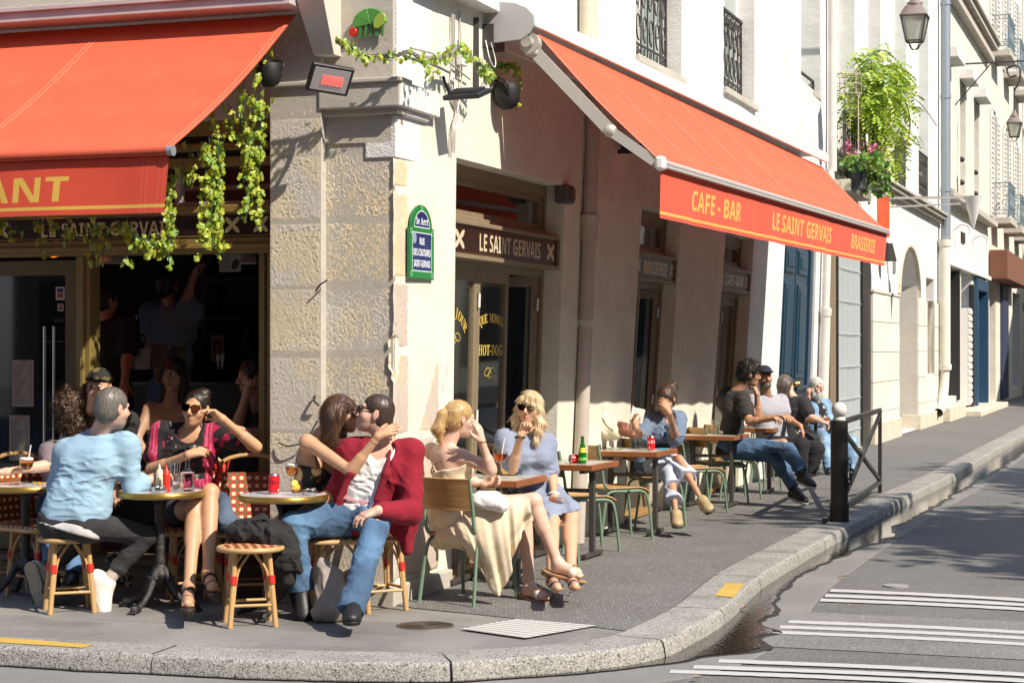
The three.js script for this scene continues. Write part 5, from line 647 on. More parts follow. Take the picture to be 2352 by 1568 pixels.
function stemGlass(label, pos, liquid, top, k = 1) {
  const t = thing('stem_glass', label, 'glass', pos), y0 = .085 * k, bl = (a) => [[.004, y0], [.022, y0 + .006], [.036, y0 + .025], [.042, y0 + .05], [.041, y0 + .08], [.035, y0 + .115 * a]].map(([x, y]) => [x * k, y]);
  part('bowl', [lathe([...bl(1), [.0335 * k, y0 + .115]], 28)], M.glass, t); part('stem', [lathe([[0, .001], [.034, .0015], [.03, .004], [.006, .010], [.0035, .02], [.0035, y0 - .008], [.006, y0]], 18)], M.glass, t);
  part('drink', [lathe([[0, y0 + .004], [.020 * k, y0 + .009], [.0345 * k, y0 + .026], [.0402 * k, y0 + .05], [.0402 * k, y0 + .062], [0, y0 + .062]], 24)], liquid, t); if (top) part('foam', [lathe([[0, y0 + .0625], [.0398 * k, y0 + .0625], [.039 * k, y0 + .082], [.03 * k, y0 + .086], [0, y0 + .085]], 20)], foam, t);
  part('straw', [rod(V(.005, y0 + .02, 0), V(.03, y0 + .165, .005), .0042, .0042, 8)], M.whiteMetal, t); return t;
}
function ashtray(label, pos) { const t = thing('ashtray', label, 'ashtray', pos); part('bowl', [lathe([[0, .002], [.042, .002], [.046, .006], [.046, .032], [.042, .034], [.039, .030], [.037, .010], [0, .009]], 28)], M.chrome, t); part('butt', [rod(V(-.01, .02, .0), V(.03, .038, .008), .0038, .0038, 6)], mat({ key: 'butt', c: [.62, .5, .36], roughness: .9 }), t); return t; }
const lemon = mat({ key: 'lem', c: [.82, .55, .03], roughness: .5 });
can('upright red cola can with black script on the couple table', P(629, 1147, 11.22).setY(.7285), -.9, true);
tumbler('short glass with lemon slice and amber dregs beside the ashtray', P(680, 1148, 11.14).setY(.7285), .128, .036, liq([.8, .4, .05], .03), .28, (t, r, h) => part('lemon_slice', [new THREE.CylinderGeometry(.024, .024, .006, 16).rotateX(1.3).rotateZ(.4).translate(0, .045, .004), new THREE.CylinderGeometry(.02, .02, .006, 14).rotateX(1.1).rotateZ(-.9).translate(-.008, .07, 0)], lemon, t));
stemGlass('tall beer glass with foam and straw in front of the kissing woman', P(672, 1135, 11.38).setY(.7285), beer, true, 1.05); ashtray('steel ashtray on the couple table', P(712, 1150, 11.17).setY(.7285));
ashtray('steel ashtray in front of the red squeeze bottle', P(366, 1148, 11.34).setY(.7285));
{ const sq = (label, pos, c, cap) => { const t = thing('squeeze_bottle', label, 'sauce bottle', pos); part('body', [lathe([[0, .001], [.021, .001], [.0225, .006], [.0225, .105], [.020, .118], [.012, .124], [0, .124]], 22)], c, t); part('nozzle', [lathe([[.02, .119], [.02, .13], [.009, .136], [.004, .165], [.0025, .168], [0, .168]], 16)], cap, t); };
  const rd = mat({ c: [.60, .03, .015], roughness: .35 }); sq('red ketchup squeeze bottle on the middle round table', P(382, 1143, 11.36).setY(.7285), rd, rd); sq('pale mayonnaise squeeze bottle behind the red one', P(366, 1134, 11.44).setY(.7285), mat({ c: [.62, .56, .40], roughness: .35 }), mat({ c: [.6, .57, .45], roughness: .4 }));
  const cf = thing('carafe', 'clear square glass water carafe with narrow neck', 'carafe', P(430, 1136, 11.42).setY(.7285), .5); const q = new THREE.CylinderGeometry(.05, .05, .115, 4, 1, true).rotateY(Math.PI / 4).translate(0, .06, 0); part('body', [new RoundedBoxGeometry(.074, .118, .074, 4, .012).translate(0, .06, 0)], mat({ c: [.93, .98, .96], roughness: .02, transmission: 1, thickness: .05, ior: 1.35 }), cf); part('neck', [lathe([[.034, .117], [.026, .13], [.0145, .142], [.0135, .19], [.0175, .196], [.0175, .204], [.0125, .205], [.0125, .145], [.022, .13]], 20)], M.glass, cf);
  tumbler('water tumbler with facets between squeeze bottles and carafe', P(404, 1138, 11.42).setY(.7285), .095, .026, liq([.93, .96, .95], .3), .62); tumbler('half full beer glass at the man blue sleeve', P(338, 1139, 11.45).setY(.7285), .095, .030, beer, .5, (t, r, h) => part('foam', [lathe([[0, .049], [.026, .049], [.0262, .055], [0, .055]], 18)], foam, t)); tumbler('small empty tumbler behind the beer glass', P(350, 1125, 11.6).setY(.7285), .10, .032);
  const ct = thing('cutlery_cup', 'cup of forks and knives behind the water tumbler', 'cutlery', P(400, 1126, 11.56).setY(.7285)); part('cup', [lathe([[0, .001], [.03, .001], [.034, .1], [.032, .1], [.028, .006]], 18)], M.glass, ct); for (let i = 0; i < 7; i++) part('fork', [bar(V(-.02 + i * .006, .02, .01 * (i % 3)), V(-.035 + i * .012, .175, .012 * (i % 3 - 1)), .007, .003)], M.chrome, ct); }
stemGlass('stemmed beer glass with foam and white straw on the left table', P(60, 1109, 11.9).setY(.7285), beer, true, 1.1);
{ const p = thing('snack_plate', 'small pile of yellow and green snacks on the left table', 'food', P(88, 1106, 11.95).setY(.7285)); for (let i = 0; i < 14; i++) part('snack', [box(rnd(.015, .03), .009, .012, rnd(-.045, .045), .006 + rnd(0, .012), rnd(-.03, .03), rnd(0, 3), .003)], mat({ key: 'snk' + i % 3, c: [[.6, .38, .05], [.45, .2, .05], [.25, .3, .06]][i % 3], roughness: .7 }), p); }
{ const n = thing('cutlery_set', 'dark cutlery on the back of the couple table', 'cutlery', P(600, 1133, 11.38).setY(.7285), .4); part('knife', [box(.11, .004, .012, 0, .004, 0)], M.chrome, n); part('fork', [box(.10, .004, .010, 0, .004, .02, .1)], M.chrome, n); }
// long-street tables
stemGlass('round glass of orange spritz with two straws on the table of the two women', onT('A', -.14, .12), orange, false, 1.25);
{ const b = thing('green_bottle', 'green glass water bottle with yellow label beside the lying can', 'bottle', onT('B', -.13, .15)); part('body', [lathe([[0, .001], [.027, .001], [.031, .01], [.032, .06], [.030, .09], [.022, .125], [.0145, .155], [.0125, .19], [.0145, .192], [.0145, .205], [.0115, .206]], 26)], mat({ c: [.05, .40, .06], roughness: .06, transmission: .75, thickness: 0 }), b); const lb = lathe([[.0318, .085], [.0245, .118]], 26); part('label', join([lb], true), mat({ map: canv(256, 64, (g) => { g.fillStyle = '#e3d84a'; g.fillRect(0, 0, 256, 64); g.fillStyle = '#1f6b36'; g.font = 'bold 40px sans-serif'; g.fillText('perrier', 6, 46); g.fillText('perrier', 134, 46); }), roughness: .4 }), b, true); const l2 = lathe([[.0328, .02], [.0328, .05]], 26); part('label', join([l2], true), mat({ map: canv(256, 40, (g) => { g.fillStyle = '#178a3a'; g.fillRect(0, 0, 256, 40); g.fillStyle = '#e6e05c'; g.font = 'bold 30px sans-serif'; g.fillText('PERRIER', 4, 31); g.fillText('PERRIER', 132, 31); }), roughness: .4 }), b, true); }
can('red cola can lying on its side beside the green bottle', onT('B', -.14, .05), AR + 2.2, false, true);
tumbler('clear glass with lemon slice and green print beside the lying can', onT('B', -.10, -.10), .145, .036, null, 0, (t) => { part('lemon_slice', [new THREE.CylinderGeometry(.026, .026, .007, 16).rotateX(1.2).rotateZ(.5).translate(.004, .04, .004)], lemon, t); part('print', join([lathe([[.0345, .09], [.0352, .115]], 24)], true), mat({ map: canv(256, 32, (g) => { g.clearRect(0, 0, 256, 32); g.fillStyle = '#1f7a44'; g.font = 'bold 30px serif'; g.fillText('perrier', 10, 25); g.fillText('perrier', 138, 25); }), transparent: true, alphaTest: .4 }), t, true); });
can('upright red can with white script at the reading woman elbow', onT('C', -.03, .16), AR - .6, false); tumbler('dark drink glass behind the reading woman can', onT('C', .14, .0), .12, .035, liq([.25, .08, .02], .02), .5);
tag(mesh('lighter', [new RoundedBoxGeometry(.075, .014, .02, 2, .006)], mat({ c: [.05, .35, .55], roughness: .3 }), scene), 'small turquoise lighter lying before the upright red can', 'lighter').position.copy(onT('C', .06, .24, .737));
tumbler('tall empty beer glass standing alone on the table of the curly haired man', onT('D', -.08, .03), .155, .038); ashtray('shallow steel ashtray beside the tall empty glass', onT('D', .12, .08)); tumbler('small tumbler at the crossed arms of the man in the cap', onT('E', -.1, .0), .09, .036, liq([.7, .55, .2], .05), .3); tumbler('low glass with yellow drink at the table edge of the man in the cap', onT('E', .08, .2), .05, .04, liq([.7, .5, .05], .03), .7);
{ const c = thing('coffee_cup', 'white cup and saucer on the farthest table', 'cup', onT('F', -.05, .05)); part('saucer', [lathe([[0, .002], [.05, .004], [.07, .012], [.068, .014], [0, .008]], 20)], M.whiteMetal, c); part('cup', [lathe([[0, .01], [.03, .011], [.038, .035], [.042, .075], [.039, .075], [.034, .03], [0, .02]], 20)], M.whiteMetal, c); part('handle', [new THREE.TorusGeometry(.018, .005, 5, 12).translate(.055, .045, 0)], M.whiteMetal, c); }
// barrier at the kerb
{ const p = G(1928, 1199), b = thing('bollard', 'dark steel bollard with a white painted ball on top by the kerb', 'bollard', wg(p)); part('post', [lathe([[0, 0], [.088, 0], [.088, .17], [.08, .175], [.08, .93], [.076, .94], [0, .94]], 24)], mat({ c: [.045, .04, .034], roughness: .42, metalness: .3, bumpMap: rep(T.fine, 3), bumpScale: .002 }), b); part('ball', [lathe([[.055, .935], [.06, .95], [.045, .965], [.05, .975]], 18), ball(.072, 0, 1.035, 0, 20, 14)], mat({ c: [.74, .72, .68], roughness: .4, map: T.plaster }), b); part('chain', [...Array(9)].map((_, i) => new THREE.TorusGeometry(.024, .0055, 6, 12).scale(.7, 1.25, 1).rotateY(i % 2 ? 1.5 : .2).translate(.085 + .012 * Math.sin(i), .56 - .045 * i + (i > 5 ? .09 * (i - 5) : 0), .06 + .02 * (i > 5 ? i - 5 : 0))), M.iron, b);
  const q = wg(G(2022, 1131)), d = q.clone().sub(wg(p)), L2 = d.length(), f = thing('street_barrier', 'grey steel barrier frame with crossed bars between bollard and far post', 'barrier', wg(p), Math.atan2(-d.z, d.x)), sb = mat({ c: [.055, .05, .045], roughness: .4, metalness: .3 }); part('rail', [bx(.08, L2, .89, .94, -.02, .02, .004)], sb, f); part('post', [bx(L2 - .04, L2, 0, .89, -.02, .02, .004)], sb, f); part('rail', [bx(.08, L2 - .04, .10, .14, -.02, .02, .004)], sb, f); part('cross_bar', [bar(V(.08, .15, .006), V(L2 - .04, .88, .006), .035, .035)], sb, f); part('cross_bar', [bar(V(.08, .88, -.006), V(L2 - .04, .15, -.006), .035, .035)], sb, f); part('base_plate', [bx(-.3, -.08, .02, .06, -.12, -.08, .004)], sb, f); }
// ---------- figures: one smooth field per body, garment, head of hair ----------
const c_ = (a, b, ra, rb = ra, k = .03) => ({ a, b, ra, rb, k }), e_ = (c, r, k = .02, X, Y, Z) => ({ c, r, k, X, Y, Z }), sub = (o) => ({ ...o, sub: 1 });
function surf(prims, { cell = .009, cut, disp, color }) {
  let x0 = 1e9, y0 = 1e9, z0 = 1e9, x1 = -1e9, y1 = -1e9, z1 = -1e9; const pad = cell * 3 + .012, bb = [];
  for (const p of prims) { const R = p.c ? Math.max(...p.r) : Math.max(p.ra, p.rb), A = p.c || p.a, B = p.c || p.b, b = [Math.min(A.x, B.x) - R, Math.min(A.y, B.y) - R, Math.min(A.z, B.z) - R, Math.max(A.x, B.x) + R, Math.max(A.y, B.y) + R, Math.max(A.z, B.z) + R]; bb.push(b); if (p.sub) continue; x0 = Math.min(x0, b[0]); y0 = Math.min(y0, b[1]); z0 = Math.min(z0, b[2]); x1 = Math.max(x1, b[3]); y1 = Math.max(y1, b[4]); z1 = Math.max(z1, b[5]); }
  x0 -= pad; y0 -= pad; z0 -= pad; const nx = Math.ceil((x1 + pad - x0) / cell) + 1, ny = Math.ceil((y1 + pad - y0) / cell) + 1, nz = Math.ceil((z1 + pad - z0) / cell) + 1, f = new Float32Array(nx * ny * nz).fill(1), sy = nx, sz = nx * ny, q = V();
  prims.forEach((p, n) => {
    const b = bb[n], m = p.k + cell * 3, i0 = Math.max(0, Math.floor((b[0] - m - x0) / cell)), i1 = Math.min(nx - 1, Math.ceil((b[3] + m - x0) / cell)), j0 = Math.max(0, Math.floor((b[1] - m - y0) / cell)), j1 = Math.min(ny - 1, Math.ceil((b[4] + m - y0) / cell)), k0 = Math.max(0, Math.floor((b[2] - m - z0) / cell)), k1 = Math.min(nz - 1, Math.ceil((b[5] + m - z0) / cell));
    const kk = Math.max(p.k, 1e-4); let dx, dy, dz, ll; if (!p.c) { dx = p.b.x - p.a.x; dy = p.b.y - p.a.y; dz = p.b.z - p.a.z; ll = Math.max(1e-9, dx * dx + dy * dy + dz * dz); }
    for (let k = k0; k <= k1; k++) for (let j = j0; j <= j1; j++) for (let i = i0; i <= i1; i++) {
      const X = x0 + i * cell, Y = y0 + j * cell, Z = z0 + k * cell; let d;
      if (p.c) { let ux = X - p.c.x, uy = Y - p.c.y, uz = Z - p.c.z; if (p.X) { const a = ux * p.X.x + uy * p.X.y + uz * p.X.z, b2 = ux * p.Y.x + uy * p.Y.y + uz * p.Y.z, c2 = ux * p.Z.x + uy * p.Z.y + uz * p.Z.z; ux = a; uy = b2; uz = c2; } const k0_ = Math.hypot(ux / p.r[0], uy / p.r[1], uz / p.r[2]), k1_ = Math.hypot(ux / (p.r[0] * p.r[0]), uy / (p.r[1] * p.r[1]), uz / (p.r[2] * p.r[2])); d = k1_ > 1e-6 ? k0_ * (k0_ - 1) / k1_ : -Math.min(...p.r); }
      else { const px = X - p.a.x, py = Y - p.a.y, pz = Z - p.a.z; let t = (px * dx + py * dy + pz * dz) / ll; t = t < 0 ? 0 : t > 1 ? 1 : t; d = Math.hypot(px - dx * t, py - dy * t, pz - dz * t) - (p.ra + (p.rb - p.ra) * t); }
      const o = k * sz + j * sy + i, v = f[o]; if (p.sub) { const h = clamp(.5 - .5 * (v + d) / kk); f[o] = mix(v, -d, h) + kk * h * (1 - h); } else { if (v > .99) f[o] = d; else { const h2 = clamp(.5 + .5 * (v - d) / kk); f[o] = v * (1 - h2) + d * h2 - kk * h2 * (1 - h2); } }
    }
  });
  if (disp || cut) for (let k = 0; k < nz; k++) for (let j = 0; j < ny; j++) for (let i = 0; i < nx; i++) { const o = k * sz + j * sy + i; if (f[o] > cell * 4 + .015) continue; q.set(x0 + i * cell, y0 + j * cell, z0 + k * cell); if (disp && Math.abs(f[o]) < cell * 2.5 + .012) f[o] += disp(q); if (cut) f[o] = Math.max(f[o], cut(q)); }
  const vid = new Int32Array(nx * ny * nz).fill(-1), pos = [], nor = [], idx = []; let nv = 0;
  for (let k = 0; k < nz - 1; k++) for (let j = 0; j < ny - 1; j++) for (let i = 0; i < nx - 1; i++) {
    const o = k * sz + j * sy + i; let mask = 0; const g = [f[o], f[o + 1], f[o + sy], f[o + sy + 1], f[o + sz], f[o + sz + 1], f[o + sz + sy], f[o + sz + sy + 1]]; for (let c = 0; c < 8; c++) if (g[c] < 0) mask |= 1 << c; if (mask === 0 || mask === 255) continue;
    let sx = 0, syy = 0, szz = 0, n = 0; for (let a = 0; a < 8; a++) for (const bit of [1, 2, 4]) { const b = a | bit; if (b === a) continue; if ((g[a] < 0) === (g[b] < 0)) continue; const t = g[a] / (g[a] - g[b]); sx += (a & 1) + (bit === 1 ? t : 0); syy += (a >> 1 & 1) + (bit === 2 ? t : 0); szz += (a >> 2 & 1) + (bit === 4 ? t : 0); n++; }
    sx /= n; syy /= n; szz /= n; vid[o] = nv++; pos.push(x0 + (i + sx) * cell, y0 + (j + syy) * cell, z0 + (k + szz) * cell);
    const w = (a, b, c, d, u, v) => mix(mix(a, b, u), mix(c, d, u), v); const gx = w(g[1] - g[0], g[3] - g[2], g[5] - g[4], g[7] - g[6], syy, szz), gy = w(g[2] - g[0], g[3] - g[1], g[6] - g[4], g[7] - g[5], sx, szz), gz = w(g[4] - g[0], g[5] - g[1], g[6] - g[2], g[7] - g[3], sx, syy), l = Math.hypot(gx, gy, gz) || 1; nor.push(gx / l, gy / l, gz / l);
  }
  const put4 = (a, b, c, d, fl) => { if (a < 0 || b < 0 || c < 0 || d < 0) return; fl ? idx.push(a, c, b, a, d, c) : idx.push(a, b, c, a, c, d); };
  for (let k = 1; k < nz - 1; k++) for (let j = 1; j < ny - 1; j++) for (let i = 1; i < nx - 1; i++) { const o = k * sz + j * sy + i, s = f[o] < 0; if (s !== f[o + 1] < 0) put4(vid[o - sy - sz], vid[o - sz], vid[o], vid[o - sy], !s); if (s !== f[o + sy] < 0) put4(vid[o - 1 - sz], vid[o - 1], vid[o], vid[o - sz], !s); if (s !== f[o + sz] < 0) put4(vid[o - 1 - sy], vid[o - sy], vid[o], vid[o - 1], !s); }
  const geo = new THREE.BufferGeometry(); geo.setAttribute('position', new THREE.Float32BufferAttribute(pos, 3)); geo.setAttribute('normal', new THREE.Float32BufferAttribute(nor, 3));
  if (color) { const col = []; const n = V(); for (let i = 0; i < nv; i++) { q.set(pos[i * 3], pos[i * 3 + 1], pos[i * 3 + 2]); n.set(nor[i * 3], nor[i * 3 + 1], nor[i * 3 + 2]); col.push(...color(q, n)); } geo.setAttribute('color', new THREE.Float32BufferAttribute(col, 3)); }
  geo.setIndex(idx); return geo;
}
const Y1 = V(0, 1, 0), dirY = (deg) => { const a = deg * Math.PI / 180; return V(Math.sin(a), 0, Math.cos(a)); };
function solve(par, s, L) {                                                          // joint: where the sight line meets the sphere of the bone's length
  const [x, y, sg = 0] = s, dp = -par.z; if (sg !== 0 && Math.abs(sg) !== 1) return P(x, y, dp - sg);
  const o = V(0, H, 0), r = V((x - CX) / F, -(y - HY) / F, -1).normalize(), m = par.clone().sub(o), tc = m.dot(r), d2 = m.lengthSq() - tc * tc, dd = L * L - d2; let t = tc; if (sg && dd > 0) t += (sg > 0 ? -1 : 1) * Math.sqrt(dd); return o.addScaledVector(r, t);
}
function skeleton(p) {
  const k = p.sc || (p.fem ? .95 : 1), s = { k, p }; s.hip = P(p.hip[0], p.hip[1], p.d); s.f = dirY(p.yaw); s.lat = V(s.f.z, 0, -s.f.x); const sy = p.syaw ?? p.yaw; s.sf = dirY(sy); s.slat = V(s.sf.z, 0, -s.sf.x);
  s.sh = solve(s.hip, p.sh, .50 * k); s.up = s.sh.clone().sub(s.hip).normalize(); const sw = (p.fem ? .155 : .178) * k, hw = .085 * k; s.sf.addScaledVector(s.up, -s.sf.dot(s.up)).normalize();
  const jp = (q, def) => q ? P(q[0], q[1], q[2] ? -s.sh.z - q[2] : -def.z) : def; s.sR = jp(p.sR, s.sh.clone().addScaledVector(s.slat, -sw)); s.sL = jp(p.sL, s.sh.clone().addScaledVector(s.slat, sw));
  s.hR = s.hip.clone().addScaledVector(s.lat, -hw); s.hL = s.hip.clone().addScaledVector(s.lat, hw); s.head = solve(s.sh, p.head, .27 * k);
  for (const q of ['R', 'L']) { const a = p['arm' + q], l = p['leg' + q]; if (a) { s['e' + q] = solve(s['s' + q], a[0], .285 * k); s['w' + q] = solve(s['e' + q], a[1], .25 * k); s['hd' + q] = a[2]; } if (l) { s['k' + q] = solve(s['h' + q], l[0], .43 * k); s['a' + q] = solve(s['k' + q], l[1], .42 * k); if (l[2]) s['t' + q] = solve(s['a' + q], l[2], .17 * k); } }
  const E = new THREE.Euler(p.pitch || 0, (p.hyaw || 0) * Math.PI / 180, p.roll || 0, 'YXZ'); s.hm = new THREE.Matrix4().makeRotationFromEuler(E); if (p.rollZ) s.hm.premultiply(new THREE.Matrix4().makeRotationZ(p.rollZ)); s.hm.setPosition(s.head); const hs = (p.hs || 1) * k * .98; s.hm.scale(V(hs, hs, hs)); s.hk = hs;
  s.H = (x, y, z) => V(x, y, z).applyMatrix4(s.hm); const ex = V().setFromMatrixColumn(s.hm, 0).normalize(), ey = V().setFromMatrixColumn(s.hm, 1).normalize(), ez = V().setFromMatrixColumn(s.hm, 2).normalize(); s.hx = ex; s.hy = ey; s.hz = ez;
  s.nb = s.sh.clone().addScaledVector(s.up, .035 * k); s.cap = (t, o) => s.hip.clone().lerp(s.sh, t).addScaledVector(s.slat, o);
  s.he = (x, y, z, r, kk) => e_(s.H(x, y, z), r.map((v) => v * hs), kk ?? .012, ex, ey, ez); s.hc = (a, b, ra, rb, kk) => c_(s.H(...a), s.H(...b), ra * hs, (rb ?? ra) * hs, kk ?? .008); return s;
}
const lp = (a, b, t) => a.clone().lerp(b, t);
function torsoPrims(s, g = 0) {                                                      // g: how far a garment stands off
  const k = s.k, f = s.p.fem, w = s.p.wide || 1, o = [c_(s.cap(.74, -.072 * k * w), s.cap(.74, .072 * k * w), (f ? .092 : .108) * k * w + g, undefined, .05), c_(s.cap(.40, -.05 * k * w), s.cap(.40, .05 * k * w), (f ? .085 : .102) * k * w + g, undefined, .07), c_(lp(s.hR, s.hL, .08).addScaledVector(s.up, .02), lp(s.hR, s.hL, .92).addScaledVector(s.up, .02), .103 * k * w + g, undefined, .07), c_(s.sR.clone().addScaledVector(s.up, -.015), s.sL.clone().addScaledVector(s.up, -.015), .052 * k + g, undefined, .06), c_(s.cap(.9, -.05 * k), s.cap(.9, .05 * k), .078 * k + g, undefined, .05)];
  if (f) for (const q of [-1, 1]) o.push(e_(s.cap(.68, q * .068 * k).addScaledVector(s.sf, .075 * k), [.058 * k + g, .058 * k + g, .052 * k + g], .04));
  return o;
}
function armPrims(s, q, t = 2, g = 0, g2 = g) {                                       // t: 0..1 upper arm, 1..2 forearm
  const S = s['s' + q], E = s['e' + q], W = s['w' + q], k = s.k, m = s.p.fem ? .88 : 1; if (!E) return []; const o = [c_(S, lp(S, E, Math.min(1, t)), .054 * k * m + g, mix(.054, .041, Math.min(1, t)) * k * m + g2, .035)];
  if (t > 1) o.push(c_(E, lp(E, W, t - 1), .041 * k * m + g2, mix(.041, .027, t - 1) * k * m + g2, .02), c_(lp(E, W, .12), lp(E, W, Math.min(.35, t - 1)), .043 * k * m + g2, .040 * k * m + g2, .02)); return o;
}
function legPrims(s, q, t = 2, g = 0, g2 = g, fl = 0) {
  const S = s['h' + q], E = s['k' + q], W = s['a' + q], k = s.k; if (!E) return []; const m = s.p.fem ? .94 : 1, o = [c_(S, lp(S, E, Math.min(1, t)), .092 * k * m + g, mix(.092, .057, Math.min(1, t)) * k * m + mix(g, g2, Math.min(1, t)), .05)];
  if (t > 1) { o.push(c_(E, lp(E, W, t - 1), .055 * k * m + g2, mix(.055, .037, t - 1) * k * m + g2 + fl, .025)); if (!fl) { const kn = E.clone().sub(S).cross(W.clone().sub(E)); const bk = W.clone().sub(E).cross(kn).normalize(); if (isFinite(bk.x)) o.push(c_(lp(E, W, .2).addScaledVector(bk, -.012), lp(E, W, .42).addScaledVector(bk, -.010), .052 * k * m + g2, .046 * k * m + g2, .03)); } } return o;
}
function footPrims(s, q) { const A = s['a' + q], Tt = s['t' + q]; if (!Tt) return []; const k = s.k, d = Tt.clone().sub(A).normalize(), sh = A.clone().sub(s['k' + q]).normalize(), hl = A.clone().addScaledVector(sh, .045 * k).addScaledVector(d, -.03 * k), bl = lp(A, Tt, .72).addScaledVector(sh, .012 * k); return [c_(A, hl, .036 * k, .034 * k, .03), c_(A, bl, .034 * k, .033 * k, .02), c_(hl, bl, .03 * k, .03 * k, .02), c_(bl, lp(bl, Tt, .7), .034 * k, .028 * k, .02), ...[-2, -1, 0, 1, 2].map((i) => { const lt = d.clone().cross(sh).normalize(), b = lp(A, Tt, .86).addScaledVector(sh, .016 * k).addScaledVector(lt, i * .0145 * k); return c_(b, b.clone().addScaledVector(d, (.034 - .003 * Math.abs(i)) * k), .0105 * k, .009 * k, .003); })]; }
function handGeo(s, q, color) {
  const W = s['w' + q], E = s['e' + q], h = s['hd' + q] || {}; if (!W) return null; const k = s.k * (s.p.fem ? .95 : 1.04), fore = W.clone().sub(E).normalize(); let d = h.to ? solve(W, h.to, .17 * k).sub(W).normalize() : fore.clone(); let n = h.n ? V(...h.n) : V(0, -1, 0); n.addScaledVector(d, -n.dot(d)).normalize(); const lt = d.clone().cross(n).multiplyScalar(q === 'L' ? -1 : 1);   // lt: to the thumb side
  const o = [], at = (a, b, c) => W.clone().addScaledVector(d, a * k).addScaledVector(lt, b * k).addScaledVector(n, c * k), C = h.curl ?? .4; o.push(c_(lp(E, W, .85), W, .029 * k, .026 * k, .02)); const cs = Array.isArray(C) ? C : [C * .85, C, C * 1.05, C * 1.15];
  [[.027, .086, .074], [.009, .092, .082], [-.009, .088, .076], [-.026, .078, .060]].forEach(([b, a, len], i) => { o.push(c_(W, at(a, b, 0), .023 * k, .0125 * k, .012)); let p = at(a, b, 0), ang = 0; const sp = (h.spread ?? .08) * (1.5 - i) * -1; [.45, .31, .24].forEach((f, j) => { ang += cs[i] * [1.0, 1.15, .8][j]; const v = d.clone().multiplyScalar(Math.cos(ang)).addScaledVector(n, Math.sin(ang)).addScaledVector(lt, -sp * .6 * (j === 0 ? 1 : .8)).normalize(), r = p.clone().addScaledVector(v, len * f * k); o.push(c_(p, r, (.0098 - .0012 * j) * k, (.0092 - .0014 * j) * k, .004)); p = r; }); });
  const tb = at(.022, .024, .006), tm = tb.clone().add(d.clone().multiplyScalar(.034 * k)).addScaledVector(lt, .026 * k).addScaledVector(n, .018 * k * (h.th ?? 1)), tt = tm.clone().addScaledVector(d, .03 * k).addScaledVector(lt, (.010) * k).addScaledVector(n, .012 * k); o.push(c_(tb, tm, .0165 * k, .0125 * k, .012), c_(tm, tt, .0115 * k, .009 * k, .004)); o.push(e_(at(.05, 0, .004), [.032 * k, .03 * k, .016 * k], .01, d, lt, n));
  return surf(o, { cell: s.p.hcell || .0045, color });
}
// head: skull, jaw, brow, nose, lips, ears; looks along +z of its own frame
function headGeo(s, tone, o = {}) {
  const f = s.p.fem ? 1 : 0, { he, hc } = s, jw = f ? .049 : .055, P_ = [he(0, .032, -.016, [.073, .086, .092], .01), he(0, -.035, .024, [.060 - .003 * f, .075, .064], .03), he(0, -.078, .038, [jw * .8, .034, .046], .03), he(0, -.098, .062, [.020 + .004 * (1 - f), .018, .018], .022), hc([0, .02, .086], [0, -.022, .112], .0085, .0125, .012), he(.011, -.031, .098, [.0095, .008, .011], .006), he(-.011, -.031, .098, [.0095, .008, .011], .006), hc([-.036, .028, .073], [.036, .028, .073], .012, undefined, .02), he(.040, -.026, .055, [.026, .024, .024], .03), he(-.040, -.026, .055, [.026, .024, .024], .03)];
  for (const q of [-1, 1]) P_.push(sub(he(q * .031, .008, .098, [.017, .010, .015], .014)), hc([q * .022, -.060, .079], [0, -.057, .0905], .0048, .0062, .006), hc([q * .020, -.067, .080], [0, -.0705, .089], .0052, .0068, .006), he(q * .077, -.002, -.008, [.008, .031, .018], .008), hc([q * .080, .024, -.014], [q * .083, -.015, -.018], .0055, .005, .004));
  P_.push(c_(s.H(0, -.035, -.025), s.nb, (f ? .048 : .057) * s.k, (f ? .052 : .062) * s.k, .03));
  const L1 = s.H(0, -.057, .09), L2 = s.H(0, -.070, .089), inv = s.hm.clone().invert(), lip = o.lip || tone.map((v, i) => v * [.92, .58, .58][i]), q = V();
  return surf(P_, { cell: .0042 * Math.max(1, s.k), color: (p) => { q.copy(p).applyMatrix4(inv); const nz = 1 + .10 * (fbm(q.x * 70, q.y * 70, q.z * 70, 2) - .5); let c = tone.map((v) => v * nz); const mx = (b, t) => { c = c.map((v, i) => mix(v, b[i], t)); };
    if (q.z > .04) { const ly = Math.abs(q.y + .0635 - .25 * q.x * q.x * 0), lx = Math.abs(q.x); if (q.z > .06 && lx < .025 && ly < .013 * (1 - lx / .03)) mx(lip, .85); mx([tone[0] * 1.02, tone[1] * .82, tone[2] * .80], .45 * (sstep(.035, .01, Math.hypot(lx - .042, q.y + .025))) + .35 * sstep(.022, .008, Math.hypot(q.x, q.y + .026)));
      if (o.brow) { const by = .030 - .12 * Math.pow(lx - .030, 2) * 10; if (lx > .011 && lx < .052 && Math.abs(q.y - by) < .0065) mx(o.brow, .8); } if (!o.closed && Math.abs(q.y - .008) < .007 && Math.abs(lx - .031) < .015) mx([.05, .035, .03], .55); }
    if (o.stubble) { const t = sstep(-.035, -.06, q.y) * sstep(-.02, .02, q.z) ; const mu = q.z > .07 && Math.abs(q.y + .045) < .009 ? 1 : 0; const lipm = q.z > .06 && Math.abs(q.x) < .022 && Math.abs(q.y + .0635) < .01; if (!lipm) mx(o.stubble, clamp(t + mu) * .5); } return c; } });
}
const skinC = (t) => (p) => { const k = 1 + .10 * (fbm(p.x * 28, p.y * 28, p.z * 28, 3) - .5); return [t[0] * k, t[1] * k * .99, t[2] * k * .98]; };
const clothC = (c, v = .12, fr = 40) => (p) => { const k = 1 + v * (fbm(p.x * fr, p.y * fr, p.z * fr, 3) - .5) * 2; return c.map((x) => x * k); };
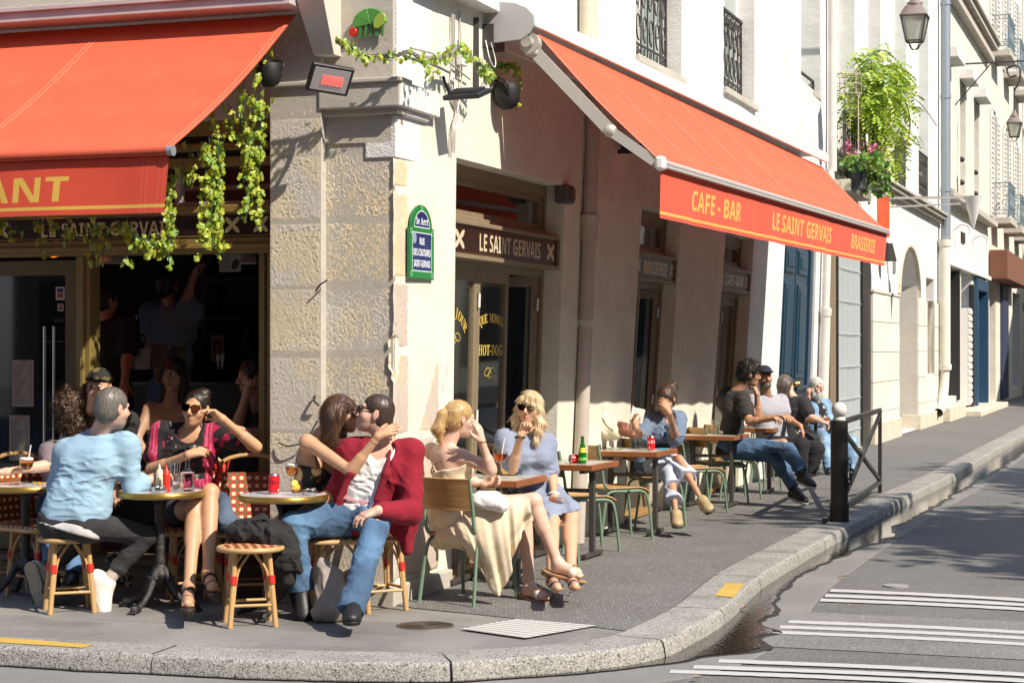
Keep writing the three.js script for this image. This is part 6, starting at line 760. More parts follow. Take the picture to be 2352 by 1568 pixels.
const denimC = (c) => (p, n) => { const a = fbm(p.x * 7, p.y * 7, p.z * 7, 3), b = vn(p.x * 160, p.y * 60, p.z * 160), k = .78 + .7 * sstep(.35, .75, a) + .22 * (b - .5); return [c[0] * k * 1.02, c[1] * k, c[2] * k * (1.1 - .1 * k)]; };
const hairC = (s, c, v = .5, fr = 1) => { const inv = s.hm.clone().invert(), q = V(); return (p) => { q.copy(p).applyMatrix4(inv); const a = Math.atan2(q.x, q.z), k = 1 - v / 2 + v * (.6 * vn(a * 34 * fr, q.y * 9 * fr + Math.abs(q.z) * 12, 3) + .4 * vn(q.x * 260, q.y * 30, q.z * 260)) * 1.35; return c.map((x) => x * k); }; };
const ridge = (x, y, z, e) => { const a = 1 - Math.abs(2 * fbm(x, y, z, 2) - 1) * 2.4; return a > 0 ? Math.pow(a, e) : 0; };
const folds = (amp, fr = 9, dy = 2.2, seed = 0) => (p) => { const x = p.x + .3 * p.y, z = p.z, w = .06 * (fbm(p.x * 5, p.y * 5, p.z * 5 + seed, 2) - .5), y = p.y + w, gate = sstep(.38, .62, fbm(p.x * 3.5 + seed, p.y * 3.5, p.z * 3.5, 2)); return -amp * ((ridge(x * fr * .75 + seed, y * fr * dy, z * fr * .75, 1.6) * .75 - .2) * (.35 + .65 * gate) + .35 * ridge(x * fr * 1.9 - seed, y * fr * dy * 1.5 + x * fr, z * fr * 1.9, 2) * gate + .4 * (fbm(p.x * fr * .45 - seed, p.y * fr * .45, p.z * fr * .45 + seed, 2) - .5)); };
const strands = (s, amp, fr = 1) => { const inv = s.hm.clone().invert(), q = V(); return (p) => { q.copy(p).applyMatrix4(inv); const a = Math.atan2(q.x, q.z); return -amp * (vn(a * 22 * fr, q.y * 8 + Math.abs(q.z) * 8, 5) + .6 * vn(a * 48 * fr, q.y * 12, 9) - .8); }; };
const curls = (amp, fr) => (p) => -amp * (1.6 * Math.abs(vn(p.x * fr, p.y * fr, p.z * fr) - .5) * 2 + .8 * (vn(p.x * fr * 2.3, p.y * fr * 2.3, p.z * fr * 2.3) - .5) - .6);
const planeCut = (pt, n) => (p) => (p.x - pt.x) * n.x + (p.y - pt.y) * n.y + (p.z - pt.z) * n.z;      // keeps the side against n
const boneCut = (a, b, t) => { const n = b.clone().sub(a).normalize(), c = lp(a, b, t); return (p) => p.distanceToSquared(c) < .05 ? (p.x - c.x) * n.x + (p.y - c.y) * n.y + (p.z - c.z) * n.z : -1; };
function fuzz(geo, s, col, n, len, kind) {                                            // single strands growing from the hair mass
  const a = geo.attributes.position, nn = geo.attributes.normal, pos = [], nor = [], cl = [], idx = [], p = V(), q = V(), d = V(), w = V(), t = V();
  for (let i = 0; i < n; i++) {
    const k = Math.floor(rnd() * a.count); p.fromBufferAttribute(a, k); q.fromBufferAttribute(nn, k); if (kind === 'curl') d.set(rnd(-1, 1), rnd(-1, 1), rnd(-1, 1)); else (kind === 'back' ? d.copy(s.hz).negate().addScaledVector(s.hy, -.45) : d.copy(s.hy).negate().addScaledVector(s.hz, -.35)), d.add(t.set(rnd(-.15, .15), rnd(-.15, .15), rnd(-.15, .15))); d.addScaledVector(q, -d.dot(q)).normalize();
    const L_ = len * rnd(.5, 1.2), base = pos.length / 3, c = col(p, q), f = rnd(.7, 1.55), lift = kind === 'curl' ? rnd(.3, 1.1) : rnd(.0, .14), wd = rnd(.0009, .0017), sg = kind === 'curl' ? 6 : 4; p.addScaledVector(q, -.003); const turn = rnd(-1, 1) * (kind === 'curl' ? 2.4 : .25);
    for (let j = 0; j <= sg; j++) { w.copy(d).cross(q).normalize().multiplyScalar(wd * (1 - .75 * j / sg)); pos.push(p.x + w.x, p.y + w.y, p.z + w.z, p.x - w.x, p.y - w.y, p.z - w.z); nor.push(q.x, q.y, q.z, q.x, q.y, q.z); for (let m = 0; m < 2; m++) cl.push(c[0] * f, c[1] * f, c[2] * f); if (j < sg) { const b = base + j * 2; idx.push(b, b + 3, b + 1, b, b + 2, b + 3); } t.copy(d).addScaledVector(q, lift * (1 - j / sg) * .6); if (kind === 'curl') { t.addScaledVector(q, Math.sin(j * turn) * .8); t.addScaledVector(w.normalize(), Math.cos(j * turn + i) * .8); } else { t.addScaledVector(s.hy, -.12 * j); t.addScaledVector(w.normalize(), turn); } p.addScaledVector(t.normalize(), L_ / sg); d.copy(t); }
  }
  const g = new THREE.BufferGeometry(); g.setAttribute('position', new THREE.Float32BufferAttribute(pos, 3)); g.setAttribute('normal', new THREE.Float32BufferAttribute(nor, 3)); g.setAttribute('color', new THREE.Float32BufferAttribute(cl, 3)); g.setIndex(idx); return g;
}
function person(p, dress) {
  const s = skeleton(p), base = V(s.hip.x, 0, s.hip.z), g = thing('person', p.label, 'person', base), mv = (x) => x.translate(-base.x, 0, -base.z), tone = p.tone; s.g = g;
  const add = (name, prims, m, opt, par) => { let q = surf(prims, { cell: p.cell || .009, ...opt }); if (name === 'hair' || name === 'beard') q = mergeGeometries([q, fuzz(q, s, opt.color, p.shod && p.cell === .013 ? 500 : opt.n ?? 2600, opt.len ?? .05, opt.kind)]); const o = part(name, mv(q), m, par || g); return o; }; s.add = add; s.mv = mv; s.rigid = (name, l, m, par) => part(name, [join(l).applyMatrix4(s.hm).translate(-base.x, 0, -base.z)], m, par || g, true);
  const sk = skinC(tone), bare = [...torsoPrims(s, p.slim ?? -.006), ...armPrims(s, 'R'), ...armPrims(s, 'L'), ...legPrims(s, 'R', 2, p.lg ?? 0), ...legPrims(s, 'L', 2, p.lg ?? 0), ...(p.shod ? [] : [...footPrims(s, 'R'), ...footPrims(s, 'L')]), c_(s.nb, s.H(0, -.05, -.02), .055 * s.k, .05 * s.k, .03)];
  const geos = [surf(bare, { cell: p.cell || .009, color: sk }), headGeo(s, tone, p.face || {})]; for (const q of ['R', 'L']) { const h = s['hd' + q] !== null && handGeo(s, q, sk); if (h) geos.push(h); }
  part('body', mv(mergeGeometries(geos)), M.skin, g);
  if (p.eyes) for (const q of [-1, 1]) { const ey = new THREE.SphereGeometry(.0118, 14, 10); ey.rotateX(Math.PI / 2); const c = [], a = ey.attributes.position; for (let i = 0; i < a.count; i++) { const z = a.getZ(i) / .0118; c.push(...(z > .93 ? [.006, .005, .004] : z > .84 ? p.eyes : [.55, .52, .48])); } ey.setAttribute('color', new THREE.Float32BufferAttribute(c, 3)); s.rigid('eye', [ey.translate(q * .031, .008, .0775)], mat({ key: 'eye', c: [1, 1, 1], vertexColors: true, roughness: .15 })); }
  dress(s, add); return s;
}
function shades(s, fr, lens, o = {}) { const y = o.y ?? .008, h = o.h ?? .026, m = mat({ c: fr, roughness: .25 }), lm = mat({ c: lens, roughness: .06 }), rb = (x) => { const sp = new THREE.Shape(); const w = .027, t = h * .62, b = h * .55; sp.moveTo(-w, t * .7); sp.quadraticCurveTo(-w, t, -w * .6, t); sp.lineTo(w * .8, t * 1.1); sp.quadraticCurveTo(w * 1.15, t * 1.1, w * 1.08, t * .3); sp.quadraticCurveTo(w * .9, -b * 1.3, 0, -b * 1.25); sp.quadraticCurveTo(-w * .95, -b * 1.1, -w, t * .7); return sp; }; const out = []; const G_ = s.rigid('sunglasses', [hcBox(.02, .006, .006, 0, y + .008, .103), ...[-1, 1].flatMap((q) => [bar(V(q * .062, y + .012, .088), V(q * .079, y + .01, -.005), .005, .007)])], m);
  for (const q of [-1, 1]) { const f = new THREE.ExtrudeGeometry(rb(), { depth: .005, bevelEnabled: true, bevelSize: .004, bevelThickness: .002, bevelSegments: 2 }); if (q < 0) f.scale(-1, 1, 1); f.rotateY(q * .22).translate(q * .033, y, .094); s.rigid('rim', [f], m, G_); const l = new THREE.ExtrudeGeometry(rb(), { depth: .003, bevelEnabled: true, bevelSize: -.001, bevelThickness: .001, bevelSegments: 1 }); if (q < 0) l.scale(-1, 1, 1); l.scale(.92, .9, 1).rotateY(q * .22).translate(q * .0337, y, .0995); s.rigid('lens', [l], lm, G_); } return G_; }
const hcBox = (w, h, d, x, y, z) => box(w, h, d, x, y, z);
function shoe(s, q, c, sole, o = {}) { const A = s['a' + q], Tt = s['t' + q], k = s.k * 1.06, d = Tt.clone().sub(A).normalize(), shn = A.clone().sub(s['k' + q]).normalize(); let dn = o.down ? V(...o.down) : V(0, -1, 0); dn.addScaledVector(d, -dn.dot(d)).normalize(); const hl = A.clone().addScaledVector(dn, .04 * k).addScaledVector(d, -.045 * k), bl = A.clone().addScaledVector(d, .12 * k).addScaledVector(dn, .05 * k), te = A.clone().addScaledVector(d, (o.len ?? .185) * k).addScaledVector(dn, .054 * k), sp = planeCut(A.clone().addScaledVector(dn, .075 * k), dn); const sd = d.clone().cross(dn).normalize();
  const top = [c_(A.clone().addScaledVector(shn, (o.low ?? .01)), hl, .045 * k, .042 * k, .03), c_(A.clone().addScaledVector(d, .02), bl, .044 * k, .040 * k, .03), c_(hl, bl, .04 * k, .042 * k, .03), e_(te.clone().addScaledVector(d, -.03), [.05 * k, .033 * k, .046 * k], .03, d, dn, sd)], m = s.add('shoe', top, M.shoe, { cell: o.cell || .008, color: c, cut: sp }); const c0 = hl.clone().addScaledVector(dn, .03 * k), c1 = te.clone().addScaledVector(dn, .016 * k); if (sole) s.add('sole', [c_(c0, lp(c0, c1, .5), .046 * k, .043 * k, .02), c_(lp(c0, c1, .5), c1.addScaledVector(d, -.025), .044 * k, .048 * k, .02)], M.shoe, { cell: o.cell || .008, color: sole, cut: (p) => Math.max(planeCut(A.clone().addScaledVector(dn, .09 * k), dn)(p), -planeCut(A.clone().addScaledVector(dn, .066 * k), dn)(p)) }, m); return m; }
// ---------- the people ----------
const FAIR = [.60, .375, .27], PINK = [.58, .35, .265], TAN = [.50, .285, .165], OLIVE = [.45, .25, .15], BROWNH = [.045, .024, .014];
const hairCap = (s, t = .008, o = {}) => [s.he(0, .036, -.020, [.075 + t, .086 + t, .094 + t], .02), s.he(0, -.025, -.045, [.066 + t * .8, .07, .068 + t], .03), ...(o.add || []), sub(s.he(0, (o.line ?? -.022), .098, [.070, .078, .072], .012)), ...[-1, 1].map((q) => sub(s.he(q * .08, -.012, .002, [.02, .034, .022], .01)))];
const top = (s, name, c, o = {}) => { const g = o.g ?? .016, pr = [...torsoPrims(s, g), ...armPrims(s, 'R', o.sl ?? .6, g, o.g2 ?? g), ...armPrims(s, 'L', o.sL ?? o.sl ?? .6, g, o.g2 ?? g), ...(o.hem > 0 ? [c_(lp(s.hR, s.hL, .1).addScaledVector(s.up, -o.hem), lp(s.hR, s.hL, .9).addScaledVector(s.up, -o.hem), .106 * s.k + g, undefined, .05)] : []), ...(o.add || []), sub(c_(s.nb.clone().addScaledVector(s.sf, o.nf ?? .03).addScaledVector(s.up, o.nu ?? .02), s.nb.clone().addScaledVector(s.up, .14).addScaledVector(s.sf, .02), o.nr ?? .06, .09, .008)), ...(o.subs || [])]; const hp = s.hip.clone().addScaledVector(s.up, -(o.hem ?? 0) - .02), nu = s.up.clone().negate(); return s.add(name, pr, o.m || M.cloth, { color: c, disp: folds(o.amp ?? .010, o.fr ?? 8, o.dy ?? 2, o.seed ?? 1), cut: (p) => Math.max(planeCut(hp, nu)(p), o.cut ? o.cut(p) : -1) }); };
const pants = (s, name, c, o = {}) => { const hs = ['R', 'L'].map((q) => s['k' + q] && boneCut(s['k' + q], s['a' + q], ((o['t' + q] ?? o.t ?? 1.9) - 1) - .0)).filter(Boolean), hem = (p) => Math.max(...hs.map((h) => h(p))); return s.add(name, [c_(lp(s.hR, s.hL, .05).addScaledVector(s.up, .02), lp(s.hR, s.hL, .95).addScaledVector(s.up, .02), .113 * s.k, undefined, .06), ...legPrims(s, 'R', o.tR ?? o.t ?? 1.9, o.g ?? .012, o.g2 ?? .014, o.fl || 0), ...legPrims(s, 'L', o.tL ?? o.t ?? 1.9, o.g ?? .012, o.g2 ?? .014, o.fl || 0), ...(o.add || [])], o.m || M.cloth, { color: c, disp: folds(o.amp ?? .009, o.fr ?? 9, o.dy ?? 1.6, o.seed ?? 4), cut: (p) => Math.max((p.x - s.hip.x) * s.up.x + (p.y - s.hip.y) * s.up.y + (p.z - s.hip.z) * s.up.z - (o.waist ?? .14), hem(p), o.cut ? o.cut(p) : -1) }); };
const px2 = (p) => [CX + p.x / -p.z * F, HY - (p.y - H) / -p.z * F];
const belt = (a) => (p) => -1;

// man in the light blue shirt, seen from behind
person({ label: 'person in a light blue shirt on a cane stool, back to the camera', shod: 1, lg: -.02, d: 11.33, hip: [166, 1199], yaw: 165, sh: [222, 1014], sR: [292, 1019], sL: [152, 1036], head: [260, 938, .05], hyaw: 138, pitch: .12, tone: PINK, wide: 1.08, sc: 1.02, armR: [[302, 1118, -.02], [352, 1098, -.12], { curl: .5 }], armL: [[128, 1118, -.08], [190, 1120, -.3], {}], legR: [[338, 1228, -.2], [243, 1338, .05], [263, 1408, .02]], legL: [[170, 1250, -.38], [93, 1320, -.02], [118, 1400, .02]], face: { stubble: [.2, .17, .15] } }, (s, add) => {
  const inB = (p) => { const q = p.clone().sub(s.hip); return q.dot(s.up); };
  top(s, 'shirt', (p) => { const k = 1 + .10 * (vn(p.x * 220, p.y * 70, p.z * 220) - .5) + .10 * (fbm(p.x * 6, p.y * 6, p.z * 6, 3) - .5); return [.27 * k, .415 * k, .545 * k]; }, { sl: 1.55, g: .020, g2: .015, hem: .0, amp: .015, fr: 8, dy: 2.2, nr: .05, add: [c_(s.cap(.2, -.07), s.cap(.2, .07), .128, undefined, .06)] });
  add('collar', [c_(s.nb.clone().addScaledVector(s.lat, -.045), s.nb.clone().addScaledVector(s.lat, .045), .05, undefined, .02), sub(c_(s.nb.clone().addScaledVector(s.up, -.02), s.nb.clone().addScaledVector(s.up, .2), .055, .06, .005))], M.cloth, { color: clothC([.275, .42, .55]), cell: .007 });
  add('undershirt', [c_(lp(s.hR, s.hL, .02).addScaledVector(s.up, -.02), lp(s.hR, s.hL, .98).addScaledVector(s.up, -.02), .1305, undefined, .05)], M.cloth, { color: clothC([.70, .68, .68]), disp: folds(.006, 12), cut: (p) => Math.max(-inB(p) - .058, inB(p) - .05) });
  pants(s, 'jeans', clothC([.028, .028, .032], .3), { g: .006, g2: .006, tR: 1.76, tL: 1.76, waist: .10, add: [c_(s.hR, s.hL, .118, undefined, .06)] });
  for (const q of ['R', 'L']) { add('sock', [c_(lp(s['k' + q], s['a' + q], .68), s['a' + q], .041, .040, .02)], M.cloth, { color: clothC([.50, .42, .36]), cell: .008 }); shoe(s, q, clothC([.70, .68, .63], .08), clothC([.33, .29, .22], .35, 90), { down: q === 'R' ? [-.85, -.2, .1] : [-.15, -.25, .95], len: .2, low: -.012 }); }
  add('hair', hairCap(s, .009), M.hair, { cell: .005, len: .022, n: 3500, disp: strands(s, .003, 1.2), color: (p) => { const k = fbm(p.x * 160, p.y * 160, p.z * 160, 2); return [mix(.035, .20, k), mix(.03, .185, k), mix(.027, .17, k)]; } });
});
// curly haired person behind him
person({ label: 'person with big brown curls at the left table, arm stretched along the tabletop', shod: 1, lg: -.02, d: 12.35, hip: [140, 1165], yaw: -120, sh: [150, 1032], head: [158, 952, 0], hyaw: -112, tone: FAIR, fem: 1, cell: .011, armL: [[112, 1068, .1], [14, 1083, .2], { curl: .4, to: [-40, 1086] }], legR: [[185, 1215, .15], [165, 1330, .3], [150, 1352, .4]], legL: [[110, 1215, .2], [120, 1330, .2], [110, 1352, .3]] }, (s, add) => {
  top(s, 'tshirt', clothC([.17, .14, .16]), { sl: .85, cellD: 1 }); pants(s, 'jeans', denimC([.06, .12, .23]), { t: 1.9 });
  const b = [[0, .05, -.03, .115], [-.05, .0, -.06, .09], [.06, .02, -.03, .09], [0, .10, .0, .08], [0, -.06, -.08, .095], [.075, -.05, -.01, .06], [-.075, -.05, -.02, .065], [.03, -.1, -.07, .07], [-.04, -.1, -.06, .07]].map(([x, y, z, r]) => s.he(x, y, z, [r, r, r], .03));
  add('hair', [...b, sub(s.he(0, -.045, .10, [.05, .075, .07], .01))], M.hair, { cell: .006, kind: 'curl', n: 5000, len: .06, disp: curls(.017, 42), color: (p) => { const k = vn(p.x * 80, p.y * 80, p.z * 80); return [mix(.02, .10, k), mix(.011, .052, k), mix(.007, .03, k)]; } });
  add('shoe', [...footPrims(s, 'R'), ...footPrims(s, 'L')].map((q) => ({ ...q, ra: q.ra + .01, rb: q.rb + .01 })), M.shoe, { color: clothC([.02, .02, .02]), cell: .011 });
});
// woman shading her eyes
person({ label: 'person in sunglasses and red and black blouse shading the eyes with one hand', d: 12.0, hip: [428, 1178], yaw: -8, sh: [440, 992, .03], sR: [372, 990], sL: [503, 993], head: [450, 938, .06], hyaw: -14, pitch: .06, rollZ: -.13, tone: TAN, fem: 1, sc: .97, armR: [[347, 1078, .06], [432, 1044, .18], { to: [480, 1030], n: [0, -.6, -.8], curl: .5 }], armL: [[588, 1026, .1], [511, 962, .16], { to: [465, 928, .04], n: [-.2, -.75, .5], curl: [.35, .4, .45, .5], spread: .03 }], legR: [[447, 1166, .45], [434, 1350, .36], [431, 1388, .5]], legL: [[483, 1130, .40], [478, 1318, .28], [492, 1352, .40]], face: { lip: [.40, .10, .085], brow: [.02, .012, .008] } }, (s, add) => {
  const q = V(), tl = s.sh.distanceTo(s.hip);
  top(s, 'blouse', (p) => { q.copy(p).sub(s.hip); const u = q.dot(s.slat), v = q.dot(s.up) / tl, x = Math.abs(u), rd = [.36, .008, .05], pk = [.46, .09, .17], bk = [.012, .010, .012], bead = vn(p.x * 190, p.y * 190, p.z * 190) > .80; if (x < .15 && v > .46) { const e = v < .52 || (x < .10 && x > .05 && v > .82) || (v < .87 && v > .80 && x < .08); return bead && e ? [.55, .55, .5] : vn(p.x * 60, p.y * 22, p.z * 60) > .78 ? [.3, .01, .05] : bk; } if (x > .205) return vn(p.x * 26, p.y * 40, p.z * 26) > .64 ? rd : bk; if (x > .15 && v > .72) return Math.sin(u * 240) > .35 ? pk : rd; return Math.sin((x > .125 ? u * 1.0 : u) * 330) > .45 ? pk : [rd[0] * (.8 + .4 * vn(u * 80, 1, 1)), rd[1], rd[2]]; }, { sl: .62, g: .022, g2: .034, hem: .05, amp: .014, fr: 9, dy: 1.2, nr: .078, nf: .07, nu: -.02 });
  add('shorts', [c_(s.hR, s.hL, .117, undefined, .05), ...legPrims(s, 'R', .42, .012), ...legPrims(s, 'L', .42, .012)], M.cloth, { color: clothC([.014, .016, .028]), disp: folds(.006) });
  for (const r of ['R', 'L']) { const A = s['a' + r], Tt = s['t' + r], d = Tt.clone().sub(A).normalize(); add('sandal', [c_(A.clone().add(V(0, -.055, 0)), Tt.clone().add(V(0, -.03, 0)).addScaledVector(d, .02), .036, .042, .02)], M.shoe, { cell: .007, color: clothC([.018, .013, .01]), cut: (p) => p.y - mix(A.y - .058, Tt.y - .02, clamp((p.z - A.z) / (Tt.z - A.z || 1))) }); for (const t of [.35, .75]) { const c = lp(A, Tt, t); add('strap', [e_(c.clone().add(V(0, t > .5 ? -.008 : .0, 0)), [.043, .042, .012], .01, V(1, 0, 0), d.clone().cross(V(1, 0, 0)).normalize(), d)], M.shoe, { cell: .006, color: clothC([.016, .013, .01]) }); } }
  add('hair', [...hairCap(s, .004, { line: .004 }), s.he(.02, .105, -.05, [.045, .035, .045], .02), s.he(-.01, -.03, -.085, [.05, .05, .03], .03)], M.hair, { cell: .0045, kind: 'back', len: .03, disp: strands(s, .003), color: hairC(s, [.016, .010, .008], .8) });
  shades(s, [.02, .012, .01], [.10, .022, .006], { h: .03 }); s.rigid('earring', [ball(.008, .079, -.05, 0), ball(.006, .079, -.066, 0)], M.brass); 
});
// the kissing couple
person({ label: 'person with long straight brown hair and flowered dress, kissing the red blazer wearer', d: 11.5, hip: [716, 1180], yaw: 42, sh: [735, 1012, .04], sR: [706, 1014, .14], sL: [771, 1022, -.10], head: [785, 951, .08], hyaw: 84, pitch: .0, rollZ: .04, tone: TAN, fem: 1, sc: .96, armR: [[806, 1082, .16], [868, 1002, .03], { to: [903, 984], n: [.1, -.3, -.9], curl: [.3, .4, .5, .6] }], armL: [[776, 1100, -.05], [800, 1150, -.1], { curl: .5 }], legR: [[751, 1146, .16], [668, 1196, -.02], [640, 1206, .0]], legL: [[712, 1200, .10], [702, 1340, -.16], [700, 1372, -.1]], face: { lip: [.40, .12, .10], closed: 1, brow: BROWNH } }, (s, add) => {
  const q = V(), tl = s.sh.distanceTo(s.hip), fl = (p) => { const a = fbm(p.x * 16, p.y * 16, p.z * 16, 2), b = vn(p.x * 40, p.y * 40, p.z * 40); return a > .56 ? (b > .62 ? [.50, .10, .04] : [.56, .40, .16]) : a > .53 ? [.25, .13, .05] : [.010, .009, .009]; };
  const up = (p) => q.copy(p).sub(s.hip).dot(s.up) / tl;
  add('dress', [...torsoPrims(s, .012), c_(s.hR, s.hL, .125, undefined, .05), ...legPrims(s, 'R', .55, .03), ...legPrims(s, 'L', .8, .03), sub(e_(s.cap(.80, .0).addScaledVector(s.sf, .13), [.05, .12, .1], .02))], M.cloth, { color: fl, disp: folds(.008, 10), cut: (p) => up(p) - .68 + .9 * Math.max(0, -(q.dot(s.sf))) });
  for (const e of [-1, 1]) { const a = s.cap(.70, e * .085).addScaledVector(s.sf, .115), b = s.cap(.98, e * .08).addScaledVector(s.sf, .03), c = s.cap(.72, e * .07).addScaledVector(s.sf, -.10); part('strap', s.mv(tube([a, lp(a, b, .6).addScaledVector(s.sf, .01), b.clone().addScaledVector(s.up, .058), lp(b, c, .5).addScaledVector(s.sf, -.035), c], .004, 16, 5)), M.black, s.g); }
  add('hair', [...hairCap(s, .012, { line: -.034 }), s.hc([.055, .02, -.03], [.06, -.17, -.02], .05, .032, .03), s.hc([-.055, .02, -.03], [-.065, -.19, -.03], .052, .035, .03), s.hc([0, .0, -.08], [0, -.2, -.09], .06, .045, .04), s.hc([-.056, .05, .02], [-.068, -.13, .015], .024, .012, .02), s.hc([-.05, .03, -.02], [-.072, -.18, -.01], .04, .016, .02), s.hc([-.05, .075, .055], [-.045, .03, .094], .02, .010, .02), s.hc([.05, .075, .055], [.045, .03, .094], .02, .010, .02)], M.hair, { cell: .0048, len: .075, n: 4200, disp: strands(s, .004, 1.2), color: hairC(s, [.062, .030, .016], .8, 1.2) });
  shades(s, [.012, .01, .01], [.01, .008, .008]);
  const nk = []; for (let i = 0; i < 26; i++) { const a = mix(-1.5, 1.6, i / 25), c = s.nb.clone().addScaledVector(s.up, -.04 - .07 * Math.cos(a)).addScaledVector(s.lat, Math.sin(a) * .075).addScaledVector(s.f, .06 + .03 * Math.cos(a)); nk.push(ball(.0055, c.x, c.y, c.z, 6, 5)); } stuff(part('necklace', [s.mv(join(nk))], M.chrome, s.g));
});
person({ label: 'person in a crimson blazer, white tank top and blue jeans kissing on a cane stool', shod: 1, lg: -.02, d: 11.28, hip: [822, 1190], yaw: -6, sh: [880, 1030, .02], sR: [808, 1036], sL: [944, 1036], head: [859, 950, .02], hyaw: -84, pitch: -.20, rollZ: -.06, tone: PINK, sc: 1.02, armR: [[776, 1118, -.02], [742, 1172, -.1], { curl: .4 }], armL: [[944, 1176, .12], [868, 1172, .26], { to: [790, 1198, .06], n: [0, -.85, -.2], curl: [.35, .4, .4, .45], spread: .1 }], legR: [[672, 1205, .22], [690, 1342, -.02], [700, 1378, .08]], legL: [[862, 1210, .42], [812, 1384, .30], [799, 1412, .46]], face: { brow: [.03, .02, .015], closed: 1, stubble: [.25, .16, .13] } }, (s, add) => {
  const q = V(), tl = s.sh.distanceTo(s.hip); top(s, 'tank_top', clothC([.76, .74, .72], .04), { sl: .02, g: .008, hem: .0, amp: .013, fr: 10, dy: 2, nr: .075, nf: .07, nu: -.03 });
  const jk = [...torsoPrims(s, .022), ...armPrims(s, 'R', 1.9, .018, .018), ...armPrims(s, 'L', 1.86, .020, .022), e_(s.sL.clone().addScaledVector(s.up, .012), [.07, .055, .07], .04), e_(s.sR.clone().addScaledVector(s.up, .012), [.07, .055, .07], .04), c_(s.cap(.7, .1), P(926, 1210, 11.32), .105, .085, .05), c_(P(930, 1180, 11.3), P(934, 1262, 11.3), .062, .034, .03), c_(s.cap(.6, -.14), P(770, 1160, 11.36), .07, .05, .04)];
  const fr = (t, o, d) => s.cap(t, o).addScaledVector(s.sf, d);
  add('blazer', [...jk, sub(c_(fr(1.06, -.005, .14), fr(.02, -.03, .19), .105, .115, .015)), sub(c_(s.nb, s.nb.clone().addScaledVector(s.up, .15).addScaledVector(s.sf, .03), .062, .075, .01))], M.cloth, { color: clothC([.225, .004, .018], .12), disp: folds(.016, 6, .8, 8) });
  for (const [e, o1, o2] of [[1, .075, .085], [-1, -.095, -.14]]) { const a = fr(.98, o1 * .8, .095), b = fr(.66, o1 * 1.25, .135), c = fr(.30, o2, .15); add('lapel', [c_(a, b, .010, .024, .02), c_(b, c, .024, .010, .02)], M.cloth, { cell: .006, color: clothC([.20, .004, .016], .1) }); }
  pants(s, 'jeans', denimC([.060, .122, .215]), { g: .016, g2: .018, fl: .022, tR: 2.1, tL: 2.12, amp: .014, fr: 8, dy: 1.2, waist: .10 });
  add('briefs_band', [c_(lp(s.hR, s.hL, .05).addScaledVector(s.up, .10), lp(s.hR, s.hL, .95).addScaledVector(s.up, .10), .112, undefined, .05)], M.cloth, { color: (p) => vn(p.x * 120, p.y * 120, 1) > .5 ? [.5, .16, .24] : [.45, .3, .32], cut: (p) => { const v = q.copy(p).sub(s.hip).dot(s.up); return Math.max(v - .135, .09 - v); } });
  shoe(s, 'L', clothC([.012, .012, .013]), clothC([.008, .008, .008]), {}); shoe(s, 'R', clothC([.012, .012, .013]), clothC([.008, .008, .008]), {});
  add('hair', hairCap(s, .005, { line: -.016 }), M.hair, { cell: .0048, len: .018, n: 3500, disp: strands(s, .002, 1.4), color: (p) => { const k = fbm(p.x * 150, p.y * 150, p.z * 150, 2); return [mix(.016, .07, k), mix(.011, .045, k), mix(.009, .032, k)]; } });
  shades(s, [.03, .015, .012], [.015, .012, .012]); s.rigid('earring', [ball(.008, -.082, -.045, -.008), ball(.008, .082, -.045, -.008)], M.black);
});
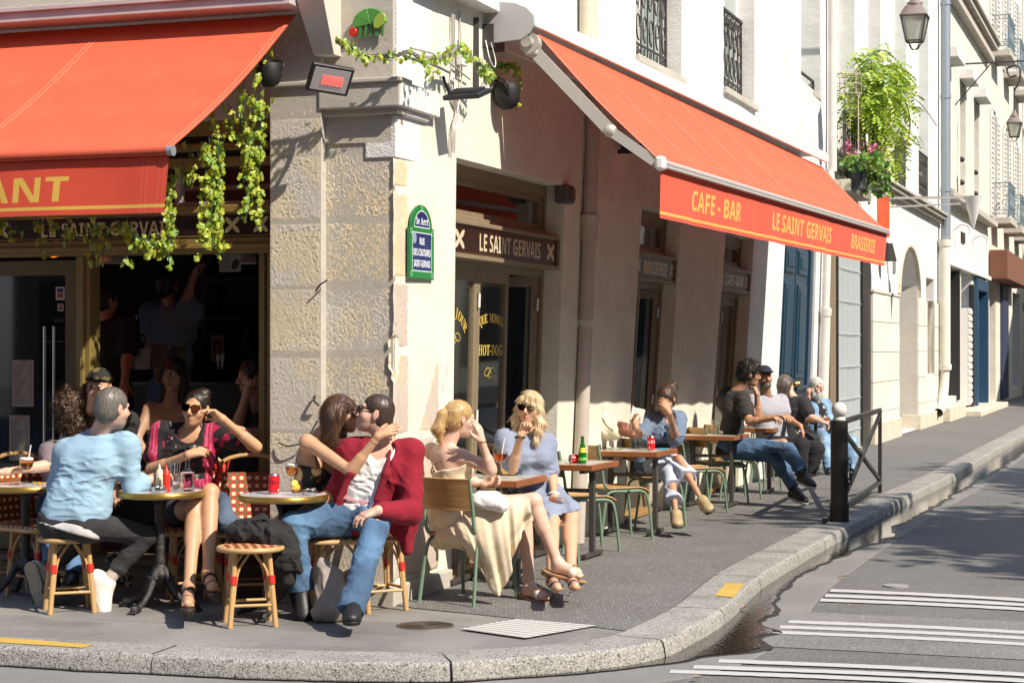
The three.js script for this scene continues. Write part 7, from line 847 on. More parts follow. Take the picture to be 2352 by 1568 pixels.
// two women at the bright wall
person({ label: 'person in a cream strappy dress with blond ponytail, seen from behind', d: 11.86, hip: [1042, 1172], yaw: 112, sh: [1027, 1036], sR: [1060, 1046, .12], sL: [990, 1032, -.10], head: [1057, 962, .0], hyaw: 112, pitch: .12, tone: [.62, .395, .30], fem: 1, armR: [[1128, 1080, .06], [1106, 1014, .05], { to: [1094, 955, .02], n: [-.7, 0, -.5], curl: [.25, .3, .3, .35], spread: .12 }], armL: [[1075, 1105, -.14], [1112, 1110, .02], { to: [1132, 1104], n: [0, -.3, .8], curl: .8 }], legR: [[1226, 1150, .0], [1281, 1293, .02], [1332, 1316, .05]], legL: [[1204, 1178, -.06], [1216, 1346, .08], [1252, 1368, .13]] }, (s, add) => {
  const q = V(), tl = s.sh.distanceTo(s.hip), cr = (p) => { const k = 1 + .14 * (fbm(p.x * 30, p.y * 90, p.z * 30, 2) - .5); return [.66 * k, .555 * k, .40 * k]; }, dn = V(0, -1, 0);
  add('dress', [...torsoPrims(s, .014), c_(s.hR, s.hL, .13, undefined, .06), c_(s.hip, P(1150, 1172, 11.78), .125, .09, .06), c_(s.hip, P(1190, 1168, 11.85), .12, .078, .06)], M.cloth, { color: cr, disp: folds(.014, 9, .8, 12), cut: (p) => q.copy(p).sub(s.hip).dot(s.up) / tl - .70 - .15 * sstep(-.02, .12, q.dot(s.sf)) });
  { const tc = new THREE.CatmullRomCurve3([[985, 1180, 12.05], [1010, 1205, 11.78], [1050, 1190, 11.66], [1105, 1165, 11.64], [1165, 1142, 11.70], [1214, 1140, 11.76]].map((q) => P(...q))), bc = new THREE.CatmullRomCurve3([[985, 1250, 12.05], [1015, 1262, 11.80], [1060, 1262, 11.70], [1108, 1318, 11.66], [1143, 1368, 11.66], [1170, 1322, 11.66], [1188, 1250, 11.68], [1224, 1192, 11.74]].map((q) => P(...q)));
    const sk = quad(tc.getPoint(0), tc.getPoint(1), bc.getPoint(1), bc.getPoint(0), 110, 40, (p, u, v) => { const a = tc.getPoint(u), b = bc.getPoint(u), w = v, f = Math.sin(u * 44 + 3 * fbm(u * 6, 1, 1, 2)) * .016 + Math.sin(u * 83 + 2 * v + 2 * fbm(u * 9, v, 2, 2)) * .007; p.copy(a).lerp(b, v); p.z += Math.sin(Math.PI * Math.min(1, w * 1.25)) * .05 + f * (.25 + .9 * w) + .02 * (fbm(u * 8, v * 5, 4, 3) - .5); p.x += f * .5 * w; p.y += .012 * (fbm(u * 10, v * 2, 8, 2) - .5); });
    const n = sk.attributes.position.count, col = []; for (let i = 0; i < n; i++) col.push(...cr(V().fromBufferAttribute(sk.attributes.position, i))); sk.setAttribute('color', new THREE.Float32BufferAttribute(col, 3)); part('skirt', s.mv(sk), mat({ c: [1, 1, 1], vertexColors: true, roughness: .9, transmission: .12, thickness: 0 }), s.g); }
  const bk = (t, o, d) => s.cap(t, o).addScaledVector(s.sf, d); for (const e of [-1, 1]) part('strap', s.mv(tube([bk(.66, -e * .06, -.105), bk(.82, e * .01, -.10), bk(.98, e * .085, -.03), bk(1.08, e * .095, .02), bk(.96, e * .09, .08), bk(.78, e * .08, .12)], .005, 20, 5)), mat({ key: 'cr', c: [.66, .55, .40], roughness: .9 }), s.g);
  add('hair', [...hairCap(s, .009), s.he(0, .02, -.125, [.03, .03, .025], .02), s.hc([0, .02, -.13], [-.005, -.08, -.15], .034, .038, .02), s.hc([-.005, -.08, -.15], [0, -.17, -.12], .038, .012, .02)], M.hair, { cell: .0048, len: .035, kind: 'back', n: 4200, disp: strands(s, .003, 1.5), color: hairC(s, [.40, .255, .105], .8, 1.4) });
  for (const r of ['R', 'L']) { const A = s['a' + r], Tt = s['t' + r], d = Tt.clone().sub(A).normalize(), dnv = V(0, -1, 0).addScaledVector(d, d.y).normalize(), sd = d.clone().cross(dnv).normalize(), h = A.clone().addScaledVector(dnv, .07).addScaledVector(d, -.04), t = Tt.clone().addScaledVector(dnv, .02).addScaledVector(d, .02); const sl = add('sole', [c_(h, t, .042, .046, .02)], M.shoe, { cell: .007, color: clothC([.34, .21, .11]), cut: (p) => { const a = q.copy(p).sub(A), v = a.dot(dnv), f = clamp(a.dot(d) / .2), ln = mix(.066, .034, f); return Math.max(ln - v, v - ln - .026); } }); add('heel_block', [e_(h.clone().addScaledVector(dnv, .026), [.04, .03, .036], .01, d, dnv, sd)], M.shoe, { cell: .007, color: clothC([.3, .18, .09]), cut: (p) => q.copy(p).sub(A).dot(dnv) - .107 }, sl); add('mule_strap', [e_(lp(A, Tt, .74).addScaledVector(dnv, .012), [.042, .038, .046], .01, d, dnv, sd)], M.shoe, { cell: .007, color: clothC([.66, .60, .50], .06), cut: (p) => q.copy(p).sub(A).dot(dnv) - .05 }); s.mv; part('buckle', [s.mv(new THREE.TorusGeometry(.014, .004, 6, 14).rotateX(1.2).translate(...lp(A, Tt, .72).addScaledVector(dnv, -.034).toArray()))], M.brass, s.g); }
  part('bracelet', [s.mv(new THREE.TorusGeometry(.031, .003, 6, 18).rotateX(1.5).translate(...s.wR.toArray()))], M.brass, s.g);
});
person({ label: 'person with wavy blond hair and sunglasses in a blue grey dress, chin on hand', d: 13.0, hip: [1238, 1152], yaw: 14, sh: [1207, 1004, .02], sR: [1158, 1004], sL: [1256, 1014], head: [1216, 937, .05], hyaw: -16, pitch: .04, rollZ: -.10, tone: [.57, .335, .215], fem: 1, armR: [[1176, 1078, .12], [1196, 998, .16], { to: [1212, 960], n: [.4, 0, .5], curl: [1.1, 1.2, 1.2, 1.2] }], armL: [[1268, 1092, .0], [1272, 1136, .22], { to: [1288, 1162, .1], n: [0, -.8, -.3], curl: .4 }], legR: [[1268, 1197, .45], [1268, 1330, .58], [1281, 1350, .70]], legL: [[1312, 1187, .40], [1311, 1322, .55], [1322, 1348, .68]], face: { lip: [.45, .09, .09], brow: [.12, .07, .04] } }, (s, add) => {
  const bl = clothC([.22, .255, .35], .10, 30); top(s, 'dress', bl, { sl: .88, g: .016, g2: .020, hem: .04, amp: .014, nr: .05, nf: .03, add: [...legPrims(s, 'R', .86, .035), ...legPrims(s, 'L', .90, .035), c_(lp(s.hR, s.kR, .5), lp(s.hL, s.kL, .5), .09, undefined, .05), c_(lp(s.hR, s.kR, .8), lp(s.hL, s.kL, .85), .07, undefined, .05), c_(lp(s.hR, s.kR, .85), lp(s.kR, s.aR, .12), .07, .04, .05)], cut: () => -1 });
  add('hair', [...hairCap(s, .014, { line: -.035 }), s.he(0, .08, .055, [.055, .03, .04], .02), s.hc([0, .08, .078], [0, .052, .096], .028, .010, .02), s.hc([-.04, .07, .075], [-.055, .02, .085], .02, .010, .02), s.hc([.04, .07, .075], [.055, .02, .085], .02, .010, .02), s.hc([.07, .03, -.01], [.095, -.12, .02], .035, .042, .03), s.hc([.095, -.12, .02], [.085, -.245, .05], .042, .02, .03), s.hc([-.07, .03, -.01], [-.09, -.10, .01], .035, .038, .03), s.hc([-.09, -.10, .01], [-.085, -.19, .03], .038, .016, .03), s.hc([0, 0, -.07], [.02, -.2, -.07], .06, .05, .03)], M.hair, { cell: .0052, len: .05, n: 3600, disp: (p) => strands(s, .005, 1.3)(p) - .004 * Math.sin(p.y * 80 + p.x * 40), color: hairC(s, [.44, .325, .19], .9, 1.3) });
  shades(s, [.10, .085, .075], [.05, .02, .012], { h: .027 }); part('watch', [s.mv(new THREE.TorusGeometry(.031, .008, 6, 18).rotateX(1.4).translate(...lp(s.wR, s.eR, .08).toArray()))], M.black, s.g); part('bracelet', [s.mv(new THREE.TorusGeometry(.033, .009, 6, 18).rotateX(1.2).translate(...lp(s.wL, s.eL, .04).toArray()))], M.whiteMetal, s.g);
  for (const r of ['R', 'L']) { const A = s['a' + r], Tt = s['t' + r], d = Tt.clone().sub(A).normalize(); const so = add('sandal', [c_(A.clone().add(V(0, -.07, -.03)), Tt.clone().add(V(0, -.028, .03)), .042, .048, .02)], M.shoe, { cell: .007, color: clothC([.03, .024, .02]), cut: (p) => Math.max(p.y - .028, .004 - p.y) }); for (const t of [.25, .8]) add('strap', [e_(lp(A, Tt, t).add(V(0, -.006, 0)), [.044, .040, .015], .01, V(1, 0, 0), d.clone().cross(V(1, 0, 0)).normalize(), d)], M.shoe, { cell: .006, color: clothC([.014, .014, .018]), cut: (p) => lp(A, Tt, t).y - .012 - p.y }); }
});
// the reader
person({ label: 'person with a bun reading a small white book, hand at forehead', shod: 1, lg: -.012, d: 16.7, hip: [1506, 1064], yaw: 28, sh: [1527, 962, .10], head: [1530, 917, .18], hyaw: -24, pitch: .42, tone: OLIVE, fem: 1, cell: .010, armR: [[1470, 1002, .14], [1461, 982, .30], { to: [1455, 962], n: [.6, 0, .5], curl: .7 }], armL: [[1552, 1006, .26], [1537, 948, .34], { to: [1516, 905, .02], n: [-.3, -.3, -.8], curl: [.3, .3, .35, .4], spread: .14 }], legR: [[1541, 1088, .30], [1553, 1180, .42], [1564, 1207, .56]], legL: [[1560, 1055, .36], [1612, 1148, .40], [1640, 1172, .48]], face: { closed: 1 } }, (s, add) => {
  const q = V(); top(s, 'shirt', clothC([.13, .175, .26], .18), { sl: .95, g: .026, g2: .045, hem: .04, amp: .018, fr: 8, nr: .07, nf: .05 });
  add('vest', [c_(s.cap(.8, -.04).addScaledVector(s.sf, .07), s.cap(.15, -.02).addScaledVector(s.sf, .09), .075, .08, .04)], M.cloth, { color: clothC([.02, .022, .028]) });
  pants(s, 'trousers', (p) => { const k = .9 + .25 * (vn(p.x * 130, p.y * 8, p.z * 130) - .5) + .1 * fbm(p.x * 8, p.y * 8, p.z * 8, 2); return [.52 * k, .58 * k, .75 * k]; }, { g: .018, g2: .024, fl: .012, tR: 1.68, tL: 1.40, amp: .016, dy: .6 });
  const d = (t) => (p) => { const a = fbm(p.x * 50, p.y * 50, p.z * 50, 2); return a > .5 ? [.03, .03, .035] : [.3, .2, .14]; }; shoe(s, 'R', clothC([.36, .28, .15], .15), clothC([.05, .04, .03]), {}); shoe(s, 'L', clothC([.36, .28, .15], .15), clothC([.05, .04, .03]), { down: [.35, -.6, .5] });
  add('hair', [...hairCap(s, .010), s.he(.02, .075, -.095, [.055, .05, .05], .03), s.he(.05, .10, -.12, [.035, .035, .035], .015)], M.hair, { cell: .0055, disp: (p) => strands(s, .004)(p) + (p.clone().applyMatrix4(s.hm.clone().invert()).z < -.07 ? curls(.009, 70)(p) : 0), color: hairC(s, [.05, .027, .016], .9) });
  s.rigid('glasses', [...[-1, 1].map((e) => new THREE.TorusGeometry(.024, .0035, 6, 18).translate(e * .033, .005, .1)), bar(V(-.06, .01, .095), V(-.079, .01, 0), .004, .005), bar(V(.06, .01, .095), V(.079, .01, 0), .004, .005)], M.black);
  stuff(part('tattoo', [s.mv(join([...Array(9)].map((_, i) => { const t = .2 + .07 * i, c = lp(s.eL, s.wL, t * .9), f = s.eL.clone().sub(s.wL).normalize(), o = V(-.2 + .1 * (i % 3), 0, 1).addScaledVector(f, -V(-.2, 0, 1).dot(f) * .9).normalize(); return new THREE.TorusGeometry(.011 + .004 * (i % 2), .0022, 5, 14).translate(...c.addScaledVector(o, .039 - .012 * t).toArray()); })))], mat({ c: [.05, .04, .04], roughness: .7 }), s.g));
});
// group at the far tables
person({ label: 'person with thick black curls, black T-shirt and blue jeans, legs crossed', shod: 1, lg: -.02, d: 19.1, hip: [1676, 1030], yaw: 80, sh: [1690, 908], sR: [1706, 915, .16], sL: [1672, 904, -.14], head: [1722, 860], hyaw: 96, pitch: .1, tone: OLIVE, cell: .011, armR: [[1722, 968, .22], [1765, 962, .12], { curl: .7 }], armL: [[1742, 956, -.1], [1739, 905, .06], { to: [1733, 888], n: [-.6, 0, -.4], curl: 1.0 }], legR: [[1800, 1016, .12], [1848, 1092, .2], [1886, 1108, .3]], legL: [[1782, 1046, .1], [1828, 1128, .16], [1874, 1146, .32]] }, (s, add) => {
  top(s, 'tshirt', clothC([.030, .028, .026], .2), { sl: .62, g: .02, g2: .03, hem: .05, nr: .05 }); pants(s, 'jeans', denimC([.060, .12, .215]), { g: .02, g2: .022, tR: 1.88, tL: 1.9, amp: .012 });
  for (const r of ['R', 'L']) shoe(s, r, clothC([.015, .015, .02]), clothC([.60, .58, .55]), { cell: .009, down: [-.15, -1, 0] });
  add('hair', [...hairCap(s, .018, { line: -.03 }), s.he(0, .09, .03, [.06, .045, .06], .03), s.he(0, .11, -.03, [.07, .035, .07], .03)], M.hair, { cell: .007, kind: 'curl', n: 4200, len: .05, disp: curls(.012, 60), color: (p) => { const k = vn(p.x * 70, p.y * 70, p.z * 70); return [mix(.006, .035, k), mix(.005, .028, k), mix(.005, .024, k)]; } });
});
person({ label: 'person in a navy cap and grey T-shirt with grizzled beard, forearms on table', shod: 1, lg: -.02, d: 20.7, hip: [1775, 1022], yaw: 22, sh: [1762, 920], head: [1757, 866, .06], hyaw: 12, tone: OLIVE, wide: 1.08, cell: .011, armR: [[1730, 962, .16], [1790, 958, .3], { curl: .5 }], armL: [[1806, 958, .1], [1838, 978, .28], { to: [1846, 1005], n: [-.5, -.5, .3], curl: .6 }], legR: [[1840, 1022, .3], [1840, 1100, .0], [1850, 1118, .1]], legL: [[1876, 1032, .25], [1858, 1092, .0], [1872, 1108, .1]], eyes: [.08, .05, .03], face: { brow: [.03, .022, .018], stubble: [.05, .045, .04] } }, (s, add) => {
  top(s, 'tshirt', clothC([.34, .35, .40], .08), { sl: .65, g: .022, g2: .03, hem: .04, nr: .052 }); pants(s, 'trousers', clothC([.012, .012, .015], .3), { g: .02, g2: .03 });
  add('beard', [s.he(0, -.085, .04, [.056, .046, .056], .02), s.hc([-.025, -.045, .09], [.025, -.045, .09], .010, undefined, .01), sub(s.he(0, -.063, .105, [.02, .008, .02], .004))], M.hair, { cell: .006, kind: 'curl', n: 1200, len: .02, disp: curls(.004, 90), color: (p) => { const k = vn(p.x * 110, p.y * 60, p.z * 110); return [mix(.03, .24, k), mix(.027, .22, k), mix(.025, .20, k)]; } });
  add('cap', [s.he(0, .055, -.015, [.088, .082, .102], .02), s.he(0, .065, .10, [.072, .012, .065], .02)], M.cloth, { cell: .007, color: clothC([.014, .018, .035]), cut: (p) => -planeCut(s.H(0, .045, 0), s.hy)(p) }); part('watch', [s.mv(new THREE.TorusGeometry(.033, .01, 6, 16).rotateX(1.2).translate(...P(1834, 992, 20.2).toArray()))], M.chrome, s.g);
});
person({ label: 'person with grey shoulder-length hair, sunglasses on the head, back turned', shod: 1, lg: -.02, d: 23.0, hip: [1812, 1000], yaw: 130, sh: [1822, 922], head: [1806, 884, .0], hyaw: 128, tone: FAIR, cell: .012, hcell: .006, armR: [[1862, 956, .12], [1888, 968, -.1], { curl: .6 }], armL: [[1800, 960, -.2], [1840, 975, -.3], {}], legR: [[1870, 1010, -.25], [1872, 1085, -.2], [1890, 1100, -.2]], legL: [[1850, 1010, -.35], [1850, 1085, -.3], [1868, 1100, -.3]] }, (s, add) => {
  top(s, 'tshirt', clothC([.024, .025, .03], .2), { sl: .72, g: .024, g2: .034, hem: .05 }); pants(s, 'trousers', clothC([.02, .02, .024]), {});
  add('hair', [...hairCap(s, .012), s.hc([.05, .0, -.04], [.06, -.13, -.05], .05, .032, .03), s.hc([-.05, .0, -.04], [-.06, -.12, -.05], .05, .034, .03), s.hc([0, 0, -.08], [0, -.14, -.085], .055, .04, .03)], M.hair, { cell: .007, disp: strands(s, .005), color: hairC(s, [.09, .075, .062], .9) }); s.rigid('sunglasses', [...[-1, 1].map((e) => box(.045, .025, .008, e * .03, .118, .05)), bar(V(-.06, .12, .045), V(-.085, .06, -.05), .005, .006), bar(V(.06, .12, .045), V(.085, .06, -.05), .005, .006)], M.black);
});
person({ label: 'person with white beard and hair in light denim jacket at the farthest table', shod: 1, lg: -.02, d: 24.6, hip: [1884, 994], yaw: 30, sh: [1872, 930], head: [1877, 888, .1], hyaw: 30, pitch: .2, tone: [.58, .31, .23], cell: .012, hcell: .0055, armR: [[1858, 958, .25], [1857, 915, .3], { to: [1856, 897], n: [.7, 0, -.4], curl: .7 }], armL: [[1902, 962, .1], [1890, 985, .25], { curl: .6 }], legR: [[1897, 1010, .45], [1906, 1090, .45], [1914, 1106, .6]], legL: [[1955, 1015, .1], [1958, 1090, .15], [1982, 1106, .2]], eyes: [.05, .06, .08] }, (s, add) => {
  const dn = denimC([.15, .26, .40]); top(s, 'denim_jacket', dn, { sl: 1.5, sL: 1.9, g: .03, g2: .03, hem: .02, amp: .016, fr: 11, nr: .07, subs: [sub(c_(s.cap(1, .01).addScaledVector(s.sf, .15), s.cap(.1, .0).addScaledVector(s.sf, .17), .075, .07, .01))] }); top(s, 'tshirt', (p) => vn(p.x * 30, p.y * 30, 2) > .62 ? [.5, .48, .45] : [.012, .012, .014], { sl: .02, g: .010, hem: .02 });
  pants(s, 'jeans', denimC([.17, .28, .42]), { g: .022, g2: .03 }); for (const r of ['R', 'L']) shoe(s, r, clothC([.02, .018, .02]), clothC([.4, .38, .36]), { cell: .01 });
  const wh = (p) => { const k = vn(p.x * 90, p.y * 30, p.z * 90); return [mix(.42, .78, k), mix(.39, .75, k), mix(.34, .69, k)]; };
  add('hair', [...hairCap(s, .008, { line: -.006 }), s.he(0, -.05, -.11, [.035, .04, .05], .02), s.hc([0, -.06, -.11], [-.06, -.10, -.14], .03, .015, .02)], M.hair, { cell: .0065, disp: strands(s, .006), color: wh });
  add('beard', [s.he(0, -.095, .048, [.058, .06, .05], .02), s.hc([0, -.10, .06], [0, -.185, .06], .045, .014, .03), s.hc([-.035, -.052, .085], [.035, -.052, .085], .015, undefined, .01), s.hc([-.07, .0, .01], [-.055, -.08, .03], .014, .03, .02), s.hc([.07, .0, .01], [.055, -.08, .03], .014, .03, .02)], M.hair, { cell: .0065, n: 1600, len: .05, disp: curls(.006, 60), color: wh });
  part('camera_strap', [s.mv(join([box(.09, .06, .07, ...s.cap(.12, .02).addScaledVector(s.sf, .2).toArray())]))], M.black, s.g);
});
// ---------- inside the café ----------
{
  const bar_ = thing('bar_counter', 'dark bar counter with a steel front strip inside the café', 'counter', L(-2.4, 0, -2.45), AL); part('body', [bx(-1.6, 1.5, .2, 1.30, -.6, 0)], mat({ c: [.03, .02, .016], roughness: .5 }), bar_); part('steel_front', [bx(.35, 1.5, 1.335, 1.46, -.02, .03, .006)], mat({ c: [.38, .37, .36], roughness: .4, metalness: .3 }), bar_); part('top', [bx(-1.6, 1.52, 1.30, 1.335, -.62, .04, .006)], mat({ c: [.05, .04, .035], roughness: .3 }), bar_);
  const pl = P(368, 848, 14.25); const stack = (l, x, n, d) => { const t = thing('plate_stack', l, 'plates', P(x, 848, d)); for (let i = 0; i < n; i++) part('plate', [lathe([[0, i * .014], [.05, i * .014], [.082, i * .014 + .012], [.08, i * .014 + .014], [0, i * .014 + .006]], 24)], mat({ key: 'plate', c: [.42, .38, .34], roughness: .35 }), t); }; stack('left stack of pale plates on the bar', 368, 14, 14.25); stack('right stack of pale plates on the bar', 412, 13, 14.35);
  const bk = thing('ice_bucket', 'pale ribbed bucket on the bar left of the plates', 'bucket', P(325, 848, 14.2)); part('tub', [lathe([[0, 0], [.066, 0], [.074, .155], [.07, .155], [.06, .01]], 32)], mat({ c: [.42, .36, .34], roughness: .5 }), bk); part('rim', [new THREE.TorusGeometry(.073, .004, 6, 28).rotateX(Math.PI / 2).translate(0, .155, 0)], mcache.plate, bk);
  const sh = thing('wall_shelves', 'dark wooden shelving with jars and boxes on the back wall of the bar', 'shelf', L(-2.0, 0, -4.1), AL); for (const x of [-1.6, .2, 1.3]) part('upright', [bx(x, x + .05, 1, 2.6, -.25, 0)], mat({ key: 'dkw', c: [.07, .045, .03], roughness: .7 }), sh); for (const y of [1.55, 1.85, 2.2]) part('board', [bx(-1.6, 1.35, y, y + .03, -.25, .02)], mcache.dkw, sh);
  for (const [x, y, w, h, c] of [[-.62, 2.23, .16, .15, .34], [-.25, 2.23, .1, .14, .3], [-.12, 2.23, .08, .13, .34], [.75, 2.23, .2, .17, .30], [.5, 1.88, .2, .07, .2], [.85, 1.88, .16, .2, .12], [1.05, 1.88, .1, .16, .16], [.55, 1.58, .05, .2, .2], [.75, 1.58, .08, .14, .22], [-1.2, 1.58, .1, .2, .1], [-.9, 1.58, .14, .16, .09]]) { const j = part('jar', [lathe([[0, 0], [w / 2, 0], [w / 2, h * .85], [w * .4, h * .9], [w * .4, h], [0, h]], 16).translate(x, y, -.1)], mat({ key: 'jar' + c, c: [c, c * .92, c * .85], roughness: .5 }), sh); }
  const mk = (n, l, c, pos, geo, m) => { const t = thing(n, l, c, pos, AL); part('sheet', geo, m, t, true); return t; };
  const pq = (w, h) => { const g = panel(0, -w / 2, w / 2, -h / 2, h / 2, 0); return g; };
  mk('wall_poster', 'white handwritten poster with dark drawing hanging inside, top right', 'poster', P(528, 598, 12.75), pq(.165, .155), mat({ map: canv(128, 120, (g) => { g.fillStyle = '#85807c'; g.fillRect(0, 0, 128, 120); g.strokeStyle = '#3a3434'; g.lineWidth = 2; for (let y = 14; y < 110; y += 11) { g.beginPath(); for (let x = 6; x < 64; x += 4) g.lineTo(x, y + (x * 7 + y * 3) % 5); g.stroke(); } g.fillStyle = '#2a2424'; g.beginPath(); g.ellipse(96, 80, 20, 30, .5, 0, 7); g.fill(); }), roughness: .8 }));
  mk('portrait_card', 'small pale card with a painted face leaning on the bar shelf', 'picture', P(499, 800, 14.6), pq(.12, .21), mat({ map: canv(96, 168, (g) => { g.fillStyle = '#6a645e'; g.fillRect(0, 0, 96, 168); g.fillStyle = '#1c1716'; g.beginPath(); g.ellipse(48, 80, 32, 54, 0, 0, 7); g.fill(); g.fillStyle = '#5d4a3e'; g.beginPath(); g.ellipse(48, 86, 22, 36, 0, 0, 7); g.fill(); g.fillStyle = '#5a1c1c'; g.fillRect(38, 106, 20, 6); }), roughness: .8 }));
  for (const [x, y, d, l] of [[545, 575, 13.0, 'white dome lamp inside near the right frame'], [252, 575, 13.4, 'white dome lamp inside behind the door post']]) { const t = thing('dome_lamp', l, 'lamp', P(x, y, d)); part('shade', [lathe([[.02, .02], [.08, .01], [.12, -.03], [.135, -.09], [.13, -.09], [.11, -.03], [.07, .0]], 28)], mat({ key: 'dome', c: [.42, .40, .37], roughness: .4 }), t); part('cord', [rod(V(0, .02, 0), V(0, .5, 0), .006)], M.black, t); }
  { const p = P(128, 578, 13.2), t = thing('warm_bulb', 'small glowing orange bulb inside above the glass door', 'lamp', p); part('bulb', [ball(.028, 0, 0, 0)], mat({ c: [.9, .4, .1], emissive: new THREE.Color(1, .30, .04), emissiveIntensity: 1.6 }), t); part('cap', [rod(V(0, .02, 0), V(0, .1, 0), .016)], M.brass, t); const lt = new THREE.PointLight(0xff7a1e, .12, 3); lt.position.copy(p).add(V(0, -.06, .06)); lt.castShadow = true; scene.add(lt); }
  { const t = thing('beer_tap', 'chrome tap column behind the post on the bar', 'tap', P(312, 805, 14.3)); part('column', [lathe([[.03, -.12], [.02, -.1], [.018, .15], [.025, .18], [0, .2]], 16)], M.chrome, t); part('spout', [tube([V(0, .1, 0), V(.06, .12, .03), V(.08, .06, .05)], .008, 10, 6), rod(V(0, .18, 0), V(0, .27, .02), .01)], M.chrome, t); }
  const glA = (l, x, y, d) => { const t = thing('carafe_glass', l, 'glass', P(x, y, d)); part('bowl', [lathe([[0, 0], [.03, 0], [.038, .12], [.035, .12], [.028, .006]], 18)], M.glass, t); }; glA('glass on the bar beside the steel strip', 505, 848, 14.25); glA('clear glass in front of the striped strapless top', 406, 1010, 12.2); glA('second clear glass near the blouse shoulder', 505, 1012, 12.3);
  const it = thing('inner_table', 'small wooden table inside before the strapless top', 'table', wg(P(395, 1020, 12.62))); part('top', [bx(-.34, .34, .70, .73, -.2, .2, .006)], M.tableWood, it); part('leg', [rod(V(0, 0, 0), V(0, .7, 0), .03)], M.black, it); tag(mesh('wooden_tray', [bx(-.1, .1, 0, .05, -.08, .08, .006)], M.tableWood, scene), 'small wooden box on the inner table at the blouse sleeve', 'box').position.copy(P(330, 1015, 12.45).setY(.732));
}
const dim = { cell: .013, hcell: .007, shod: 1 };
person({ ...dim, label: 'person with long dark hair and striped strapless top, sitting inside', d: 12.86, hip: [395, 1120], yaw: -6, sh: [392, 938], head: [399, 862], hyaw: -14, tone: [.40, .24, .16], fem: 1, armR: [[312, 1010, .1], [350, 1070, .2], {}], armL: [[470, 1020, .1], [430, 1070, .2], {}], eyes: [.05, .03, .02], face: { brow: BROWNH, lip: [.3, .08, .08] } }, (s, add) => {
  const q = V(), tl = s.sh.distanceTo(s.hip); add('striped_top', torsoPrims(s, .012), M.cloth, { color: (p) => { const v = q.copy(p).sub(s.hip).dot(s.up); return Math.sin(v * 130) > .62 ? [.02, .02, .02] : [.52, .46, .40]; }, cut: (p) => q.copy(p).sub(s.hip).dot(s.up) / tl - .76 });
  add('hair', [...hairCap(s, .016, { line: -.03 }), s.hc([.06, .0, -.03], [.075, -.2, -.01], .055, .04, .03), s.hc([-.06, .0, -.03], [-.075, -.2, -.01], .055, .04, .03), s.hc([0, 0, -.08], [0, -.22, -.08], .06, .06, .03)], M.hair, { cell: .007, disp: strands(s, .004), color: hairC(s, [.014, .008, .006], .6) });
});
person({ ...dim, label: 'person in black resting chin on fist beside the right window frame, inside', d: 12.72, hip: [585, 1120], yaw: -35, sh: [598, 962], head: [578, 866, .02], hyaw: -58, pitch: .1, tone: [.42, .25, .18], armR: [[543, 985, .16], [566, 905, .1], { to: [572, 890], n: [.5, 0, .4], curl: 1.1 }], armL: [[600, 1000, .2], [555, 990, .3], { to: [535, 980], n: [0, -1, 0], curl: .5 }], face: { brow: BROWNH, stubble: [.12, .08, .06] } }, (s, add) => { top(s, 'tshirt', clothC([.012, .012, .014]), { sl: .6, g: .02, g2: .03 }); add('hair', hairCap(s, .016), M.hair, { cell: .008, disp: curls(.006, 60), color: clothC([.02, .012, .008], .3) }); });
person({ ...dim, label: 'person in a printed cap peeking round the olive door post, hand on the post', d: 12.62, hip: [240, 1130], yaw: -5, sh: [236, 968], head: [227, 890, .1], hyaw: -8, tone: [.55, .33, .22], armR: [[196, 1010, -.02], [207, 938, .36], { to: [212, 895, .02], n: [.6, .1, -.6], curl: [.5, .55, .6, .6] }], armL: [[275, 1040, 0], [270, 1110, .1], {}], eyes: [.05, .03, .02] }, (s, add) => { top(s, 'tshirt', clothC([.02, .02, .022]), { sl: .6 }); add('cap', [s.he(0, .055, -.015, [.088, .085, .102], .02), s.he(0, .06, .09, [.07, .012, .05], .02)], M.cloth, { cell: .008, color: (p) => vn(p.x * 60, p.y * 60, 3) > .66 ? [.12, .10, .03] : [.015, .015, .015], cut: (p) => -planeCut(s.H(0, .04, 0), s.hy)(p) }); });
person({ ...dim, label: 'barman in a blue grey shirt behind the bar reaching up to a shelf', d: 15.1, hip: [395, 900], yaw: 170, sh: [392, 716], head: [382, 655], hyaw: 150, pitch: -.3, tone: [.35, .18, .12], armR: [[428, 692, .1], [443, 640, .0], { curl: .6 }], armL: [[345, 800, .1], [360, 850, 0], {}] }, (s, add) => { top(s, 'shirt', clothC([.13, .16, .24]), { sl: .62, g: .03, g2: .035, hem: .1, amp: .016 }); add('hair', hairCap(s, .012), M.hair, { cell: .009, color: clothC([.015, .01, .008]) }); });
person({ ...dim, label: 'person in black T-shirt standing at the bar behind the door post', d: 14.2, hip: [245, 905], yaw: 165, sh: [243, 752], head: [240, 690], hyaw: 140, tone: [.4, .2, .13], armR: [[292, 820, .1], [285, 880, .2], {}], armL: [[200, 820, .05], [210, 880, 0], {}] }, (s, add) => { top(s, 'tshirt', clothC([.010, .010, .011]), { sl: .7, g: .03, g2: .035, hem: .1 }); add('hair', hairCap(s, .014), M.hair, { cell: .009, color: clothC([.012, .009, .008]) }); });
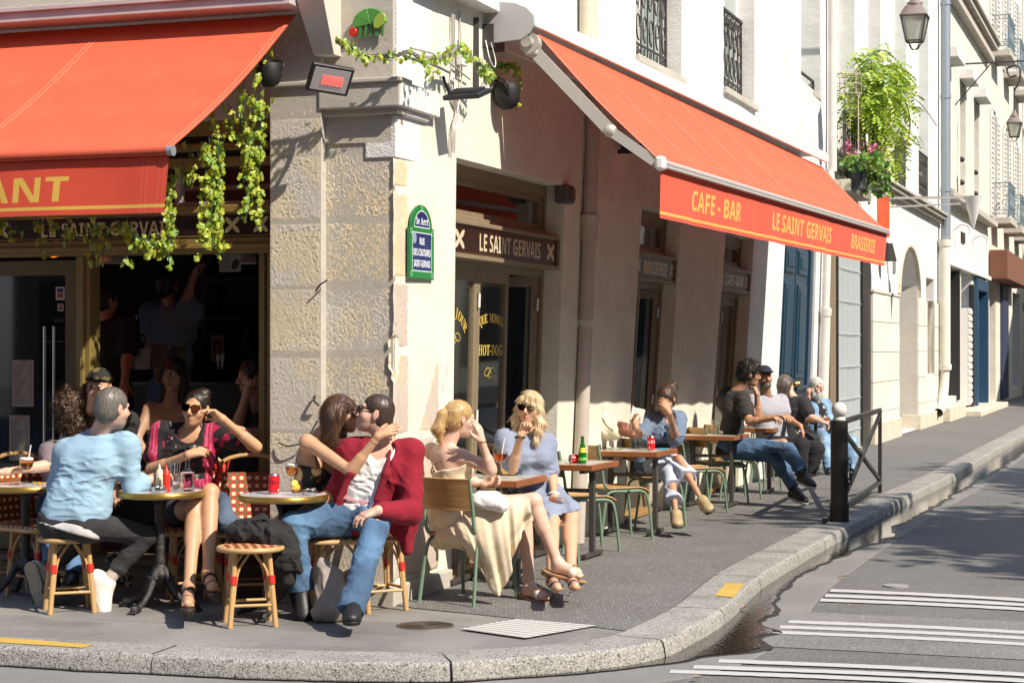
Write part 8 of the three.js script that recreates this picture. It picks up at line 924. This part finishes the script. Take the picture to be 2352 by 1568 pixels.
// ---------- bags, cloths, book ----------
function softThing(name, label, cat, prims, c, o = {}) { const b = prims[0].c || prims[0].a, base = V(b.x, 0, b.z), t = thing(name, label, cat, base); const g = surf(prims, { cell: o.cell || .009, color: c, disp: o.disp || folds(o.amp ?? .016, o.fr ?? 9, o.dy ?? .8, o.seed ?? 3), cut: o.cut }); part(o.part || 'cloth', g.translate(-base.x, 0, -base.z), o.m || M.cloth, t); return { t, base }; }
softThing('tote_bag', 'crumpled grey brown cloth bag on the ground between table foot and black shoe', 'bag', [c_(P(752, 1392, 10.98), P(745, 1310, 11.04), .085, .05, .05), c_(P(735, 1412, 10.95), P(772, 1412, 11.0), .045, .05, .04), c_(P(745, 1310, 11.04), P(738, 1286, 11.04), .045, .018, .03), c_(P(765, 1330, 11.02), P(775, 1390, 11.0), .05, .06, .04)], clothC([.27, .23, .20], .2), { amp: .03, fr: 7, cut: (p) => .004 - p.y });
softThing('dark_jacket', 'black jacket thrown over the back edge of the empty cane stool', 'jacket', [c_(P(540, 1222, 11.0), P(635, 1228, 10.95), .06, .075, .05), c_(P(600, 1205, 11.0), P(585, 1212, 11.0), .06, .05, .04), c_(P(640, 1235, 10.95), P(662, 1330, 10.98), .075, .05, .05), c_(P(662, 1250, 10.95), P(690, 1310, 10.95), .05, .02, .04), c_(P(650, 1300, 11.0), P(640, 1370, 11.05), .06, .04, .04)], clothC([.016, .015, .016], .3), { amp: .034, fr: 8, dy: 1.2, seed: 9 });
softThing('denim_bag', 'fringed blue denim bag lying on the red and cream cane chair', 'bag', [c_(P(512, 1150, 11.7), P(520, 1205, 11.62), .04, .055, .04), c_(P(520, 1200, 11.62), P(545, 1205, 11.6), .05, .045, .04), c_(P(508, 1138, 11.72), P(500, 1128, 11.74), .025, .012, .03)], denimC([.055, .08, .13]), { amp: .026, fr: 16 });
softThing('white_shawl', 'folded white cloth on the lap of the cream dress', 'cloth', [c_(P(1100, 1148, 11.62), P(1150, 1158, 11.6), .04, .05, .04), c_(P(1112, 1138, 11.66), P(1140, 1140, 11.64), .03, .03, .03)], clothC([.70, .68, .68], .06), { amp: .022, fr: 12 });
{ const { t, base } = softThing('canvas_tote', 'cream canvas tote bag standing on the reading woman table', 'bag', [c_(P(1368, 985, 16.3), P(1412, 992, 16.2), .082, .07, .05), c_(P(1366, 945, 16.3), P(1390, 960, 16.25), .05, .05, .05), e_(P(1385, 975, 16.25), [.10, .12, .06], .05)], clothC([.66, .60, .47], .06), { amp: .016, fr: 8, cut: (p) => .735 - p.y }); part('strap', [tube([P(1366, 935, 16.24), P(1384, 934, 16.17), P(1404, 955, 16.13), P(1412, 985, 16.12)].map((p) => p.sub(base)), .006, 16, 6)], mat({ c: [.66, .58, .44], roughness: .9 }), t); }
softThing('leather_bag', 'slouchy brown leather bag beside the canvas tote', 'bag', [c_(P(1432, 990, 16.0), P(1452, 998, 15.95), .045, .03, .03), c_(P(1425, 975, 16.02), P(1440, 978, 16.0), .03, .028, .03)], clothC([.21, .07, .035], .25), { amp: .014, fr: 16, m: M.shoe, cut: (p) => .735 - p.y });
softThing('clutch_purse', 'small brown and grey purse in the lap of the blue grey dress', 'bag', [c_(P(1268, 1150, 12.7), P(1290, 1152, 12.66), .03, .028, .02)], (p) => vn(p.x * 30, p.y * 30, 1) > .5 ? [.3, .12, .06] : [.2, .2, .21], { amp: .006, m: M.shoe });
{ const c = P(1458, 952, 16.35), b = thing('open_book', 'small white paperback held open by the reading woman', 'book', c, .5); b.rotation.z = -.28; for (const e of [-1, 1]) { part('cover', [box(.085, .13, .004, e * .036, 0, .012 - .0, e * -.75)], mat({ key: 'bkc', c: [.66, .68, .66], roughness: .6 }), b); part('pages', [box(.08, .122, .008, e * .035, 0, .021, e * -.75)], mat({ key: 'bkp', c: [.75, .72, .66], roughness: .9 }), b); } part('cover_print', [box(.03, .03, .002, .04, .035, .004, -.75)], mat({ c: [.05, .25, .18], roughness: .5 }), b); }
softThing('patterned_cloth', 'dark cloth hanging behind the stool of the crossed legs', 'cloth', [c_(P(262, 1290, 11.9), P(290, 1330, 11.95), .06, .05, .04)], (p) => vn(p.x * 90, p.y * 90, 2) > .6 ? [.3, .28, .26] : [.02, .02, .02], { amp: .02, cut: (p) => .004 - p.y });
renderer.render(scene, camera);
